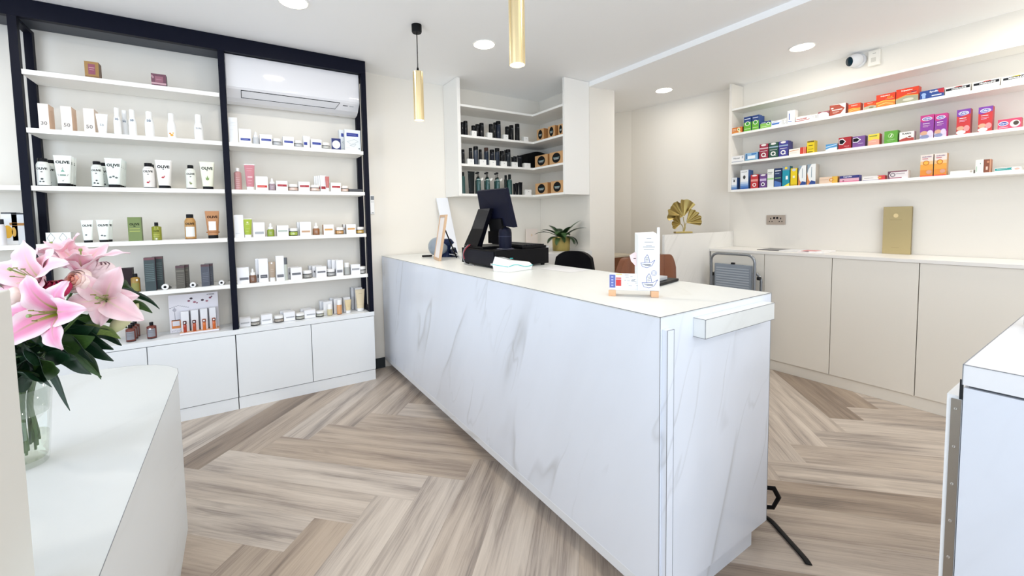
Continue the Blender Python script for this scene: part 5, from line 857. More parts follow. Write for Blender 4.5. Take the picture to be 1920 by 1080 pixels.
('tube', 2.6767, 3.722, 1.712, 0, 0.0528, 0.1383, {'c': '#101216', 'cap': '#0b0c0f', 'capf': 0.12}, 'small black tube, right of the three on the lowest corner shelf', 'tube', 'black tubes on the corner shelves', None),
('carton', 2.7686, 3.716, 1.712, 0, 0.0859, 0.0586, {'d': 0.045, 'c': '#f1f0ec', 'side': '#d9d8d2', 'pr': [('e', 0.55, 0.6, 0.06, 0.06, '#7b7d80')]}, 'small white box at the inner corner of the lowest corner shelf', 'box', 'small white boxes on the corner shelves', None),
('carton', 2.84, 3.5834, 2.298, -90, 0.121, 0.1178, {'d': 0.085, 'c': '#c59a6b', 'side': '#b07a45', 'pr': [('e', 0.5, 0.5, 0.3, 0.42, '#121416'), ('r', 0.28, 0.5, 0.72, 0.54, '#8fb0b0'), ('r', 0.32, 0.41, 0.68, 0.45, '#dfe3e2'), ('r', 0.36, 0.34, 0.64, 0.36, '#9aa3a2')]}, 'kraft box with black round label, leftmost on the upper corner shelf', 'box', 'kraft paper boxes with a black round label', None),
('carton', 2.84, 3.3964, 2.298, -90, 0.1114, 0.1141, {'d': 0.085, 'c': '#c59a6b', 'side': '#b07a45', 'pr': [('e', 0.5, 0.5, 0.3, 0.42, '#121416'), ('r', 0.28, 0.5, 0.72, 0.54, '#8fb0b0'), ('r', 0.32, 0.41, 0.68, 0.45, '#dfe3e2'), ('r', 0.36, 0.34, 0.64, 0.36, '#9aa3a2')]}, 'kraft box with black round label, middle one on the upper corner shelf', 'box', 'kraft paper boxes with a black round label', None),
('carton', 2.84, 3.2509, 2.298, -90, 0.0737, 0.104, {'d': 0.085, 'c': '#c59a6b', 'side': '#b07a45', 'pr': [('e', 0.5, 0.5, 0.3, 0.42, '#121416'), ('r', 0.28, 0.5, 0.72, 0.54, '#8fb0b0'), ('r', 0.32, 0.41, 0.68, 0.45, '#dfe3e2'), ('r', 0.36, 0.34, 0.64, 0.36, '#9aa3a2')]}, 'kraft box with black round label half hidden by the panel on the upper corner shelf', 'box', 'kraft paper boxes with a black round label', None),
('carton', 2.84, 3.5719, 2.012, -90, 0.2194, 0.1227, {'d': 0.085, 'c': '#c59a6b', 'side': '#b07a45', 'pr': [('e', 0.5, 0.5, 0.3, 0.42, '#121416'), ('r', 0.28, 0.5, 0.72, 0.54, '#8fb0b0'), ('r', 0.32, 0.41, 0.68, 0.45, '#dfe3e2'), ('r', 0.36, 0.34, 0.64, 0.36, '#9aa3a2')]}, 'kraft box before the black case on the middle corner shelf', 'box', 'kraft paper boxes with a black round label', None),
('carton', 2.84, 3.3229, 2.012, -90, 0.2178, 0.1232, {'d': 0.085, 'c': '#c59a6b', 'side': '#b07a45', 'pr': [('e', 0.5, 0.5, 0.3, 0.42, '#121416'), ('r', 0.28, 0.5, 0.72, 0.54, '#8fb0b0'), ('r', 0.32, 0.41, 0.68, 0.45, '#dfe3e2'), ('r', 0.36, 0.34, 0.64, 0.36, '#9aa3a2')]}, 'kraft box beside the panel on the middle corner shelf', 'box', 'kraft paper boxes with a black round label', None),
('carton', 2.84, 3.5752, 1.712, -90, 0.2117, 0.1215, {'d': 0.085, 'c': '#c59a6b', 'side': '#b07a45', 'pr': [('e', 0.5, 0.5, 0.3, 0.42, '#121416'), ('r', 0.28, 0.5, 0.72, 0.54, '#8fb0b0'), ('r', 0.32, 0.41, 0.68, 0.45, '#dfe3e2'), ('r', 0.36, 0.34, 0.64, 0.36, '#9aa3a2')]}, 'left kraft box on the lowest corner shelf', 'box', 'kraft paper boxes with a black round label', None),
('carton', 2.84, 3.3134, 1.712, -90, 0.1988, 0.1236, {'d': 0.085, 'c': '#c59a6b', 'side': '#b07a45', 'pr': [('e', 0.5, 0.5, 0.3, 0.42, '#121416'), ('r', 0.28, 0.5, 0.72, 0.54, '#8fb0b0'), ('r', 0.32, 0.41, 0.68, 0.45, '#dfe3e2'), ('r', 0.36, 0.34, 0.64, 0.36, '#9aa3a2')]}, 'right kraft box on the lowest corner shelf, beside the panel', 'box', 'kraft paper boxes with a black round label', None),
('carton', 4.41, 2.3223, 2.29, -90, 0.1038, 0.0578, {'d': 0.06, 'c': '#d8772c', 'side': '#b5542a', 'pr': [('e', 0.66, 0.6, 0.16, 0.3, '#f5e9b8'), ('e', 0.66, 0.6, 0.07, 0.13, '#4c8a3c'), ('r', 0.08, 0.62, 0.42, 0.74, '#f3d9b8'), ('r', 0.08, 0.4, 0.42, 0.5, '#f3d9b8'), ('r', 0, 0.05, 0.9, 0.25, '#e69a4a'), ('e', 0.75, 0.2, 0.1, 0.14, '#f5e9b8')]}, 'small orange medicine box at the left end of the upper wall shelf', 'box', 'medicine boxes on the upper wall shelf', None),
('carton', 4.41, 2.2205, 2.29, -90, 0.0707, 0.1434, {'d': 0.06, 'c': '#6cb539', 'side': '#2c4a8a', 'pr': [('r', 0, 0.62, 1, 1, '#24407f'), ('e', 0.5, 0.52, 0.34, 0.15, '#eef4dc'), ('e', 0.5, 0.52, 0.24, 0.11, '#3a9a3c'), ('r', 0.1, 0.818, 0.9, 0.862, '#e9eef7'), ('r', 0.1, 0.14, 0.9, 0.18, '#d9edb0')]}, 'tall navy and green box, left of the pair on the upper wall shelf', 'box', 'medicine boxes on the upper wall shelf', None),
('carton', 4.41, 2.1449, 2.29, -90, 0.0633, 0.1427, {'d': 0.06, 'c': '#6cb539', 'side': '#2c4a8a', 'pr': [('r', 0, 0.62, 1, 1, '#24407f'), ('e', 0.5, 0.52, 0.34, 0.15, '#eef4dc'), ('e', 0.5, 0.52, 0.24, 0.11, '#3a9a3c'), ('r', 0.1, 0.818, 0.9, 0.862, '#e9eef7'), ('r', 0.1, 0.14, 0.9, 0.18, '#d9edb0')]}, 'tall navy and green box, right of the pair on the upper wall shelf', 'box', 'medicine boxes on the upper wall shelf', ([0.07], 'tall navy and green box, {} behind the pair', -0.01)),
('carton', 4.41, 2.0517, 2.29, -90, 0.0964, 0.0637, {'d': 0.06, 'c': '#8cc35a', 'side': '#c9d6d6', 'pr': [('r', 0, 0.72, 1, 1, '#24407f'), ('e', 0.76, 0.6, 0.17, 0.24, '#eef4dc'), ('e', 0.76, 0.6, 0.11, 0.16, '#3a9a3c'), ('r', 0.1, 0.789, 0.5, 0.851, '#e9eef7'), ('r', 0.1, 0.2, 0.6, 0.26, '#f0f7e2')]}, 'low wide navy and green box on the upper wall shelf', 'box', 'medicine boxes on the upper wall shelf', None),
('carton', 4.41, 1.9541, 2.29, -90, 0.0893, 0.0506, {'d': 0.06, 'c': '#eef0f4', 'side': '#dfe2e6', 'pr': [('r', 0.05, 0.3, 0.75, 0.55, '#3d6fc0'), ('r', 0, 0.55, 0.95, 0.62, '#9db8e0'), ('r', 0.1, 0.75, 0.6, 0.8, '#a9b4c6')]}, 'white box with a blue band right of the navy and green boxes', 'box', 'medicine boxes on the upper wall shelf', None),
('carton', 4.41, 1.8873, 2.29, -90, 0.0386, 0.0559, {'d': 0.06, 'c': '#ecebe8', 'side': '#d6d5d0', 'pr': [('l', [(0.2, 0.8), (0.8, 0.7), (0.7, 0.2), (0.25, 0.3)], '#8b8d90'), ('r', 0.2, 0.1, 0.6, 0.16, '#9a9c9f')]}, 'small white box with grey print before the tall white box', 'box', 'medicine boxes on the upper wall shelf', None),
('carton', 4.41, 1.8326, 2.29, -90, 0.0616, 0.1173, {'d': 0.06, 'c': '#f2f2f2', 'side': '#dedcd8', 'pr': [('r', 0.2, 0.28, 0.32, 0.8, '#4d6bb5'), ('r', 0.12, 0.12, 0.6, 0.17, '#4d6bb5'), ('r', 0.0, 0.9, 1, 0.92, '#b9c3d8')]}, 'tall white carton with blue print on the upper wall shelf', 'box', 'medicine boxes on the upper wall shelf', None),
('carton', 4.41, 1.7356, 2.29, -90, 0.1166, 0.0446, {'d': 0.06, 'c': '#f3efec', 'side': '#d9cfca', 'pr': [('r', 0.05, 0.4, 0.75, 0.6, '#a8433f'), ('p', [(0.0, 0.06), (0.9, 0.18), (0.95, 0.3), (0.0, 0.2)], '#a8433f'), ('r', 0.1, 0.48, 0.6, 0.53, '#f1dcd8')]}, 'long white box with dark red stripes', 'box', 'medicine boxes on the upper wall shelf', None),
('carton', 4.41, 1.6503, 2.29, -90, 0.0518, 0.0402, {'d': 0.06, 'c': '#eceae6', 'side': '#d6d3cd', 'pr': [('l', [(0.3, 0.7), (0.6, 0.8), (0.75, 0.4), (0.4, 0.25)], '#8b8d90'), ('r', 0.7, 0.1, 0.85, 0.8, '#b5b2ac')]}, 'small white box with fine grey print right of the red striped one', 'box', 'medicine boxes on the upper wall shelf', None),
('carton', 4.41, 1.5825, 2.29, -90, 0.0778, 0.052, {'d': 0.06, 'c': '#efedec', 'side': '#d9d4d2', 'pr': [('p', [(0, 0.72), (0.4, 0.9), (0.8, 0.8), (1, 0.45), (1, 1), (0, 1)], '#9c5a62'), ('r', 0.1, 0.3, 0.5, 0.33, '#c9b7b4')]}, 'white box with a mauve curved top', 'box', 'medicine boxes on the upper wall shelf', None),
('carton', 4.41, 1.4828, 2.29, -90, 0.1116, 0.0903, {'d': 0.06, 'c': '#f2e9e2', 'side': '#93342c', 'pr': [('p', [(0, 1), (0.6, 0.95), (0.95, 0.55), (0.7, 0.1), (0, 0.0)], '#a34a38'), ('r', 0.15, 0.45, 0.8, 0.53, '#f3e7df'), ('r', 0.2, 0.3, 0.6, 0.33, '#f3e7df'), ('r', 0.2, 0.2, 0.5, 0.23, '#e4b29c'), ('e', 0.17, 0.68, 0.09, 0.07, '#f3e7df')]}, 'large white and rust red box with an arrow shaped panel', 'box', 'medicine boxes on the upper wall shelf', None),
('carton', 4.41, 1.3685, 2.29, -90, 0.0796, 0.0675, {'d': 0.06, 'c': '#dc4a26', 'side': '#b7381d', 'pr': [('r', 0.0, 0.0, 1, 0.42, '#e9873a'), ('p', [(0, 0.3), (0.4, 0.42), (1, 0.3), (1, 0.38), (0.4, 0.5), (0, 0.38)], '#f3c04a'), ('p', [(0.1, 0.12), (0.5, 0.24), (0.9, 0.1), (0.9, 0.15), (0.5, 0.3), (0.1, 0.18)], '#f6d27a'), ('t', 'Solpadeine', 0.5, 0.78, 0.86, 0.14, '#fbe9dc')]}, 'orange box with yellow waves, smaller of the orange pair', 'box', 'medicine boxes on the upper wall shelf', None),
('carton', 4.41, 1.2672, 2.29, -90, 0.0781, 0.058, {'d': 0.06, 'c': '#dc4a26', 'side': '#b7381d', 'pr': [('p', [(0, 0.0), (0, 0.35), (0.5, 0.5), (1, 0.35), (1, 0)], '#b9b49a'), ('e', 0.6, 0.2, 0.2, 0.1, '#857f60'), ('t', 'Solpadeine', 0.5, 0.8, 0.86, 0.13, '#fbe9dc'), ('r', 0.3, 0.56, 0.9, 0.6, '#f0a02e')]}, 'orange box with a grey glass picture, standing before the tall orange ones', 'box', 'medicine boxes on the upper wall shelf', None),
('carton', 4.41, 1.173, 2.29, -90, 0.1148, 0.0975, {'d': 0.07, 'c': '#dc4122', 'side': '#b7381d', 'pr': [('r', 0.0, 0.0, 1, 0.42, '#e9873a'), ('p', [(0, 0.3), (0.4, 0.42), (1, 0.3), (1, 0.38), (0.4, 0.5), (0, 0.38)], '#f3c04a'), ('p', [(0.1, 0.12), (0.5, 0.24), (0.9, 0.1), (0.9, 0.15), (0.5, 0.3), (0.1, 0.18)], '#f6d27a'), ('t', 'Solpadeine', 0.48, 0.84, 0.84, 0.13, '#fff4ea'), ('t', 'PLUS', 0.72, 0.68, 0.36, 0.11, '#f4c02c'), ('r', 0.5, 0.55, 0.92, 0.58, '#f3b48a')]}, 'large orange box printed PLUS with yellow waves', 'box', 'medicine boxes on the upper wall shelf', None),
('carton', 4.41, 1.049, 2.29, -90, 0.1252, 0.1086, {'d': 0.07, 'c': '#dc4122', 'side': '#b5331b', 'pr': [('p', [(0, 0.0), (0, 0.3), (0.45, 0.48), (1, 0.4), (1, 0)], '#a9a68c'), ('p', [(0, 0.3), (0.45, 0.48), (1, 0.4), (1, 0.44), (0.45, 0.54), (0, 0.36)], '#f3a53a'), ('e', 0.55, 0.2, 0.25, 0.1, '#d6d4c0'), ('t', 'Solpadeine', 0.48, 0.84, 0.86, 0.13, '#fff4ea'), ('t', 'MAX', 0.8, 0.68, 0.26, 0.09, '#8b2a5a'), ('r', 0.5, 0.58, 0.92, 0.61, '#f6c9a8')]}, 'large orange box printed MAX with a glass picture', 'box', 'medicine boxes on the upper wall shelf', None),
('carton', 4.41, 0.9151, 2.29, -90, 0.1258, 0.0603, {'d': 0.06, 'c': '#2c4a8f', 'side': '#d9d4d0', 'pr': [('e', 0.16, 0.55, 0.1, 0.2, '#9db9e6'), ('r', 0.1, 0.08, 0.24, 0.4, '#9db9e6'), ('t', 'Syndol', 0.6, 0.74, 0.56, 0.3, '#f2f4fa'), ('p', [(0.72, 0.95), (1, 0.98), (1, 0.4), (0.8, 0.5)], '#b9303a'), ('r', 0.5, 0.2, 0.9, 0.32, '#dfe4f0')]}, 'long blue box printed in white and red with a figure', 'box', 'medicine boxes on the upper wall shelf', None),
('carton', 4.41, 0.7857, 2.29, -90, 0.1214, 0.0516, {'d': 0.05, 'c': '#eeedea', 'side': '#c9c8c4', 'pr': [('p', [(0.02, 0.52), (0.02, 0.82), (0.98, 0.9), (0.98, 0.55)], '#232528'), ('t', 'MIGRALEVE', 0.55, 0.68, 0.72, 0.2, '#f6f6f4'), ('p', [(0.35, 0.86), (0.7, 0.87), (0.65, 0.95), (0.42, 0.95)], '#c4443f'), ('r', 0.2, 0.3, 0.7, 0.34, '#b9c6d6')]}, 'long white box with a black banner, left of the three at the right end', 'box', 'long white tablet boxes with a black banner', None),
('carton', 4.41, 0.6528, 2.29, -90, 0.1193, 0.0526, {'d': 0.05, 'c': '#eeedea', 'side': '#c9c8c4', 'pr': [('p', [(0.02, 0.52), (0.02, 0.82), (0.98, 0.9), (0.98, 0.55)], '#232528'), ('t', 'MIGRALEVE', 0.55, 0.68, 0.72, 0.2, '#f6f6f4'), ('p', [(0.35, 0.86), (0.7, 0.87), (0.65, 0.95), (0.42, 0.95)], '#c4443f'), ('r', 0.2, 0.3, 0.7, 0.34, '#b9c6d6')]}, 'long white box with a black banner, middle of the three at the right end', 'box', 'long white tablet boxes with a black banner', None),
('carton', 4.41, 0.5269, 2.29, -90, 0.108, 0.0504, {'d': 0.05, 'c': '#eeedea', 'side': '#c9c8c4', 'pr': [('p', [(0.02, 0.52), (0.02, 0.82), (0.98, 0.9), (0.98, 0.55)], '#232528'), ('t', 'MIGRALEVE', 0.55, 0.68, 0.72, 0.2, '#f6f6f4'), ('p', [(0.35, 0.86), (0.7, 0.87), (0.65, 0.95), (0.42, 0.95)], '#e8d12c'), ('r', 0.2, 0.3, 0.7, 0.34, '#b9c6d6')]}, 'long white box with a black banner, right of the three at the right end', 'box', 'long white tablet boxes with a black banner', None),
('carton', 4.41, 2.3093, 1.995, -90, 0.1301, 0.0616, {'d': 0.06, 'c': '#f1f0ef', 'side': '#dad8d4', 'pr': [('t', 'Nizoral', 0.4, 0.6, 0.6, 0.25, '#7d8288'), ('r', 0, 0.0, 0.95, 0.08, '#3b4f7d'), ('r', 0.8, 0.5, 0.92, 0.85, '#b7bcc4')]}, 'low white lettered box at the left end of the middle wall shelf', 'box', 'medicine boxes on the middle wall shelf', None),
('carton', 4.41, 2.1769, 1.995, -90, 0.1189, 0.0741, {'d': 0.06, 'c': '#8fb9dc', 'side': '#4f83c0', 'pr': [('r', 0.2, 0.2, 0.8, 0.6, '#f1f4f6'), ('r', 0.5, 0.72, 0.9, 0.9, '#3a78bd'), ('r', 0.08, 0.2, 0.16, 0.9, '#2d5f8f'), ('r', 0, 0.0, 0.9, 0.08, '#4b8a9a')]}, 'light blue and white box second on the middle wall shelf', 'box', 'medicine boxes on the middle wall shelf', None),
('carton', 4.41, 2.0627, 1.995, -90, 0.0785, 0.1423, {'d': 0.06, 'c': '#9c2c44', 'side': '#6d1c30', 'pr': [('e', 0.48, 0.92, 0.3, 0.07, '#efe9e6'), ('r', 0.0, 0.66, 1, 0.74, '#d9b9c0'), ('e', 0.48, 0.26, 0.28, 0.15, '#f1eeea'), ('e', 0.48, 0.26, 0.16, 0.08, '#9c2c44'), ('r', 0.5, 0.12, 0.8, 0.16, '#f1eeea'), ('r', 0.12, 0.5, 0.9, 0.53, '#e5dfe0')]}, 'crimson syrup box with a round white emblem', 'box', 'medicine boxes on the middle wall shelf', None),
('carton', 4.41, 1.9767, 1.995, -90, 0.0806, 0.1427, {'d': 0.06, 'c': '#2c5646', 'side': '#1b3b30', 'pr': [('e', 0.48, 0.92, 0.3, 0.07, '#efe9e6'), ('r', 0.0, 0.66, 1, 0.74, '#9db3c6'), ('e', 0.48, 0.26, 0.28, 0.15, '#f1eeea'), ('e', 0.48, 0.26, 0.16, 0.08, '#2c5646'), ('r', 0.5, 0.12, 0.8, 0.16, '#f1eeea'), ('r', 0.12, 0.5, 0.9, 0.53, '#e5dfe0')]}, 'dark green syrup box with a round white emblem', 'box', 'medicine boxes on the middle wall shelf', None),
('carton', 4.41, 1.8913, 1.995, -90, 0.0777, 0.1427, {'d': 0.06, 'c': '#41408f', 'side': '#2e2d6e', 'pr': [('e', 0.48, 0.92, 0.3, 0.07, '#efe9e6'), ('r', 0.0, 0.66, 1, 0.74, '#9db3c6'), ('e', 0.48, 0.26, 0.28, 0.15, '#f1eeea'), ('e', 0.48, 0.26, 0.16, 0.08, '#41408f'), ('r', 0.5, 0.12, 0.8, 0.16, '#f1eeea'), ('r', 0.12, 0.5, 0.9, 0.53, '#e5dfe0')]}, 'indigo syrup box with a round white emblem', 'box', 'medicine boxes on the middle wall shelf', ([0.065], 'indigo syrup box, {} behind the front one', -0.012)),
('carton', 4.41, 1.7994, 1.995, -90, 0.0892, 0.0568, {'d': 0.06, 'c': '#f1ece2', 'side': '#e0d9cc', 'pr': [('p', [(0.05, 0.6), (0.9, 0.72), (0.9, 0.8), (0.05, 0.7)], '#d99a5a'), ('r', 0.1, 0.35, 0.7, 0.38, '#c9c2b5')]}, 'white box with an orange line beside the striped red box', 'box', 'medicine boxes on the middle wall shelf', None),
('carton', 4.41, 1.7296, 1.995, -90, 0.0481, 0.0607, {'d': 0.06, 'c': '#d0402f', 'side': '#a8321f', 'pr': [('r', 0.55, 0, 0.68, 1, '#e8a08a'), ('r', 0.8, 0, 0.9, 1, '#e8a08a')]}, 'small red striped box left of the yellow box', 'box', 'medicine boxes on the middle wall shelf', None),
('carton', 4.41, 1.6717, 1.995, -90, 0.0576, 0.1076, {'d': 0.06, 'c': '#e3c81c', 'side': '#c7ab10', 'pr': [('r', 0.05, 0.88, 0.95, 0.98, '#5a4a14'), ('r', 0.2, 0.594, 0.8, 0.646, '#4b3f10'), ('r', 0.15, 0.3, 0.85, 0.34, '#8f7c14'), ('r', 0.1, 0.06, 0.8, 0.12, '#3f3a22')]}, 'tall yellow box with dark lettering', 'box', 'medicine boxes on the middle wall shelf', None),
('carton', 4.41, 1.5188, 1.995, -90, 0.0806, 0.0545, {'d': 0.06, 'c': '#4f97cc', 'side': '#c3d6e2', 'pr': [('p', [(0, 0), (1, 0), (1, 0.45), (0.4, 0.4), (0, 0.2)], '#e8f0f2'), ('p', [(0, 0.5), (1, 0.8), (1, 0.9), (0, 0.62)], '#cfe2ef')]}, 'small light blue box with a white lower half', 'box', 'medicine boxes on the middle wall shelf', None),
('carton', 4.41, 1.4256, 1.995, -90, 0.0854, 0.0962, {'d': 0.06, 'c': '#a8232c', 'side': '#7f1820', 'pr': [('p', [(0.05, 0.85), (0.35, 0.9), (0.6, 0.62), (0.35, 0.35), (0.05, 0.4)], '#e8e4e6'), ('p', [(0.08, 0.78), (0.32, 0.82), (0.52, 0.62), (0.32, 0.42), (0.08, 0.46)], '#1b1c22'), ('r', 0.45, 0.2, 0.85, 0.24, '#e3a9ab'), ('e', 0.7, 0.15, 0.15, 0.08, '#c2525a')]}, 'red box with a black pointed logo panel', 'box', 'medicine boxes on the middle wall shelf', None),
('carton', 4.41, 1.3324, 1.995, -90, 0.0804, 0.0892, {'d': 0.06, 'c': '#7d5596', 'side': '#5f3f78', 'pr': [('p', [(0.02, 0.85), (0.4, 0.9), (0.65, 0.66), (0.4, 0.42), (0.02, 0.45)], '#e8e4ee'), ('p', [(0.04, 0.8), (0.36, 0.84), (0.56, 0.66), (0.36, 0.5), (0.04, 0.52)], '#1b1c22'), ('r', 0.45, 0.3, 0.85, 0.34, '#c9b3d6'), ('e', 0.62, 0.66, 0.05, 0.05, '#f0f0f4')]}, 'purple box with a black pointed logo panel', 'box', 'medicine boxes on the middle wall shelf', None),
('carton', 4.41, 1.2368, 1.995, -90, 0.0688, 0.0891, {'d': 0.06, 'c': '#e8d44a', 'side': '#b8302a', 'pr': [('p', [(0, 0), (1, 0), (1, 0.45), (0.5, 0.55), (0, 0.4)], '#eba894'), ('r', 0.1, 0.78, 0.8, 0.86, '#7f8a3a'), ('r', 0.1, 0.3, 0.7, 0.34, '#f6e0c8')]}, 'yellow and pink box with red sides', 'box', 'medicine boxes on the middle wall shelf', None),
('carton', 4.41, 1.1332, 1.995, -90, 0.0789, 0.0952, {'d': 0.06, 'c': '#63a53c', 'side': '#437a2a', 'pr': [('e', 0.5, 0.6, 0.22, 0.2, '#a9d08a'), ('e', 0.5, 0.6, 0.16, 0.15, '#63a53c'), ('p', [(0.42, 0.5), (0.55, 0.75), (0.62, 0.7), (0.5, 0.48)], '#e9f3df'), ('r', 0.2, 0.26, 0.8, 0.29, '#b9dba0'), ('r', 0.25, 0.16, 0.7, 0.18, '#b9dba0')]}, 'plain green box with a white leaf emblem', 'box', 'medicine boxes on the middle wall shelf', None),
('carton', 4.41, 1.0429, 1.995, -90, 0.0813, 0.0715, {'d': 0.06, 'c': '#efece6', 'side': '#c9c4bc', 'pr': [('t', 'FLARIN', 0.5, 0.8, 0.86, 0.16, '#2e2f33'), ('p', [(0, 0), (1, 0), (1, 0.3), (0.55, 0.42), (0, 0.2)], '#b0473e'), ('e', 0.72, 0.45, 0.2, 0.14, '#f2efea'), ('e', 0.72, 0.45, 0.12, 0.08, '#7a3a36')]}, 'white box with a red wave, lettered along its top', 'box', 'medicine boxes on the middle wall shelf', None),
('carton', 4.41, 0.9335, 1.995, -90, 0.0719, 0.174, {'d': 0.055, 'c': '#8b3f9c', 'side': '#b3267a', 'pr': [('r', 0, 0, 1, 0.22, '#d8cfe6'), ('p', [(0.2, 0.7), (0, 0.75), (0, 1), (1, 1), (1, 0.8)], '#c23d84'), ('e', 0.5, 0.84, 0.38, 0.08, '#f4f3fa'), ('e', 0.5, 0.84, 0.33, 0.06, '#3b4aa0'), ('t', 'Calpol', 0.5, 0.84, 0.56, 0.08, '#f4f3fa'), ('r', 0.2, 0.629, 0.7, 0.651, '#f6eef4'), ('r', 0.2, 0.55, 0.75, 0.565, '#e9c3dd'), ('r', 0.2, 0.5, 0.6, 0.515, '#e9c3dd'), ('e', 0.3, 0.24, 0.28, 0.09, '#d9a98c'), ('e', 0.75, 0.22, 0.22, 0.12, '#ddd0e8'), ('e', 0.35, 0.08, 0.35, 0.08, '#8c93b8')]}, "tall purple children's syrup box, left of the purple pair", 'box', 'medicine boxes on the middle wall shelf', None),
('carton', 4.41, 0.8623, 1.995, -90, 0.0619, 0.1693, {'d': 0.055, 'c': '#8b3f9c', 'side': '#b3267a', 'pr': [('r', 0, 0, 1, 0.22, '#d8cfe6'), ('p', [(0.2, 0.7), (0, 0.75), (0, 1), (1, 1), (1, 0.8)], '#c23d84'), ('e', 0.5, 0.84, 0.38, 0.08, '#f4f3fa'), ('e', 0.5, 0.84, 0.33, 0.06, '#3b4aa0'), ('t', 'Calpol', 0.5, 0.84, 0.56, 0.08, '#f4f3fa'), ('r', 0.2, 0.629, 0.7, 0.651, '#f6eef4'), ('r', 0.2, 0.55, 0.75, 0.565, '#e9c3dd'), ('r', 0.2, 0.5, 0.6, 0.515, '#e9c3dd'), ('e', 0.3, 0.24, 0.28, 0.09, '#d9a98c'), ('e', 0.75, 0.22, 0.22, 0.12, '#ddd0e8'), ('e', 0.35, 0.08, 0.35, 0.08, '#8c93b8')]}, "tall purple children's syrup box, right of the purple pair", 'box', 'medicine boxes on the middle wall shelf', None),
('carton', 4.41, 0.7499, 1.995, -90, 0.0658, 0.1742, {'d': 0.06, 'c': '#c8393a', 'side': '#9d2a34', 'pr': [('r', 0, 0, 1, 0.22, '#c9403c'), ('p', [(0.2, 0.7), (0, 0.75), (0, 1), (1, 1), (1, 0.8)], '#7a3fa0'), ('e', 0.5, 0.84, 0.38, 0.08, '#f4f3fa'), ('e', 0.5, 0.84, 0.33, 0.06, '#3b4aa0'), ('t', 'Calpol', 0.5, 0.84, 0.56, 0.08, '#f4f3fa'), ('r', 0.2, 0.629, 0.7, 0.651, '#f6eef4'), ('r', 0.2, 0.55, 0.75, 0.565, '#e9c3dd'), ('r', 0.2, 0.5, 0.6, 0.515, '#e9c3dd'), ('e', 0.3, 0.24, 0.28, 0.09, '#d9a98c'), ('e', 0.75, 0.22, 0.22, 0.12, '#e79a9a'), ('e', 0.35, 0.08, 0.35, 0.08, '#efe9ea')]}, "tall red children's syrup box, left of the red pair", 'box', 'medicine boxes on the middle wall shelf', None),
('carton', 4.41, 0.6486, 1.995, -90, 0.0644, 0.169, {'d': 0.06, 'c': '#c8393a', 'side': '#9d2a34', 'pr': [('r', 0, 0, 1, 0.22, '#c9403c'), ('p', [(0.2, 0.7), (0, 0.75), (0, 1), (1, 1), (1, 0.8)], '#7a3fa0'), ('e', 0.5, 0.84, 0.38, 0.08, '#f4f3fa'), ('e', 0.5, 0.84, 0.33, 0.06, '#3b4aa0'), ('t', 'Calpol', 0.5, 0.84, 0.56, 0.08, '#f4f3fa'), ('r', 0.2, 0.629, 0.7, 0.651, '#f6eef4'), ('r', 0.2, 0.55, 0.75, 0.565, '#e9c3dd'), ('r', 0.2, 0.5, 0.6, 0.515, '#e9c3dd'), ('e', 0.3, 0.24, 0.28, 0.09, '#d9a98c'), ('e', 0.75, 0.22, 0.22, 0.12, '#e79a9a'), ('e', 0.35, 0.08, 0.35, 0.08, '#efe9ea')]}, "tall red children's syrup box, right of the red pair", 'box', 'medicine boxes on the middle wall shelf', None),
('carton', 4.41, 0.5417, 1.995, -90, 0.1002, 0.0644, {'d': 0.06, 'c': '#d8486a', 'side': '#a8313a', 'pr': [('e', 0.24, 0.55, 0.22, 0.24, '#f4f3fa'), ('e', 0.24, 0.55, 0.19, 0.18, '#3b4aa0'), ('t', 'Calpol', 0.24, 0.55, 0.3, 0.2, '#f4f3fa'), ('e', 0.74, 0.45, 0.22, 0.36, '#e9e3da'), ('e', 0.78, 0.5, 0.12, 0.22, '#4a4038'), ('r', 0.05, 0.12, 0.45, 0.18, '#f3c6d0')]}, "low pink and red children's medicine box at the right end", 'box', 'medicine boxes on the middle wall shelf', None),
('carton', 4.41, 2.3425, 1.712, -90, 0.0537, 0.1233, {'d': 0.06, 'c': '#eef0f2', 'side': '#3a5f96', 'pr': [('e', 0.5, 0.72, 0.14, 0.1, '#3a3c40'), ('r', 0, 0, 1, 0.1, '#3a67ad'), ('r', 0, 0.1, 1, 0.25, '#7fa3d0'), ('r', 0, 0.25, 1, 0.4, '#c3d3e6'), ('r', 0.2, 0.86, 0.8, 0.9, '#8b9098')]}, 'smallest white and blue bottle box at the left end of the lowest wall shelf', 'box', 'medicine boxes on the lowest wall shelf', None),
('carton', 4.41, 2.2419, 1.712, -90, 0.0774, 0.1918, {'d': 0.06, 'c': '#eef0f2', 'side': '#3f68a8', 'pr': [('e', 0.5, 0.62, 0.16, 0.1, '#3a3c40'), ('r', 0, 0, 1, 0.08, '#2f5ea8'), ('r', 0, 0.08, 1, 0.18, '#5b86c4'), ('r', 0, 0.18, 1, 0.28, '#94b2dc'), ('r', 0, 0.28, 1, 0.38, '#c9d7ea'), ('r', 0.15, 0.889, 0.85, 0.911, '#6d7278')]}, 'tall white and blue gradient box second on the lowest wall shelf', 'box', 'medicine boxes on the lowest wall shelf', ([0.06], 'tall white and blue gradient box, {} behind the front one', -0.012)),
('carton', 4.41, 2.144, 1.712, -90, 0.0708, 0.1364, {'d': 0.06, 'c': '#c2343a', 'side': '#8c2328', 'pr': [('e', 0.5, 0.92, 0.35, 0.06, '#f1eceb'), ('r', 0.05, 0.5, 0.95, 0.66, '#e59a92'), ('e', 0.5, 0.25, 0.26, 0.14, '#f3e6e2'), ('e', 0.5, 0.25, 0.14, 0.08, '#c2343a')]}, 'red syrup box with a white emblem', 'box', 'medicine boxes on the lowest wall shelf', None),
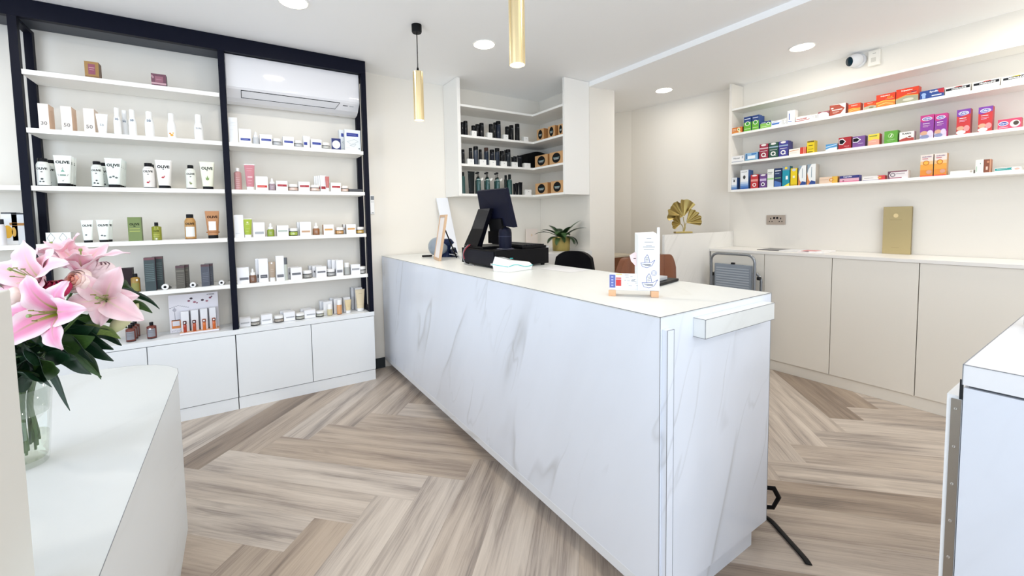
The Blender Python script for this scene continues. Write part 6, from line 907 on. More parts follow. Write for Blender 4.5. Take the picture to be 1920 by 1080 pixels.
('carton', 4.41, 2.0639, 1.712, -90, 0.0651, 0.1339, {'d': 0.06, 'c': '#6c4688', 'side': '#4b2f63', 'pr': [('e', 0.5, 0.92, 0.35, 0.06, '#f1eceb'), ('r', 0.05, 0.5, 0.95, 0.66, '#c9b6d8'), ('e', 0.5, 0.25, 0.26, 0.14, '#f3eff4'), ('e', 0.5, 0.25, 0.14, 0.08, '#3c2a50')]}, 'purple syrup box with a white emblem', 'box', 'medicine boxes on the lowest wall shelf', None),
('carton', 4.41, 1.9972, 1.712, -90, 0.0558, 0.1741, {'d': 0.06, 'c': '#e9ebe6', 'side': '#cfd3cc', 'pr': [('r', 0, 0.42, 1, 0.5, '#9fd08a'), ('r', 0.1, 0.8, 0.8, 0.84, '#8b9088'), ('r', 0.1, 0.72, 0.7, 0.75, '#8b9088')]}, 'white box with a pale green stripe', 'box', 'medicine boxes on the lowest wall shelf', None),
('carton', 4.41, 1.9328, 1.712, -90, 0.0616, 0.1759, {'d': 0.06, 'c': '#22355f', 'side': '#16233f', 'pr': [('r', 0.1, 0.838, 0.9, 0.882, '#f0f2f6'), ('r', 0.1, 0.45, 0.9, 0.49, '#8cc878'), ('p', [(0, 0), (1, 0), (1, 0.2), (0, 0.35)], '#4d74b8'), ('r', 0.1, 0.7, 0.7, 0.73, '#a9b8d0')]}, 'navy box with a green stripe and white lettering', 'box', 'medicine boxes on the lowest wall shelf', None),
('carton', 4.41, 1.864, 1.712, -90, 0.0606, 0.1874, {'d': 0.06, 'c': '#1c93a8', 'side': '#11636f', 'pr': [('r', 0.0, 0.8, 1, 1, '#7f93a8'), ('e', 0.5, 0.9, 0.2, 0.06, '#f0d23c'), ('r', 0.47, 0.332, 0.77, 0.508, '#f2f7f4'), ('p', [(0.2, 0), (1, 0), (1, 0.16)], '#f0e24a')]}, 'teal box lettered vertically with a yellow corner', 'box', 'medicine boxes on the lowest wall shelf', None),
('carton', 4.41, 1.799, 1.712, -90, 0.0536, 0.1608, {'d': 0.06, 'c': '#e8cb1c', 'side': '#7a6a1a', 'pr': [('e', 0.5, 0.9, 0.3, 0.08, '#c9cdd0'), ('r', 0.35, 0.434, 0.65, 0.566, '#f9f4d8'), ('r', 0, 0, 1, 0.08, '#c9a816')]}, 'yellow box with a green cap behind it', 'box', 'medicine boxes on the lowest wall shelf', None),
('carton', 4.41, 1.7323, 1.712, -90, 0.0609, 0.1772, {'d': 0.045, 'c': '#eef0ee', 'side': '#b9b2a6', 'pr': [('p', [(0, 1), (0.5, 1), (0.15, 0.75), (0, 0.5)], '#8fa0ae'), ('p', [(0, 0), (0.6, 0), (0.2, 0.25), (0, 0.6)], '#d98a52'), ('p', [(0.2, 0), (1, 0), (1, 0.14), (0.5, 0.2)], '#2c4a8f'), ('r', 0.5, 0.35, 0.56, 0.85, '#6f8597')]}, 'tall white box with orange and blue curves, left of pair', 'box', 'medicine boxes on the lowest wall shelf', None),
('carton', 4.41, 1.6609, 1.712, -90, 0.0647, 0.1821, {'d': 0.045, 'c': '#eef0ee', 'side': '#b9b2a6', 'pr': [('p', [(0, 1), (0.5, 1), (0.15, 0.75), (0, 0.5)], '#8fa0ae'), ('p', [(0, 0), (0.6, 0), (0.2, 0.25), (0, 0.6)], '#d98a52'), ('p', [(0.2, 0), (1, 0), (1, 0.14), (0.5, 0.2)], '#2c4a8f'), ('r', 0.5, 0.35, 0.56, 0.85, '#6f8597')]}, 'tall white box with orange and blue curves, right of pair', 'box', 'medicine boxes on the lowest wall shelf', ([0.055], 'tall white box with curves, {} of the right hand line', -0.008)),
('carton', 4.41, 1.5333, 1.712, -90, 0.1303, 0.0558, {'d': 0.06, 'c': '#e9cdb4', 'side': '#d08a3a', 'pr': [('r', 0.7, 0, 1, 1, '#e8b84a'), ('e', 0.66, 0.5, 0.12, 0.28, '#d98a2c'), ('e', 0.66, 0.5, 0.07, 0.17, '#f0d2a0'), ('r', 0.05, 0.55, 0.5, 0.6, '#b59a80')]}, 'low pale and yellow box with an orange ring', 'box', 'medicine boxes on the lowest wall shelf', None),
('carton', 4.41, 1.3878, 1.712, -90, 0.1312, 0.0529, {'d': 0.06, 'c': '#e6b3c2', 'side': '#3f3f86', 'pr': [('r', 0, 0.58, 1, 1, '#33377f'), ('t', 'Cuprofen', 0.42, 0.8, 0.66, 0.28, '#f4f3fa'), ('r', 0, 0, 1, 0.15, '#d9688c'), ('e', 0.2, 0.2, 0.05, 0.08, '#8b3a5a')]}, 'low navy and pink box', 'box', 'medicine boxes on the lowest wall shelf', None),
('carton', 4.41, 1.23, 1.712, -90, 0.1395, 0.0344, {'d': 0.06, 'c': '#efeae6', 'side': '#c23a40', 'pr': [('p', [(0.68, 0), (0.82, 0.5), (0.66, 1), (1, 1), (1, 0)], '#d84a50'), ('e', 0.78, 0.5, 0.09, 0.26, '#e08a2c'), ('e', 0.78, 0.5, 0.055, 0.16, '#f0c070'), ('r', 0.08, 0.5, 0.5, 0.57, '#8b8488'), ('r', 0, 0, 0.75, 0.08, '#5a4a8a')]}, 'low white box with a red end panel and orange ring', 'box', 'medicine boxes on the lowest wall shelf', None),
('carton', 4.41, 1.0844, 1.712, -90, 0.1175, 0.0599, {'d': 0.06, 'c': '#ece4e4', 'side': '#d9c8bf', 'pr': [('p', [(0, 0), (0.12, 0), (0.06, 0.5), (0.2, 1), (0, 1)], '#6d4a58'), ('e', 0.25, 0.5, 0.13, 0.26, '#5c4a58'), ('e', 0.25, 0.5, 0.09, 0.18, '#e4dcdc'), ('r', 0.15, 0.86, 0.95, 1, '#8b5a68'), ('r', 0.1, 0.05, 0.7, 0.16, '#a8506a'), ('r', 0.4, 0.6, 0.85, 0.66, '#a89aa0')]}, 'low white box with mauve ends and a grey ring', 'box', 'medicine boxes on the lowest wall shelf', None),
('carton', 4.41, 0.9258, 1.712, -90, 0.0675, 0.1627, {'d': 0.05, 'c': '#e9dcd2', 'side': '#a99a8c', 'pr': [('r', 0, 0, 1, 0.3, '#e8923a'), ('r', 0, 0.3, 1, 0.55, '#eda545'), ('r', 0, 0.55, 1, 0.7, '#edc28a'), ('e', 0.45, 0.62, 0.26, 0.11, '#c9702a'), ('e', 0.45, 0.62, 0.19, 0.08, '#f0b64a'), ('t', 'NUROFEN', 0.5, 0.9, 0.7, 0.05, '#6f4a8a'), ('r', 0.15, 0.8, 0.6, 0.83, '#c9607a'), ('e', 0.7, 0.2, 0.22, 0.09, '#d9a08a'), ('r', 0, 0, 1, 0.05, '#e0503c')]}, "tall orange and pale children's box, left of the orange pair", 'box', 'medicine boxes on the lowest wall shelf', None),
('carton', 4.41, 0.8543, 1.712, -90, 0.064, 0.163, {'d': 0.05, 'c': '#e9dcd2', 'side': '#b98a5a', 'pr': [('r', 0, 0, 1, 0.3, '#e8923a'), ('r', 0, 0.3, 1, 0.55, '#eda545'), ('r', 0, 0.55, 1, 0.7, '#edc28a'), ('e', 0.45, 0.62, 0.26, 0.11, '#c9702a'), ('e', 0.45, 0.62, 0.19, 0.08, '#f0b64a'), ('t', 'NUROFEN', 0.5, 0.9, 0.7, 0.05, '#6f4a8a'), ('r', 0.15, 0.8, 0.6, 0.83, '#c9607a'), ('e', 0.7, 0.2, 0.22, 0.09, '#d9a08a'), ('r', 0, 0, 1, 0.05, '#e0503c')]}, "tall orange and pale children's box, right of the orange pair", 'box', 'medicine boxes on the lowest wall shelf', None),
('carton', 4.41, 0.7474, 1.712, -90, 0.1127, 0.0254, {'d': 0.06, 'c': '#ede9e4', 'side': '#c9c4bd', 'pr': [('r', 0.86, 0.3, 0.96, 0.8, '#c3bcb2'), ('r', 0.1, 0.4, 0.3, 0.44, '#d3cdc5')]}, 'long flat plain white box on the lowest wall shelf', 'box', 'medicine boxes on the lowest wall shelf', None),
('carton', 4.41, 0.6639, 1.712, -90, 0.0368, 0.0915, {'d': 0.06, 'c': '#e9ebe4', 'side': '#cfd0c8', 'pr': [('r', 0.1, 0.1, 0.2, 0.5, '#a9c9b0'), ('e', 0.6, 0.7, 0.05, 0.04, '#4b7d6a')]}, 'white upright box with faint green print', 'box', 'medicine boxes on the lowest wall shelf', None),
('carton', 4.41, 0.6287, 1.712, -90, 0.0308, 0.0898, {'d': 0.06, 'c': '#8a4f38', 'side': '#a86a48', 'pr': [('r', 0.3, 0.2, 0.6, 0.45, '#e9c9b8'), ('e', 0.6, 0.8, 0.2, 0.08, '#c98a68'), ('r', 0.85, 0, 1, 1, '#d8a080')]}, 'brown upright box beside the white one', 'box', 'medicine boxes on the lowest wall shelf', None),
('carton', 4.41, 0.5377, 1.712, -90, 0.1149, 0.025, {'d': 0.06, 'c': '#ece9e3', 'side': '#d0ccc4', 'pr': [('p', [(0.02, 0.2), (0.02, 0.8), (0.66, 0.88), (0.62, 0.55), (0.66, 0.3)], '#2b9a96'), ('r', 0.08, 0.565, 0.48, 0.635, '#d9f0ec'), ('e', 0.84, 0.45, 0.1, 0.25, '#e8b8a8')]}, 'long white box with a teal banner at the right end of the lowest shelf', 'box', 'medicine boxes on the lowest wall shelf', None),
]
for r in ITEMS: item(r)
# ------------------------------------------------------------------ things on and around the counter
K = mat('#08080c', .4); KG = mat('#101018', .2, coat=.4); NV = mat('#0d1024', .45); WP = mat('#e6e6e8', .45)
ZT = 1.1113
def hexa(mb, b, t, m):
    """box from 4 bottom and 4 top corners"""
    return mb.add(list(b)+list(t), [(3, 2, 1, 0), (4, 5, 6, 7)]+[(k, (k+1) % 4, 4+(k+1) % 4, 4+k) for k in range(4)], m)
# cash drawer
t = thing('cash_drawer', 'black cash drawer under the till screen on the counter', 'cash drawer', (0, 0, ZT))
MB().box(1.470, 1.925, 2.345, 2.845, .012, .125, K, .003).obj('drawer_case', t)
mb = MB(); mb.box(1.4655, 1.4695, 2.37, 2.82, .02, .115, mat('#0c0e1c', .4), .001); mb.box(1.4645, 1.4654, 2.375, 2.41, .022, .036, mat('#c9c9cb'), 0); mb.obj('side_panel', t)
MB().box(1.9255, 1.932, 2.36, 2.83, .02, .115, NV, .002).obj('drawer_front', t)
for x in (1.50, 1.89):
    for y in (2.375, 2.815): MB().lathe([(.014, 0), (.016, .0115)], K, 14, (x, y, 0)).obj('foot', t)
# till
t = thing('till_terminal', 'black till with a tilted flat screen, seen from behind', 'till', (0, 0, ZT))
z0 = .1255
mb = MB(); mb.box(1.485, 1.75, 2.55, 2.835, z0, z0+.016, K, .003); mb.obj('base_plate', t)
mb = MB(); hexa(mb, [(1.495, 2.64, z0+.016), (1.495, 2.825, z0+.016), (1.535, 2.825, z0+.016), (1.535, 2.64, z0+.016)], [(1.522, 2.50, .415), (1.522, 2.665, .415), (1.552, 2.665, .415), (1.552, 2.50, .415)], KG); mb.obj('stand_arm', t)
mb = MB(); hexa(mb, [(1.488, 2.63, z0+.018), (1.488, 2.835, z0+.018), (1.494, 2.835, z0+.018), (1.494, 2.63, z0+.018)], [(1.5055, 2.565, .27), (1.5055, 2.745, .27), (1.512, 2.745, .27), (1.512, 2.565, .27)], K); mb.obj('arm_cover', t)
b0 = [(1.600, 2.320, .279), (1.572, 2.695, .312), (1.604, 2.695, .315), (1.632, 2.320, .282)]
t0 = [(1.530, 2.310, .540), (1.522, 2.682, .547), (1.548, 2.684, .556), (1.556, 2.312, .549)]
mb = MB(); hexa(mb, b0, t0, NV); mon = mb.obj('monitor', t)
mb = MB(); d = .0035
hexa(mb, [(1.6345, 2.330, .295), (1.6065, 2.685, .328), (1.6075, 2.685, .328), (1.6355, 2.330, .295)], [(1.5625, 2.322, .54), (1.5545, 2.674, .547), (1.5555, 2.674, .547), (1.5635, 2.322, .54)], mat('#1b2a3c', .08)); mb.obj('screen', mon)
mb = MB(); hexa(mb, [(1.58, 2.43, .25), (1.58, 2.60, .25), (1.62, 2.60, .25), (1.62, 2.43, .25)], [(1.565, 2.43, .34), (1.565, 2.60, .34), (1.60, 2.60, .35), (1.60, 2.43, .35)], K); mb.obj('screen_hinge', t)
mb = MB(); mb.box(1.60, 1.615, 2.50, 2.66, .16, .25, K); mb.obj('receipt_printer_back', t)
# hand scanner on round foot
t = thing('hand_scanner', 'black barrel shaped scanner standing on the cash drawer', 'scanner', (1.615, 2.45, ZT+.1255))
MB().lathe([(.062, 0), (.062, .004), (.03, .007)], mat('#3a3c4c', .3), 30).obj('foot_disc', t)
MB().lathe([(.044, .008), (.047, .05), (.047, .115), (.043, .138), (.030, .152), (.012, .157)], NV, 30).obj('barrel', t)
MB().lathe([(.0475, .088), (.0475, .094)], mat('#2c3045', .3), 30, cap0=False, cap1=False).obj('ring_seam', t)
# keyboard
t = thing('keyboard', 'flat black keyboard lying on the cash drawer', 'keyboard', (0, 0, ZT+.1255))
MB().box(1.70, 1.915, 2.36, 2.80, .0005, .018, K, .003).obj('case', t)
mb = MB()
for i in range(5):
    for j in range(13): mb.box(1.712+i*.04, 1.745+i*.04, 2.375+j*.032, 2.402+j*.032, .0185, .026, mat('#15151b', .4))
mb.obj('keys', t)
# cable on the drawer side
t = thing('till_cable', 'thin black and red cable looping from the till down the cash drawer side', 'cable', (0, 0, 0))
pts = [(1.47+.0*k, 0, 0) for k in range(1)]
def arc(P, n=24):
    """Catmull-Rom through P"""
    P = [Vector(p) for p in P]; P = [P[0]*2-P[1]]+P+[P[-1]*2-P[-2]]; o = []
    for i in range(1, len(P)-2):
        for k in range(n//(len(P)-3)+1):
            s = k/(n//(len(P)-3)+1)
            o.append(.5*((2*P[i])+(P[i+1]-P[i-1])*s+(2*P[i-1]-5*P[i]+4*P[i+1]-P[i+2])*s*s+(3*P[i]-P[i-1]-3*P[i+1]+P[i+2])*s**3))
    o.append(P[-2]); return o
MB().tube(arc([(1.492, 2.77, 1.262), (1.458, 2.78, 1.225), (1.450, 2.79, 1.17), (1.452, 2.76, 1.125), (1.450, 2.70, 1.118), (1.45, 2.62, 1.117)], 40), .003, mat('#8b8d92', .4), 8).obj('grey_cable', t)
MB().tube(arc([(1.49, 2.74, 1.262), (1.462, 2.755, 1.235), (1.455, 2.79, 1.19), (1.459, 2.78, 1.15)], 24), .003, mat('#b3263a', .4), 8).obj('red_cable', t)
# card terminal
t = thing('card_terminal', 'white card terminal with a turquoise wave in front of the till', 'card terminal', (0, 0, ZT))
W1 = mat('#f5f6f6', .3, coat=.3); TQ = mat('#3fc3c4', .35)
a, b, c, d = (1.446, 2.156), (1.405, 2.272), (1.600, 2.322), (1.655, 2.200)
def lerp(p, q, s): return tuple(x+(y-x)*s for x, y in zip(p, q))
mb = MB()
lo = [(*a, .001), (*b, .001), (*c, .001), (*d, .001)]; m1 = [(a[0]-.006, a[1]-.006, .035), (b[0]-.008, b[1]+.004, .045), (c[0]+.006, c[1]+.004, .035), (d[0]+.006, d[1]-.006, .03)]
mb.add(lo+m1, [(0, 1, 2, 3)]+[(k, 4+k, 4+(k+1) % 4, (k+1) % 4) for k in range(4)], W1)
tp = [(a[0]+.006, a[1]+.006, .078), (b[0]+.008, b[1]-.004, .096), (c[0]-.006, c[1]-.008, .058), (d[0]-.01, d[1]+.008, .050)]
mb.add(m1+tp, [(4, 7, 6, 5)]+[(k, 4+k, 4+(k+1) % 4, (k+1) % 4) for k in range(4)], W1)
mb.obj('case', t)
mb = MB(); e = .0022
def fr(s, z): # front face between a and d
    base = Vector(lerp((a[0]-.006, a[1]-.006, 0), (d[0]+.006, d[1]-.006, 0), s)); n_ = Vector((.2, -1, 0)).normalized()*e; return base+n_+Vector((0, 0, z))
wv = [fr(s/20, .037-.004*s/20+.010*math.sin(s/20*6.2)) for s in range(21)]
mb.tube(wv, .0022, TQ, 6); mb.tube([Vector((a[0]-.0085, a[1]-.006, .036)), Vector((b[0]-.011, b[1]+.004, .046))], .002, TQ, 6); mb.obj('turquoise_wave', t)
mb = MB(); cx_, cy_ = 1.50, 2.235
mb.lathe([(.011, .0), (.010, .003)], TQ, 18, (cx_+.02, cy_, .0785)); mb.obj('button', t)
mb = MB(); mb.add([(1.45, 2.19, .0845), (1.43, 2.25, .0945), (1.475, 2.262, .0885), (1.49, 2.20, .0795)], [(0, 3, 2, 1)], mat('#d5dcdf', .3)); mb.obj('display', t)
# paper
tag(MB().add([(1.74, 1.90, .0006), (1.92, 1.93, .0006), (1.90, 2.23, .0006), (1.72, 2.20, .0006)], [(0, 1, 2, 3)], WP).add([(1.74, 1.90, .0002), (1.92, 1.93, .0002), (1.90, 2.23, .0002), (1.72, 2.20, .0002)], [(3, 2, 1, 0)], WP).obj('paper_sheet', None, (0, 0, ZT)), 'white paper sheet lying on the counter right of the card terminal', 'paper')
# picture stand with oak edge, leaning
t = thing('picture_stand', 'narrow oak framed sign stand leaning back near the far end of the counter', 'sign stand', (0, 0, ZT))
A0, B0 = Vector((1.448, 3.340, .001)), Vector((1.400, 3.125, .001)); T1 = Vector((.085, .03, .383)); dpt = Vector((.020, -.003, .0))
OAK = mat('#c9a98a', .5); side = (B0-A0)
def strip(p, q, wd, name):
    pass
def fbox(mb, o, u, v, u0, u1, v0, v1, d0, d1, m):
    P = [o+u*x+v*y+dpt*dd for dd in (d0, d1) for (x, y) in ((u0, v0), (u1, v0), (u1, v1), (u0, v1))]
    mb.add(P, [(0, 1, 2, 3), (7, 6, 5, 4)]+[(k, 4+k, 4+(k+1) % 4, (k+1) % 4) for k in range(4)], m)
mb = MB(); fbox(mb, A0, side, T1, 0, 1, 0, .055, 0, 1, OAK); fbox(mb, A0, side, T1, 0, 1, .945, 1, 0, 1, OAK); fbox(mb, A0, side, T1, 0, .06, .055, .945, 0, 1, OAK); fbox(mb, A0, side, T1, .93, 1, .055, .945, 0, 1, OAK); mb.obj('frame', t)
mb = MB(); fbox(mb, A0, side, T1, .06, .93, .055, .945, .25, .8, mat('#e9e4e4', .4)); mb.obj('white_panel', t)
mb = MB(); mb.tube([A0+side*.5+T1*.75+dpt*1.1, A0+side*.5+Vector((.21, .03, .004))], .006, K, 8); mb.obj('back_strut', t)
# desk phone bulk behind the stand
t = thing('headset_phone', 'dark blue and grey rounded phone with a coiled cord behind the oak sign stand', 'phone', (1.575, 3.50, ZT))
mb = MB(); mb.grid(lambda u, v: (.085*math.cos(PI*u)*1.0-.01, .10*math.sin(2*PI*v)*math.sin(PI*u)**.8, .095+.088*math.cos(2*PI*v)*math.sin(PI*u)**.8), 12, 20, mat('#8d98a4', .3)); mb.obj('shell', t)
mb = MB(); mb.lathe([(.060, 0), (.055, .03), (.035, .05), (.05, .10), (.078, .13), (.05, .165)], mat('#1a2748', .35), 22, (.055, -.03, .0)); mb.obj('body', t)
mb = MB(); hexa(mb, [(.08, -.13, .002), (.15, -.10, .002), (.17, -.02, .002), (.10, -.04, .002)], [(.06, -.12, .06), (.12, -.10, .085), (.14, -.02, .085), (.08, -.04, .06)], mat('#101a33', .35)); mb.obj('handset_rest', t)
mb = MB(); mb.tube([(-.10+.045*math.cos(a*.45), .05+.035*math.sin(a*.45), .006+.0004*a) for a in range(28)], .0045, K, 8); mb.obj('cord', t)
# leaning white board
mb = MB(); P = [(1.849, 3.90, ZT+.0), (1.976, 3.90, ZT+.0), (1.905, 3.985, 1.686), (1.778, 3.985, 1.680)]
hexa(mb, [P[0], P[1], (1.976, 3.915, ZT), (1.849, 3.915, ZT)], [P[3], P[2], (1.905, 4.0, 1.686), (1.778, 4.0, 1.680)], mat('#eef0f6', .4)); tag(mb.obj('leaning_board'), 'tall plain white board leaning on the wall below the corner shelves', 'board')
# white cables
t = thing('white_cables', 'white cables lying on the counter between the phone and the cash drawer', 'cable', (0, 0, ZT))
for k, p in enumerate(([(1.66, 3.40, .06), (1.66, 3.30, .03), (1.63, 3.10, .004), (1.60, 2.95, .004), (1.585, 2.86, .02)], [(1.70, 3.44, .05), (1.69, 3.34, .02), (1.60, 3.12, .004), (1.54, 2.98, .004), (1.53, 2.86, .02)], [(1.62, 3.38, .03), (1.72, 3.2, .004), (1.70, 3.0, .004), (1.66, 2.86, .02)])):
    MB().tube(arc(p, 24), .0035, mat('#dcdee2', .4), 8).obj('cable_strand', t)
tag(MB().lathe([(.0, .0005), (.008, .0005), (.008, .006), (.004, .02), (.0, .024)], K, 12).obj('small_knob', None, (1.86, 3.72, ZT)), 'tiny black knob standing on the counter below the leaning white board', 'knob')
# leaflet stand: local x runs along its front
t = thing('leaflet_stand', 'small white leaflet stand with wooden feet and boat drawings on the counter', 'leaflet stand', (1.346, 1.239, ZT), math.atan2(-.152, .134))
LWd = .2026; BL = mat('#5f6bb0', .5); FW = mat('#e3b48c', .5); RD = mat('#cf3f3c', .5); INK = mat('#34439a', .5); GY = mat('#66686f', .5)
for x in (.0, .172): MB().box(x, x+.03, -.004, .06, .0, .026, FW, .001).obj('wooden_foot', t)
mb = MB(); mb.box(.0, LWd, .0, .055, .0265, .031, WP); mb.obj('base_plate', t)
mb = MB(); mb.box(.004, LWd-.002, .0, .004, .0315, .098, WP)
F0 = -.0006
mb.rect(.004, .028, .036, .092, BL, F0); mb.rect(.030, .052, .044, .072, RD, F0); mb.rect(.030, .052, .075, .080, RD, F0); mb.rect(.030, .055, .092, .096, mat('#e3d06a'), F0)
for k in range(4): mb.rect(.011, .020, .043+.012*k, .049+.012*k, mat('#aab2dc'), F0-.0003)
rnd = random.Random(11)
for k in range(16):
    x = .064+rnd.random()*.062; z = .042+rnd.random()*.05; mb.rect(x, x+.006+rnd.random()*.010, z, z+.0011, GY, F0)
mb.disc(.146, .066, .013, .008, RD, F0, 20); mb.poly([(.14, .05), (.158, .04), (.15, .036)], GY, F0)
mb.obj('tray_front', t)
mb = MB()
hx0, hx1 = .120, LWd+.002
mb.box(hx0, hx1, -.0065, -.0045, .030, .262, WP); mb.add([(hx0-.012, .03, .03), (hx0, -.0045, .03), (hx0, -.0045, .262), (hx0-.012, .03, .27)], [(0, 3, 2, 1)], mat('#e6eaec', .5))
mb.add([(hx0-.012, .03, .27), (hx0, -.0045, .262), (hx1-.004, -.0045, .262), (hx1-.022, .03, .274)], [(0, 1, 2, 3)], WP)
mb.box(hx1-.010, hx1, -.004, .012, .262, .292, WP)
Y = -.0068; cx_ = (hx0+hx1)/2
for z, w_ in ((.246, .018), (.231, .034), (.216, .022), (.211, .046), (.201, .040)): mb.rect(cx_-w_/2, cx_+w_/2, z, z+.0016, GY, Y)
def boat(cx, cz, s):
    L = [(-.5, .0), (-.38, -.28), (-.05, -.36), (.28, -.2), (.5, .22), (.2, .02), (-.5, .0)]
    def seg(p, q, m=INK): 
        a = Vector((cx+p[0]*s, cz+p[1]*s)); b = Vector((cx+q[0]*s, cz+q[1]*s)); d = (b-a).normalized(); n_ = Vector((-d.y, d.x))*.0008
        mb.add([(v.x, Y-.0002, v.y) for v in (a-n_, b-n_, b+n_, a+n_)], [(0, 1, 2, 3)], m)
    for i in range(len(L)-1): seg(L[i], L[i+1])
    S = [(-.2, .02), (-.22, .35), (-.05, .62), (.06, .45), (.12, .05)]
    for i in range(len(S)-1): seg(S[i], S[i+1])
    for k in range(3): seg((-.16, .12+.12*k), (.04, .16+.12*k), GY)
    for k in range(3): seg((-.4+.1*k, -.1-.05*k), (.2, -.12-.03*k), GY)
boat(cx_-.004, .145, .056); boat(cx_+.004, .062, .062); mb.ring(cx_+.02, .103, .011, .011, .0012, INK, Y, 18); mb.ring(cx_+.02, .103, .006, .006, .001, INK, Y, 12)
mb.obj('tall_card', t)
mb = MB(); mb.add([(hx0-.034, .012, .175), (hx0-.028, .012, .15), (hx0-.006, .012, .125), (hx0+.004, .012, .13), (hx0+.004, .012, .185), (hx0-.014, .012, .188)], [(0, 1, 2, 3, 4, 5)], mat('#f0d9d9', .5)); mb.rect(hx0-.018, hx0-.008, .160, .163, mat('#4a3036'), .0115); mb.obj('cut_out_card', t)
# notebook / tablet behind the leaflet stand
t = thing('black_tablet', 'black keypad device with a grey case lying right behind the leaflet stand', 'tablet', (1.80, 1.325, ZT), math.radians(12))
MB().box(-.09, .13, -.05, .06, .001, .014, K, .003).obj('pad', t)
MB().box(-.09, .06, -.02, .075, .0145, .032, mat('#b5b7ba', .4), .002).obj('grey_case', t)
# the potted fern on the back desk
t = thing('potted_fern', 'small green fern in a golden pot on the back desk by the pillar', 'potted plant', (2.965, 3.40, 1.0985))
MB().lathe([(.088, 0), (.092, .004), (.098, .145), (.098, .150), (.090, .150), (.088, .128)], mat('#b9a765', .35, .75), 32, cap1=False).obj('pot', t)
MB().lathe([(.0875, .126), (.0, .130)], mat('#2a1d14', .9), 24, cap0=False, cap1=False).obj('soil', t)
GR = mat('#1f3a1c', .5); GR2 = mat('#35562a', .5)
rnd = random.Random(4)
def frond(L, az, el, droop, m):
    mb = MB(); P = []; p = Vector((.012*math.cos(az), .012*math.sin(az), .13)); a = el; n = 22
    for k in range(n+1):
        P.append(p.copy()); p = p+Vector((math.cos(az)*math.cos(a), math.sin(az)*math.cos(a), math.sin(a)))*L/n; a -= droop/n*(1+k/n)
    mb.tube(P, [.0018*(1-.7*k/n) for k in range(n+1)], m, 5)
    for k in range(3, n+1):
        tt = (P[min(k+1, n)]-P[k-1]).normalized(); sd = tt.cross(Vector((0, 0, 1))).normalized(); up = sd.cross(tt)
        wd = L*.20*math.sin(PI*min(1, .12+.88*(k/n)))**.7+.003
        for s in (-1, 1):
            tip = P[k]+sd*s*wd+tt*wd*.35-up*wd*.15; mid = P[k]+sd*s*wd*.55+tt*wd*.05; h = tt*L/n*.48
            mb.add([P[k]-h, mid-h*.9, tip, mid+h*1.1, P[k]+h], [(0, 1, 2, 3, 4)], m, False)
    return mb
for i, (L, az, el, dr) in enumerate([(.22, 215, 60, 1.3), (.27, 150, 42, .9), (.20, 100, 70, .8), (.25, -35, 62, .5), (.27, -60, 48, .7), (.22, 60, 60, 1.0), (.21, -120, 55, 1.4), (.20, 185, 30, 1.2), (.21, -20, 30, 1.5), (.19, 20, 50, 1.2), (.22, 130, 60, 1.2), (.20, -90, 70, .9), (.17, -150, 28, 1.5), (.19, -45, 25, 1.6), (.18, 240, 40, 1.5), (.16, 0, 75, .8), (.23, 165, 55, .9), (.18, -75, 32, 1.5)]):
    frond(L*1.12, math.radians(az), math.radians(el), dr, GR if i % 3 else GR2).obj('frond', t)
# pale card and bowl on the back desk
tag(MB().box(2.93, 3.10, 3.985, 3.992, 1.14, 1.325, mat('#f0e4dc', .5), .001).disc(3.01, 1.25, .012, .016, mat('#e0c8b0'), 3.9845).obj('pale_card'), 'pale pink square card against the wall above the back desk', 'card')
t = thing('white_bowl', 'white round dish on the back desk behind the cash drawer', 'bowl', (2.66, 3.44, 1.0985))
MB().lathe([(.05, 0), (.10, .02), (.135, .058), (.130, .060), (.095, .026), (.045, .008)], WP, 36, cap0=True, cap1=True).obj('dish', t)
# card holder of the pale card: nothing floats, a small ledge carries it
# office chair back behind the counter
t = thing('office_chair', 'black office chair behind the counter, only its rounded back top showing', 'chair', (2.33, 2.62, 0), math.radians(-60))
mb = MB(); mb.grid(lambda u, v: ((u-.5)*.42*(1-.25*v*v), .20+.03*math.cos((u-.5)*3), .60+.555*v-.06*abs(2*u-1)**3*v), 12, 10, K, True, .04); mb.obj('backrest', t)
mb = MB(); mb.box(-.22, .22, -.22, .20, .46, .54, K, .02); mb.obj('seat', t)
mb = MB(); mb.tube([(0, 0, .08), (0, 0, .46)], .025, mat('#3b3c40', .3, .8), 12); mb.obj('gas_lift', t)
mb = MB()
for k in range(5): mb.tube([(0, 0, .09), (.26*math.cos(k*1.2566), .26*math.sin(k*1.2566), .05)], .016, K, 8)
mb.obj('star_base', t)
for k in range(5): MB().lathe([(.022, -.012), (.022, .012)], K, 12, T=Matrix.Translation((.26*math.cos(k*1.2566), .26*math.sin(k*1.2566), .0225)) @ Matrix.Rotation(PI/2, 4, 'X')).obj('castor', t)
MB().tube([(0, .12, .47), (0, .235, .50), (0, .26, .66)], .018, K, 8).obj('back_bracket', t)
# brown leather chair
LB = mat('#7c4a30', .42, coat=.1); 
t = thing('leather_chair', 'brown leather chair with stitched vertical panels behind the counter', 'chair', (2.90, 2.20, 0))
def bk(u, v): x = (u-.5)*.76; return (x*(1-.06*v), .035-.015*(2*abs(u-.5))**2.2, .52+.60*v-.12*max(0, (abs(2*u-1)-.72)/.28)**2.4*v)
for k in range(5):
    u0 = k/5; mb = MB(); mb.grid(lambda u, v: tuple(Vector(bk(u0+u/5, v))+Vector((0, -.022*math.sin(PI*u)*math.sin(PI*min(1, .1+v*.8)), 0))), 8, 12, LB, True, .06); mb.obj('back_panel', t)
MB().box(-.34, .34, -.42, .0, .38, .52, LB, .03).obj('seat', t)
for x in (-.3, .3):
    for y in (-.38, -.02): MB().tube([(x*1.08, y*1.05, 0), (x, y, .38)], .014, mat('#1a1a1a', .3), 10).obj('leg', t)
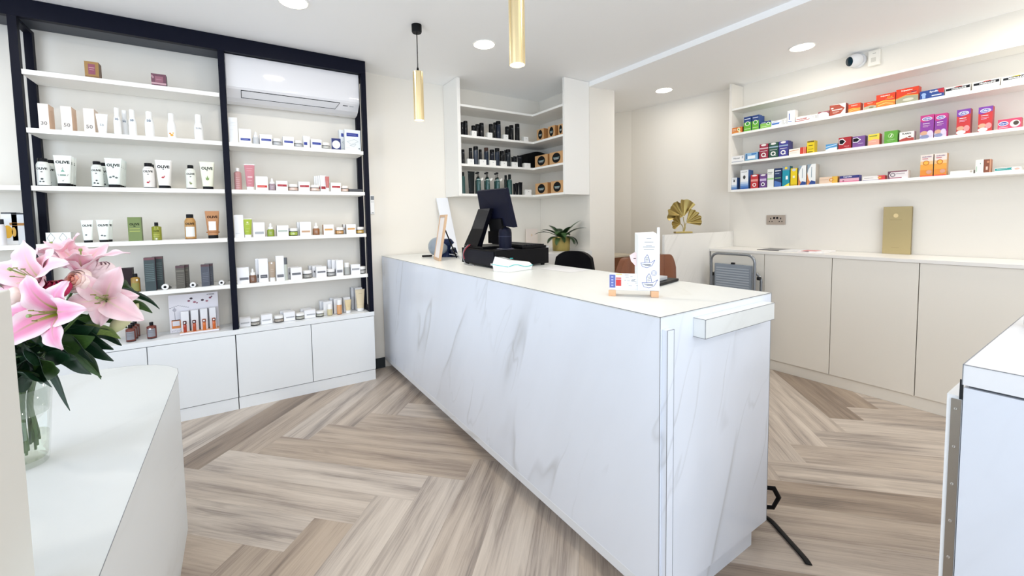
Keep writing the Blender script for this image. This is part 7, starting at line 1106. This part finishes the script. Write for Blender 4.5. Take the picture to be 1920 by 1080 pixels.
# timber desk behind the pillar
t = thing('side_cabinet', 'brown wooden side cabinet with a pale top, just visible right of the pillar', 'cabinet', (0, 0, 0))
MB().box(3.575, 4.03, 3.30, 3.62, 0, .98, mat('#7a4a2c', .45), .002).obj('body', t); MB().box(3.57, 4.04, 3.295, 3.62, .9805, 1.0, mat('#d9cdb8', .4)).obj('top', t)
# step ladder
t = thing('step_ladder', 'folded grey step ladder leaning against the cream base units', 'step ladder', (4.05, 2.14, 0))
AL = mat('#8f9398', .3, .85); PL = mat('#8b949e', .5); KN = mat('#2a2b2e', .5)
def utube(x, hw, top, bot, r, m):
    c = .07; P = [(x, hw, bot), (x, hw, top-c)]+[(x, hw-c+c*math.cos(a), top-c+c*math.sin(a)) for a in [math.radians(q) for q in range(15, 90, 15)]]+[(x, hw-c, top), (x, -hw+c, top)]+[(x, -hw+c-c*math.sin(a), top-c+c*math.cos(a)) for a in [math.radians(q) for q in range(15, 90, 15)]]+[(x, -hw, top-c), (x, -hw, bot)]
    return MB().tube(P, r, m, 12)
utube(-.035, .205, 1.075, .03, .0125, AL).obj('front_rail', t)
utube(.045, .225, .90, .03, .011, AL).obj('rear_rail', t)
mb = MB(); mb.box(-.030, .002, -.175, .175, .66, .975, PL, .006)
for k in range(11): mb.box(-.0335, -.0300, -.155, .155, .69+.024*k, .700+.024*k, mat('#a9b1ba', .45))
mb.obj('platform_tread', t)
mb = MB(); mb.box(-.028, .0, -.17, .17, .30, .56, PL, .006)
for k in range(9): mb.box(-.0315, -.028, -.15, .15, .32+.024*k, .33+.024*k, mat('#a9b1ba', .45))
mb.obj('lower_tread', t)
MB().box(-.03, -.005, -.015, .015, .976, .992, KN, .002).obj('latch', t)
for y in (-.222, .222): MB().lathe([(.017, -.012), (.017, .012)], KN, 14, T=Matrix.Translation((.01, y, .86)) @ Matrix.Rotation(PI/2, 4, 'X')).obj('pivot', t)
for x, w_ in ((-.035, .205), (.045, .225)):
    for s in (-1, 1): MB().lathe([(.017, 0), (.015, .045)], KN, 12, (x, s*w_, 0)).obj('rubber_foot', t)
# golden ginkgo ornament
G2 = mat('#a8955c', .36, .92)
t = thing('ginkgo_ornament', 'gold metal ornament of three fan shaped leaves on a small base', 'ornament', (3.845, 2.545, 1.2725), -.5598)
MB().box(-.084, .084, -.030, .030, 0, .018, G2, .002).obj('base', t)
def leaf(hx, hz, R, a0, a1, ph, nm='leaf', notch=()):
    mb = MB(); n = 48
    def fn(u, v):
        a = math.radians(a0+(a1-a0)*u); r = R*(.06+.94*v)
        if v > .98: r *= 1+.018*math.sin(u*n*.75)
        for c, dp in notch: r *= 1-dp*max(0, 1-abs(u-c)/.035)*v**3
        edge = 1-.08*abs(2*u-1)**3
        return (hx+r*edge*math.cos(a), -.012+.010*v*math.sin(u*PI*9+ph)*1.0-.02*v*v, hz+r*edge*math.sin(a))
    mb.grid(fn, n, 10, G2, True, .0015); return mb
leaf(-.002, .165, .178, 48, 192, 0, notch=((.42, .22), (.70, .1))).obj('leaf', t)
leaf(.026, .105, .150, -12, 82, 1, notch=((.5, .12),)).obj('leaf', t)
leaf(-.030, .095, .098, 98, 218, 2, notch=((.5, .12),)).obj('leaf', t)
mb = MB(); mb.tube(arc([(.0, -.012, .018), (.010, -.012, .07), (.0, -.012, .13), (-.002, -.012, .168)], 16), .004, G2, 8); mb.obj('stem', t)
mb = MB(); mb.tube(arc([(.006, -.012, .018), (.016, -.012, .05), (.016, -.012, .08), (.026, -.012, .108)], 16), .004, G2, 8); mb.obj('stem', t)
mb = MB(); mb.tube(arc([(-.006, -.012, .018), (-.004, -.012, .05), (-.012, -.012, .075), (-.030, -.012, .098)], 16), .004, G2, 8); mb.obj('stem', t)
# wall socket
BZ = mat('#c4b6aa', .35, .8)
t = thing('wall_socket', 'bronze double wall socket above the worktop', 'socket', (4.6185, 2.032, 1.392), math.radians(-90))
MB().box(-.086, .086, -.008, 0, -.048, .048, BZ, .002).obj('plate', t)
for s in (-1, 1):
    mb = MB(); X = s*.045
    mb.rect(X-.0045, X+.0045, .006, .022, K, -.0085); mb.rect(X-.016, X-.008, -.022, -.010, K, -.0085); mb.rect(X+.008, X+.016, -.022, -.010, K, -.0085); mb.obj('socket_holes', t)
    MB().box(s*.014-.008, s*.014+.008, -.012, -.0082, .010, .030, K, .001).obj('rocker_switch', t)
# gold box leaning on the wall
GB = mat('#b8a77a', .45, .15)
t = thing('gold_box', 'flat upright gold presentation box leaning on the right wall', 'box', (4.575, 1.118, 1.1055), math.radians(-90))
mb = MB(); mb.box(-.086, .086, 0, .028, 0, .388, GB, .002); mb.box(.0862, .0868, .002, .026, .004, .384, mat('#8b7d57', .5)); mb.obj('case', t)
mb = MB(); mb.disc(-.008, .315, .015, .017, mat('#e6cf9a', .3, .3), -.0004); mb.rect(-.045, .030, .280, .2825, mat('#9c8c60'), -.0004); mb.rect(-.03, .018, .052, .0545, mat('#9c8c60'), -.0004); mb.obj('round_seal', t)
# magazines on the worktop
t = thing('open_magazine', 'open magazine with a dark left page on the worktop', 'magazine', (4.42, 1.86, 1.1055), math.radians(-90), 'magazines on the worktop')
mb = MB(); mb.box(-.19, -.002, -.13, .13, .0005, .004, mat('#4a4a50', .3)); mb.box(.002, .15, -.13, .13, .0005, .005, WP); mb.obj('pages', t)
t = thing('open_magazine', 'open magazine with a pink page, nearer one on the worktop', 'magazine', (4.40, 1.61, 1.1055), math.radians(-88), 'magazines on the worktop')
mb = MB(); mb.box(-.085, .0, -.15, .13, .0005, .007, mat('#f1e9ea', .3)); mb.box(.0, .11, -.15, .13, .0005, .012, mat('#f4f2f2', .3)); 
mb.obj('pages', t)
MB().box(-.07, .04, -.12, .02, .0125, .0132, mat('#d98a90', .35)).obj('pink_page', t)
# security camera and motion sensor
t = thing('security_camera', 'white ball security camera with a black lens face near the ceiling', 'camera', (4.6185, 1.415, 2.757), math.radians(-90))
MB().lathe([(.058, 0), (.058, .012), (.05, .022)], WP, 30, T=Matrix.Rotation(PI/2, 4, 'X')).obj('wall_plate', t)
R3 = Matrix.Translation((-.012, -.05, -.0)) @ Matrix.Rotation(math.radians(-38), 4, 'Z') @ Matrix.Rotation(math.radians(100), 4, 'X')
MB().lathe([(.040, -.042), (.052, -.02), (.054, .0), (.050, .025), (.041, .040)], WP, 32, T=R3).obj('ball_housing', t)
MB().lathe([(.0385, .0405), (.036, .046), (.0, .050)], mat('#0d2a38', .15), 30, T=R3, cap0=False, cap1=False).obj('lens_face', t)
t = thing('motion_sensor', 'white rectangular motion sensor on the wall beside the security camera', 'sensor', (4.6185, 1.305, 2.68), math.radians(-90))
MB().box(-.038, .038, -.032, 0, 0, .125, mat('#f1ede4', .4), .005).obj('housing', t)
mb = MB(); mb.rect(-.018, .014, .030, .066, mat('#d6d2c8', .5), -.0325); mb.rect(-.008, .012, .098, .101, mat('#6b6862'), -.0325); mb.obj('sensor_window', t)
# bottle on the right cabinet
t = thing('white_bottle', 'white bottle standing on the right foreground cabinet, cut by the right edge', 'bottle', (1.945, .150, 1.1105))
MB().lathe([(.040, 0), (.042, .004), (.042, .088), (.036, .096)], WP, 28).obj('bottle_body', t)
MB().lathe([(.030, .097), (.030, .128), (.026, .131)], WP, 24).obj('cap', t)
# black webbing strap on the floor behind the counter
t = thing('black_bag', 'black bag with a webbing strap on the floor behind the near end of the counter', 'bag', (0, 0, 0))
MB().box(1.965, 2.075, .985, 1.25, .003, .155, mat('#07070a', .8), .02).obj('bag_body', t)
mb = MB(); mb.tube(arc([(2.06, 1.0, .05), (2.078, .950, .012), (2.074, .905, .006), (2.02, .82, .006), (1.960, .728, .006), (1.936, .700, .004)], 30), .01, K, 8, flat=(.014, .002)); mb.obj('strap_tail', t)
cR = Vector((.847, -.532, 0)); mb = MB()
ring = [(0, .120), (.060, .112), (.085, .066), (.058, .016), (.0, .022), (-.015, .06)]
mb.tube([Vector((2.085, .955, .018))+cR*a+Vector((0, 0, b)) for a, b in ring], .01, K, 8, closed=True, flat=(.006, .013)); mb.obj('strap_loop', t)
# rounded black case on the corner shelf
mb = MB(); n = 14; pts = [(2.845, 2.0125), (3.160, 2.0125)]+[(3.160-.315*k/n, 2.185+.035*math.sin(PI*k/n)) for k in range(n+1)]
m_ = len(pts); mb.add([(x, y, z) for y in (3.83, 4.01) for x, z in pts], [tuple(range(m_)), tuple(range(2*m_-1, m_-1, -1))]+[(k, m_+k, m_+(k+1) % m_, (k+1) % m_) for k in range(m_)], mat('#0b0b0d', .6))
tag(mb.obj('rounded_case'), 'black case with a domed top behind the kraft boxes on the middle corner shelf', 'case')
# serum display stand on the base cabinets
t = thing('display_stand', 'cardboard display stand with flower prints and four serum slots on the cabinet top', 'display stand', (0, 0, .632))
CB = mat('#e9e6ec', .5); PCH = mat('#eec3a0', .5); PK = mat('#8e5468', .5); DG = mat('#8d8b95', .5)
mb = MB(); mb.box(-.458, -.150, 3.905, 3.909, .002, .288, CB)
Y = 3.9046
mb.text('KORRES', -.196, .272, .058, .010, mat('#4b4650'), Y, .02)
for i, (x, z, r) in enumerate(((-.335, .235, .009), (-.320, .252, .010), (-.300, .222, .010), (-.285, .214, .006), (-.250, .232, .010), (-.222, .222, .009), (-.200, .245, .009), (-.190, .254, .006))):
    mb.disc(x, z, r, r*.8, (PK, mat('#4a3a44'), mat('#a56a78'))[i % 3], Y-.0002*(i % 3), 12)
for i in range(10): mb.rect(-.455+.012*i, -.445+.012*i, .205-.004*abs(i-4), .2085-.004*abs(i-4), DG, Y)
mb.poly([(-.425, .195), (-.412, .175), (-.425, .155), (-.438, .175)], mat('#b9b6c0'), Y); mb.rect(-.426, -.423, .10, .155, DG, Y)
mb.rect(-.447, -.392, .035, .098, mat('#e08a4a', .4), Y-.0002); mb.rect(-.442, -.398, .054, .090, CB, Y-.0004); mb.rect(-.445, -.395, .094, .100, mat('#5b3524'), Y-.0004)
for k in range(6): mb.rect(-.448+.01*k, -.442+.01*k, .012+.003*(k % 3), .015+.003*(k % 3), DG, Y)
mb.obj('back_card', t)
mb = MB(); mb.box(-.392, -.150, 3.800, 3.904, .001, .0135, PCH); mb.rect(-.392, -.150, .001, .0135, CB, 3.7996); mb.obj('tray', t)
for k, (x0, x1) in enumerate(((-.384, -.329), (-.324, -.271), (-.266, -.214), (-.209, -.160))):
    c = mk_carton(x1-x0-.007, .150+.003*k, dict(c='#f1f1f4', side='#1f2a4a', d=.045))[0][0][1]
    o = c.obj('carton', None, ((x0+x1)/2-.003, 3.852, .632+.0138)); tag(o, 'tall white serum carton with a navy side, %s from the left in the display stand' % ['first', 'second', 'third', 'last'][k], 'box', 'serum cartons in the display stand')
    p = thing('serum_vial', 'small %s serum vial with white dot, %s from left in the display stand' % (['dark red', 'red', 'orange', 'amber'][k], ['first', 'second', 'third', 'last'][k]), 'vial', ((x0+x1)/2+(-.004, -.006, -.002, .004)[k], 3.824, .632+.0138), 0, 'serum vials in the display stand')
    cc = ['#a8381c', '#b34a22', '#cf6c24', '#cc6426'][k]
    MB().lathe([(.0095, 0), (.0105, .002), (.0105, .056), (.008, .061)], mat(cc, .2, coat=.5), 20).obj('glass_body', p)
    mb = MB().lathe([(.0115, .0615), (.0115, .082), (.009, .084)], mat('#4a1c22' if k < 2 else '#8a4020', .3), 20); mb.disc(0, .073, .006, .006, WP, -.0122, 14); mb.obj('cap', p)
# ------------------------------------------------------------------ vase and bouquet
def mat_tepal(name, mid, edge, base, heart=1.0, h0=.16, h1=.50):
    m = bpy.data.materials.new(name); m.use_nodes = True; nt = m.node_tree; N = nt.nodes; L = nt.links; b = N['Principled BSDF']
    uv = N.new('ShaderNodeUVMap'); uv.uv_map = 'UVMap'; sp = N.new('ShaderNodeSeparateXYZ'); L.new(uv.outputs[0], sp.inputs[0])
    def ma(op, a, c=0, d=0):
        n = N.new('ShaderNodeMath'); n.operation = op
        for i, v in enumerate((a, c, d)):
            if isinstance(v, (int, float)): n.inputs[i].default_value = v
            else: L.new(v, n.inputs[i])
        return n.outputs[0]
    def mr(v, a, b2, c, d):
        n = N.new('ShaderNodeMapRange'); n.interpolation_type = 'SMOOTHSTEP'
        for i, x in enumerate((a, b2, c, d)): n.inputs[i+1].default_value = x
        L.new(v, n.inputs[0]); return n.outputs[0]
    ac = ma('ABSOLUTE', ma('SUBTRACT', sp.outputs[1], .5))            # 0 centre .. .5 edge
    ns = N.new('ShaderNodeTexNoise'); ns.inputs['Scale'].default_value = 9
    cb = N.new('ShaderNodeCombineXYZ'); L.new(ma('MULTIPLY', sp.outputs[0], .4), cb.inputs[0]); L.new(ma('MULTIPLY', sp.outputs[1], 3), cb.inputs[1]); L.new(cb.outputs[0], ns.inputs['Vector'])
    e1 = mr(ma('ADD', ac, ma('MULTIPLY', ns.outputs[0], .12)), .22, .52, 0, 1)
    tipf = mr(sp.outputs[0], .7, 1.0, 0, .7)
    f = ma('MAXIMUM', e1, tipf)
    mx = N.new('ShaderNodeMix'); mx.data_type = 'RGBA'; mx.inputs[6].default_value = (*S2L(mid), 1); mx.inputs[7].default_value = (*S2L(edge), 1); L.new(f, mx.inputs[0])
    g = ma('MULTIPLY', mr(ma('ADD', ma('MULTIPLY', ac, 3.2), sp.outputs[0]), h0, h1, 1, 0), heart)
    rib = ma('MULTIPLY', ma('MULTIPLY', mr(ac, .012, .05, 1, 0), mr(sp.outputs[0], .35, .85, 1, 0)), .55*heart)
    g = ma('MAXIMUM', g, rib)
    m2 = N.new('ShaderNodeMix'); m2.data_type = 'RGBA'; m2.inputs[7].default_value = (*S2L(base), 1); L.new(g, m2.inputs[0]); L.new(mx.outputs[2], m2.inputs[6])
    L.new(m2.outputs[2], b.inputs['Base Color']); b.inputs['Roughness'].default_value = .55
    b.inputs['Subsurface Weight'].default_value = .15; b.inputs['Subsurface Radius'].default_value = (.01, .005, .005); b.inputs['Subsurface Scale'].default_value = .5
    return m
T_PINK = mat_tepal('tepal_pink', '#ea94b8', '#f8dfe7', '#97a128', 1.0, .24, .62)
T_PALE = mat_tepal('tepal_pale', '#efb9c8', '#f5dbe2', '#c3c56a', .9)
T_PALE2 = mat_tepal('tepal_blush', '#efc5cd', '#f4dade', '#cfd09a', .8)
def mat_leaf(name, a, b_):
    m = bpy.data.materials.new(name); m.use_nodes = True; nt = m.node_tree; N = nt.nodes; b = N['Principled BSDF']; b.inputs['Roughness'].default_value = .38
    ns = N.new('ShaderNodeTexNoise'); ns.inputs['Scale'].default_value = 14
    mx = N.new('ShaderNodeMix'); mx.data_type = 'RGBA'; mx.inputs[6].default_value = (*S2L(a), 1); mx.inputs[7].default_value = (*S2L(b_), 1)
    nt.links.new(ns.outputs[0], mx.inputs[0]); nt.links.new(mx.outputs[2], b.inputs['Base Color']); return m
LF = mat_leaf('leaf_dark', '#0c2416', '#1c3f26'); LF2 = mat_leaf('leaf_mid', '#22451f', '#4a6a2c'); LF3 = mat_leaf('leaf_light', '#6d8a3f', '#a3b46a'); STM = mat_leaf('stem_green', '#3c5a2a', '#56743a')
VF = Vector((.5301, .8459, -.0592)); VR = Vector((.8467, -.5318, -.0177)); VU = Vector((.0465, .0407, .9981))
VC = Vector((-.556, 1.722, .7605))
def frame(N_):
    n = Vector(N_).normalized(); x = VU.cross(n)
    x = x.normalized() if x.length > .1 else VR.copy(); return x, n.cross(x).normalized(), n
def lily(label, c, N_, tepals, m, stem_to, closed=False):
    """tepals: (angle deg seen from the front, length, width, start lean deg, end lean deg)"""
    c = Vector(c); X, Yv, n = frame(N_); t = thing('lily', label, 'flower', tuple(c), 0, 'pink lilies of the bouquet')
    base = -n*.045
    for i, (ang, L_, W_, a0, a1) in enumerate(tepals):
        a = math.radians(ang); rad = X*math.cos(a)+Yv*math.sin(a); side = n.cross(rad)
        # centre line by integration: lean measured from the flower axis
        n_s = 16; P = [base.copy()+rad*.004]; D = []
        for k in range(n_s):
            s = k/n_s; le = math.radians(a0+(a1-a0)*s**1.1); d = n*math.cos(le)+rad*math.sin(le); D.append(d); P.append(P[-1]+d*L_/n_s)
        D.append(D[-1])
        def fn(u, v, P=P, D=D, W_=W_, side=side, i=i):
            f = u*n_s; k = min(n_s-1, int(f)); p = P[k].lerp(P[k+1], f-k); d = D[k].lerp(D[min(k+1, n_s)], f-k).normalized()
            w = W_*1.2*(math.sin(PI*min(1, u*.90+.09))**.8)*(1-.12*u); w = w if u < .97 else w*.45
            nn = side.cross(d).normalized(); q = (v-.5)*2
            cup = -.22*w*q*q*(1-u)*(-1)+.004*math.sin(u*17+i*2+q*2)*abs(q)**2*min(1, u*2)
            return p+side*w*q*.5-nn*(cup)*1.0+nn*.003*(1-abs(q))**6*-1
        mb = MB(); mb.grid(fn, 18, 10, m, True, .0008, uv=True); mb.obj('tepal', t)
    # stamens and pistil
    if not closed:
        for k in range(3):
            a = 2*PI*k/3+.4; r = X*math.cos(a)+Yv*math.sin(a)
            mb = MB(); mb.tube(arc([base+n*.004, base+n*.03+r*.004, base+n*.062+r*.014], 9), .0009, LF3, 5)
            e = base+n*.064+r*.015; mb.tube([e-X*.006, e+X*.006], .0016, mat('#8d8a45' if k % 2 else '#7a7a3a', .8), 6); mb.obj('stamen', t)
    mb = MB(); mb.tube(arc([base, base+n*.03, base+n*.075-Yv*.002], 9), .0018, LF3, 6); mb.tube([base+n*.075-Yv*.002, base+n*.0815-Yv*.002], .0042, LF3, 8); mb.obj('pistil', t)
    p0 = base; p3 = Vector(stem_to)-c; mb = MB(); rimp = VC+Vector(((c.x-VC.x)*.22, (c.y-VC.y)*.22, .262))-c; mb.tube(arc([p0, p0-n*.035+Vector((0, 0, -.01)), rimp, p3], 26), .0038, STM, 8); mb.obj('stem', t)
    return t
fr_ = -VF
lily('large open pink lily facing the viewer in the lower front of the bouquet', (-.403, 1.42, 1.241), fr_+VU*.06-VR*.02,
     [(6, .150, .062, 22, 112), (48, .128, .052, 26, 100), (108, .122, .064, 22, 100), (178, .118, .052, 30, 108), (222, .135, .064, 22, 110), (302, .120, .054, 25, 112)], T_PINK, VC+Vector((.02, -.03, .05)))
lily('pale pink lily at the upper left of the bouquet with one petal standing up', (-.462, 1.525, 1.330), fr_*.8+VU*.5-VR*.1,
     [(92, .118, .074, 18, 62), (12, .150, .055, 30, 108), (40, .120, .045, 30, 80), (170, .120, .062, 30, 100), (215, .095, .050, 30, 112), (320, .085, .045, 35, 115)], T_PALE, VC+Vector((-.01, -.02, .04)))
lily('pale pink lily pointing upward at the top of the bouquet', (-.378, 1.62, 1.352), VU*1.0+fr_*.22+VR*.15,
     [(-10, .140, .055, 18, 104), (150, .135, .050, 16, 84), (215, .115, .052, 18, 82), (275, .108, .056, 16, 60), (60, .12, .05, 20, 90), (110, .125, .05, 16, 100)], T_PALE, VC+Vector((.01, .02, .05)), True)
lily('pale pink lily turned to the right side of the bouquet', (-.330, 1.56, 1.248), fr_*.75+VR*.42+VU*.18,
     [(62, .125, .058, 22, 84), (128, .105, .050, 24, 112), (0, .105, .045, 26, 90), (-35, .150, .060, 24, 104), (-92, .085, .048, 28, 125), (190, .095, .05, 28, 118)], T_PALE2, VC+Vector((.03, .0, .05)))
lily('half hidden pale lily behind the upper middle of the bouquet', (-.432, 1.66, 1.375), VU*.8-VR*.25+fr_*.3,
     [(30, .10, .05, 16, 80), (90, .10, .05, 16, 60), (150, .115, .045, 16, 88), (210, .10, .05, 16, 70), (270, .10, .05, 16, 60), (330, .10, .05, 16, 70)], T_PALE, VC+Vector((-.02, .02, .05)), True)
def rose(label, c, N_, R, cols, stem_to, rings=5):
    c = Vector(c); X, Yv, n = frame(N_); t = thing('rose', label, 'flower', tuple(c), 0, 'roses in the bouquet'); rnd = random.Random(int(R*1e4))
    for j in range(rings):
        r = R*(.22+.78*j/(rings-1)); k_ = 3+j; mb_ = mat(cols[min(j, len(cols)-1)], .6)
        for k in range(k_):
            a0 = 2*PI*(k+.37*j)/k_; wd = 2*PI/k_*1.25; hgt = R*1.25*(1-.09*j)
            def fn(u, v, a0=a0, wd=wd, r=r, hgt=hgt, j=j):
                a = a0+(v-.5)*wd; s = math.sin(PI*min(1, .12+u*.80)/1.15); rr = r*(.25+.75*s)+R*.16*u**4*(j/rings+.2)
                z = -R*.75+hgt*u*(1-.18*(2*v-1)**2)
                return X*rr*math.cos(a)+Yv*rr*math.sin(a)+n*z
            mb = MB(); mb.grid(fn, 8, 8, mb_, True, .0008); mb.obj('petal', t)
    p3 = Vector(stem_to)-c; MB().tube(arc([-n*R*.8, -n*R*.8+Vector((0, 0, -.03)), VC+Vector(((c.x-VC.x)*.2, (c.y-VC.y)*.2, .262))-c, p3], 20), .003, STM, 7).obj('stem', t)
rose('small peach rose in the centre of the bouquet', (-.386, 1.585, 1.302), fr_+VU*.35, .034, ['#e59a86', '#eab09c', '#f1cfc0', '#f4dcd2', '#f5e3dc'], VC+Vector((.0, .0, .06)))
rose('pale pink rose behind the peach rose', (-.362, 1.66, 1.325), fr_*.5+VU*.9, .044, ['#e9c6cf', '#efd3da', '#f1dbe0', '#f3e0e4'], VC+Vector((.03, .02, .06)))
rose('crimson rose half hidden between the lilies', (-.424, 1.545, 1.288), fr_*.6+VU*.8, .038, ['#8e0f3a', '#a01545', '#b01b50'], VC+Vector((-.03, .0, .06)))
rose('cream pink bud rose at the left edge of the bouquet', (-.482, 1.50, 1.278), fr_*.8-VR*.5, .024, ['#e8c2b4', '#eed3c8', '#f0ddd4'], VC+Vector((-.04, -.01, .06)), 4)
def leafgrid(A_, B_, w, droop, m, fold=.25, up=None, tw=0.0):
    A_ = Vector(A_); B_ = Vector(B_); d = B_-A_; sd0 = d.cross(up or VU).normalized() if d.cross(up or VU).length > .001 else VR.copy()
    vr = d.cross(VF).normalized()
    sd = (sd0*.35+vr*.65).normalized(); nn = d.cross(sd).normalized()
    def fn(u, v):
        q = (v-.5)*2; ww = w*.5*(math.sin(PI*min(1, u*.93+.06))**.85)*(1-.15*u)
        p = A_+d*u+Vector((0, 0, 1))*droop*4*u*(1-u)
        return p+sd*ww*q*math.cos(tw*u)+nn*(ww*fold*abs(q)+ww*q*math.sin(tw*u)+.003*math.sin(u*9+w*99))
    return MB().grid(fn, 14, 8, m, True, .0006)
rnd = random.Random(21)
def sprig(label, leaves, stem):
    t = thing('foliage_sprig', label, 'foliage', (0, 0, 0), 0, 'green sprigs of the bouquet')
    MB().tube(arc(stem, 20), .0032, STM, 7).obj('stem', t)
    for A_, B_, w, dr, m in leaves: leafgrid(A_, B_, w, dr, m).obj('leaf', t)
ctr = Vector((-.46, 1.62, 1.08))
sprig('dark leaves hanging low to the right over the vase rim', [
    ((-.50, 1.60, 1.12), (-.418, 1.60, .935), .055, .045, LF), ((-.47, 1.58, 1.13), (-.345, 1.58, 1.02), .065, .03, LF2), ((-.45, 1.56, 1.16), (-.350, 1.54, 1.075), .06, .03, LF),
    ((-.48, 1.55, 1.15), (-.43, 1.52, 1.03), .07, .01, LF), ((-.53, 1.60, 1.12), (-.535, 1.62, .965), .06, .0, LF), ((-.40, 1.58, 1.13), (-.345, 1.58, 1.015), .05, .02, LF2),
    ((-.42, 1.56, 1.17), (-.315, 1.57, 1.095), .075, .015, LF), ((-.41, 1.57, 1.14), (-.318, 1.58, 1.06), .07, .015, LF), ((-.43, 1.54, 1.12), (-.355, 1.53, 1.045), .07, .01, LF), ((-.44, 1.53, 1.15), (-.375, 1.50, 1.10), .07, .005, LF)],
    [VC+Vector((.0, .01, .03)), VC+Vector((.01, -.02, .22)), (-.50, 1.62, 1.10), (-.46, 1.58, 1.16)])
sprig('long curved leaves reaching out to the right of the bouquet', [
    ((-.325, 1.60, 1.255), (-.213, 1.62, 1.190), .030, .030, LF), ((-.315, 1.60, 1.235), (-.228, 1.61, 1.185), .045, .012, LF2), ((-.30, 1.62, 1.29), (-.27, 1.63, 1.24), .03, .01, LF2),
    ((-.35, 1.60, 1.20), (-.285, 1.60, 1.150), .05, .01, LF2), ((-.38, 1.58, 1.17), (-.298, 1.58, 1.125), .05, .012, LF3), ((-.37, 1.60, 1.16), (-.30, 1.60, 1.10), .055, .012, LF)],
    [VC+Vector((.02, .02, .03)), VC+Vector((.03, .0, .24)), (-.42, 1.62, 1.14), (-.33, 1.61, 1.24)])
sprig('broad green leaves at the left edge behind the display block', [
    ((-.49, 1.56, 1.22), (-.535, 1.56, 1.335), .06, .0, LF2), ((-.50, 1.54, 1.18), (-.56, 1.52, 1.27), .07, .0, LF2), ((-.48, 1.53, 1.20), (-.49, 1.50, 1.28), .05, .0, LF),
    ((-.50, 1.56, 1.12), (-.545, 1.55, 1.20), .06, .0, LF), ((-.51, 1.60, 1.06), (-.55, 1.58, 1.0), .06, .01, LF), ((-.50, 1.54, 1.13), (-.49, 1.50, 1.06), .05, .0, LF2)],
    [VC+Vector((-.02, .0, .03)), VC+Vector((-.01, -.01, .22)), (-.52, 1.60, 1.10), (-.50, 1.55, 1.22)])
lv = []
for k in range(34):
    a = rnd.uniform(0, 2*PI); r0 = rnd.uniform(.0, .05); r1 = rnd.uniform(.07, .115); z0 = rnd.uniform(1.04, 1.18); z1 = z0+rnd.uniform(-.03, .06)
    lv.append(((-.455+r0*math.cos(a), 1.575+r0*math.sin(a), z0), (-.435+r1*math.cos(a), 1.56+r1*math.sin(a), min(1.23, z1)), rnd.uniform(.045, .075), rnd.uniform(.0, .02), (LF, LF, LF2)[k % 3]))
sprig('thick dark green filler leaves in the middle of the bouquet under the lilies', lv, [VC+Vector((.01, -.01, .03)), VC+Vector((.02, -.02, .23)), (-.48, 1.64, 1.10), (-.45, 1.60, 1.17)])
t = thing('lily_bud', 'closed cream green lily bud at the lower right of the bouquet', 'flower bud', (-.290, 1.60, 1.18))
MB().lathe([(.002, -.05), (.014, -.035), (.021, -.005), (.018, .03), (.006, .055), (.001, .06)], mat('#d5d3a8', .5), 16, T=Matrix.Rotation(math.radians(155), 4, VR.cross(VU)) @ Matrix.Rotation(.3, 4, 'X')).obj('bud', t)
MB().tube(arc([(-.005, 0, .05), (-.05, .0, .04), tuple(VC+Vector((.045, 0, .262))-Vector((-.290, 1.60, 1.18))), tuple(VC+Vector((.02, 0, .06))-Vector((-.290, 1.60, 1.18)))], 20), .003, STM, 7).obj('stem', t)
# vase
GL = mat_thin_glass('vase_glass_material', '#fdfefd'); WT = mat_thin_glass('water_material', '#f6f7f1')
t = thing('glass_vase', 'clear glass vase with water on the low display counter', 'vase', tuple(VC))
MB().lathe([(.050, 0), (.052, .003), (.054, .02), (.073, .262), (.0700, .262), (.0515, .024), (.0485, .016)], GL, 48, cap0=True, cap1=True).obj('vase_glass', t)
MB().lathe([(.0480, .0165), (.0512, .024), (.0562, .085)], WT, 40).obj('water', t)
mb = MB(); mb.lathe([(.0585, .15), (.0655, .225)], mat('#b7c4b4', .4, alpha=.4), 30, cap0=False, cap1=False); mb.obj('paper_wrap', t)
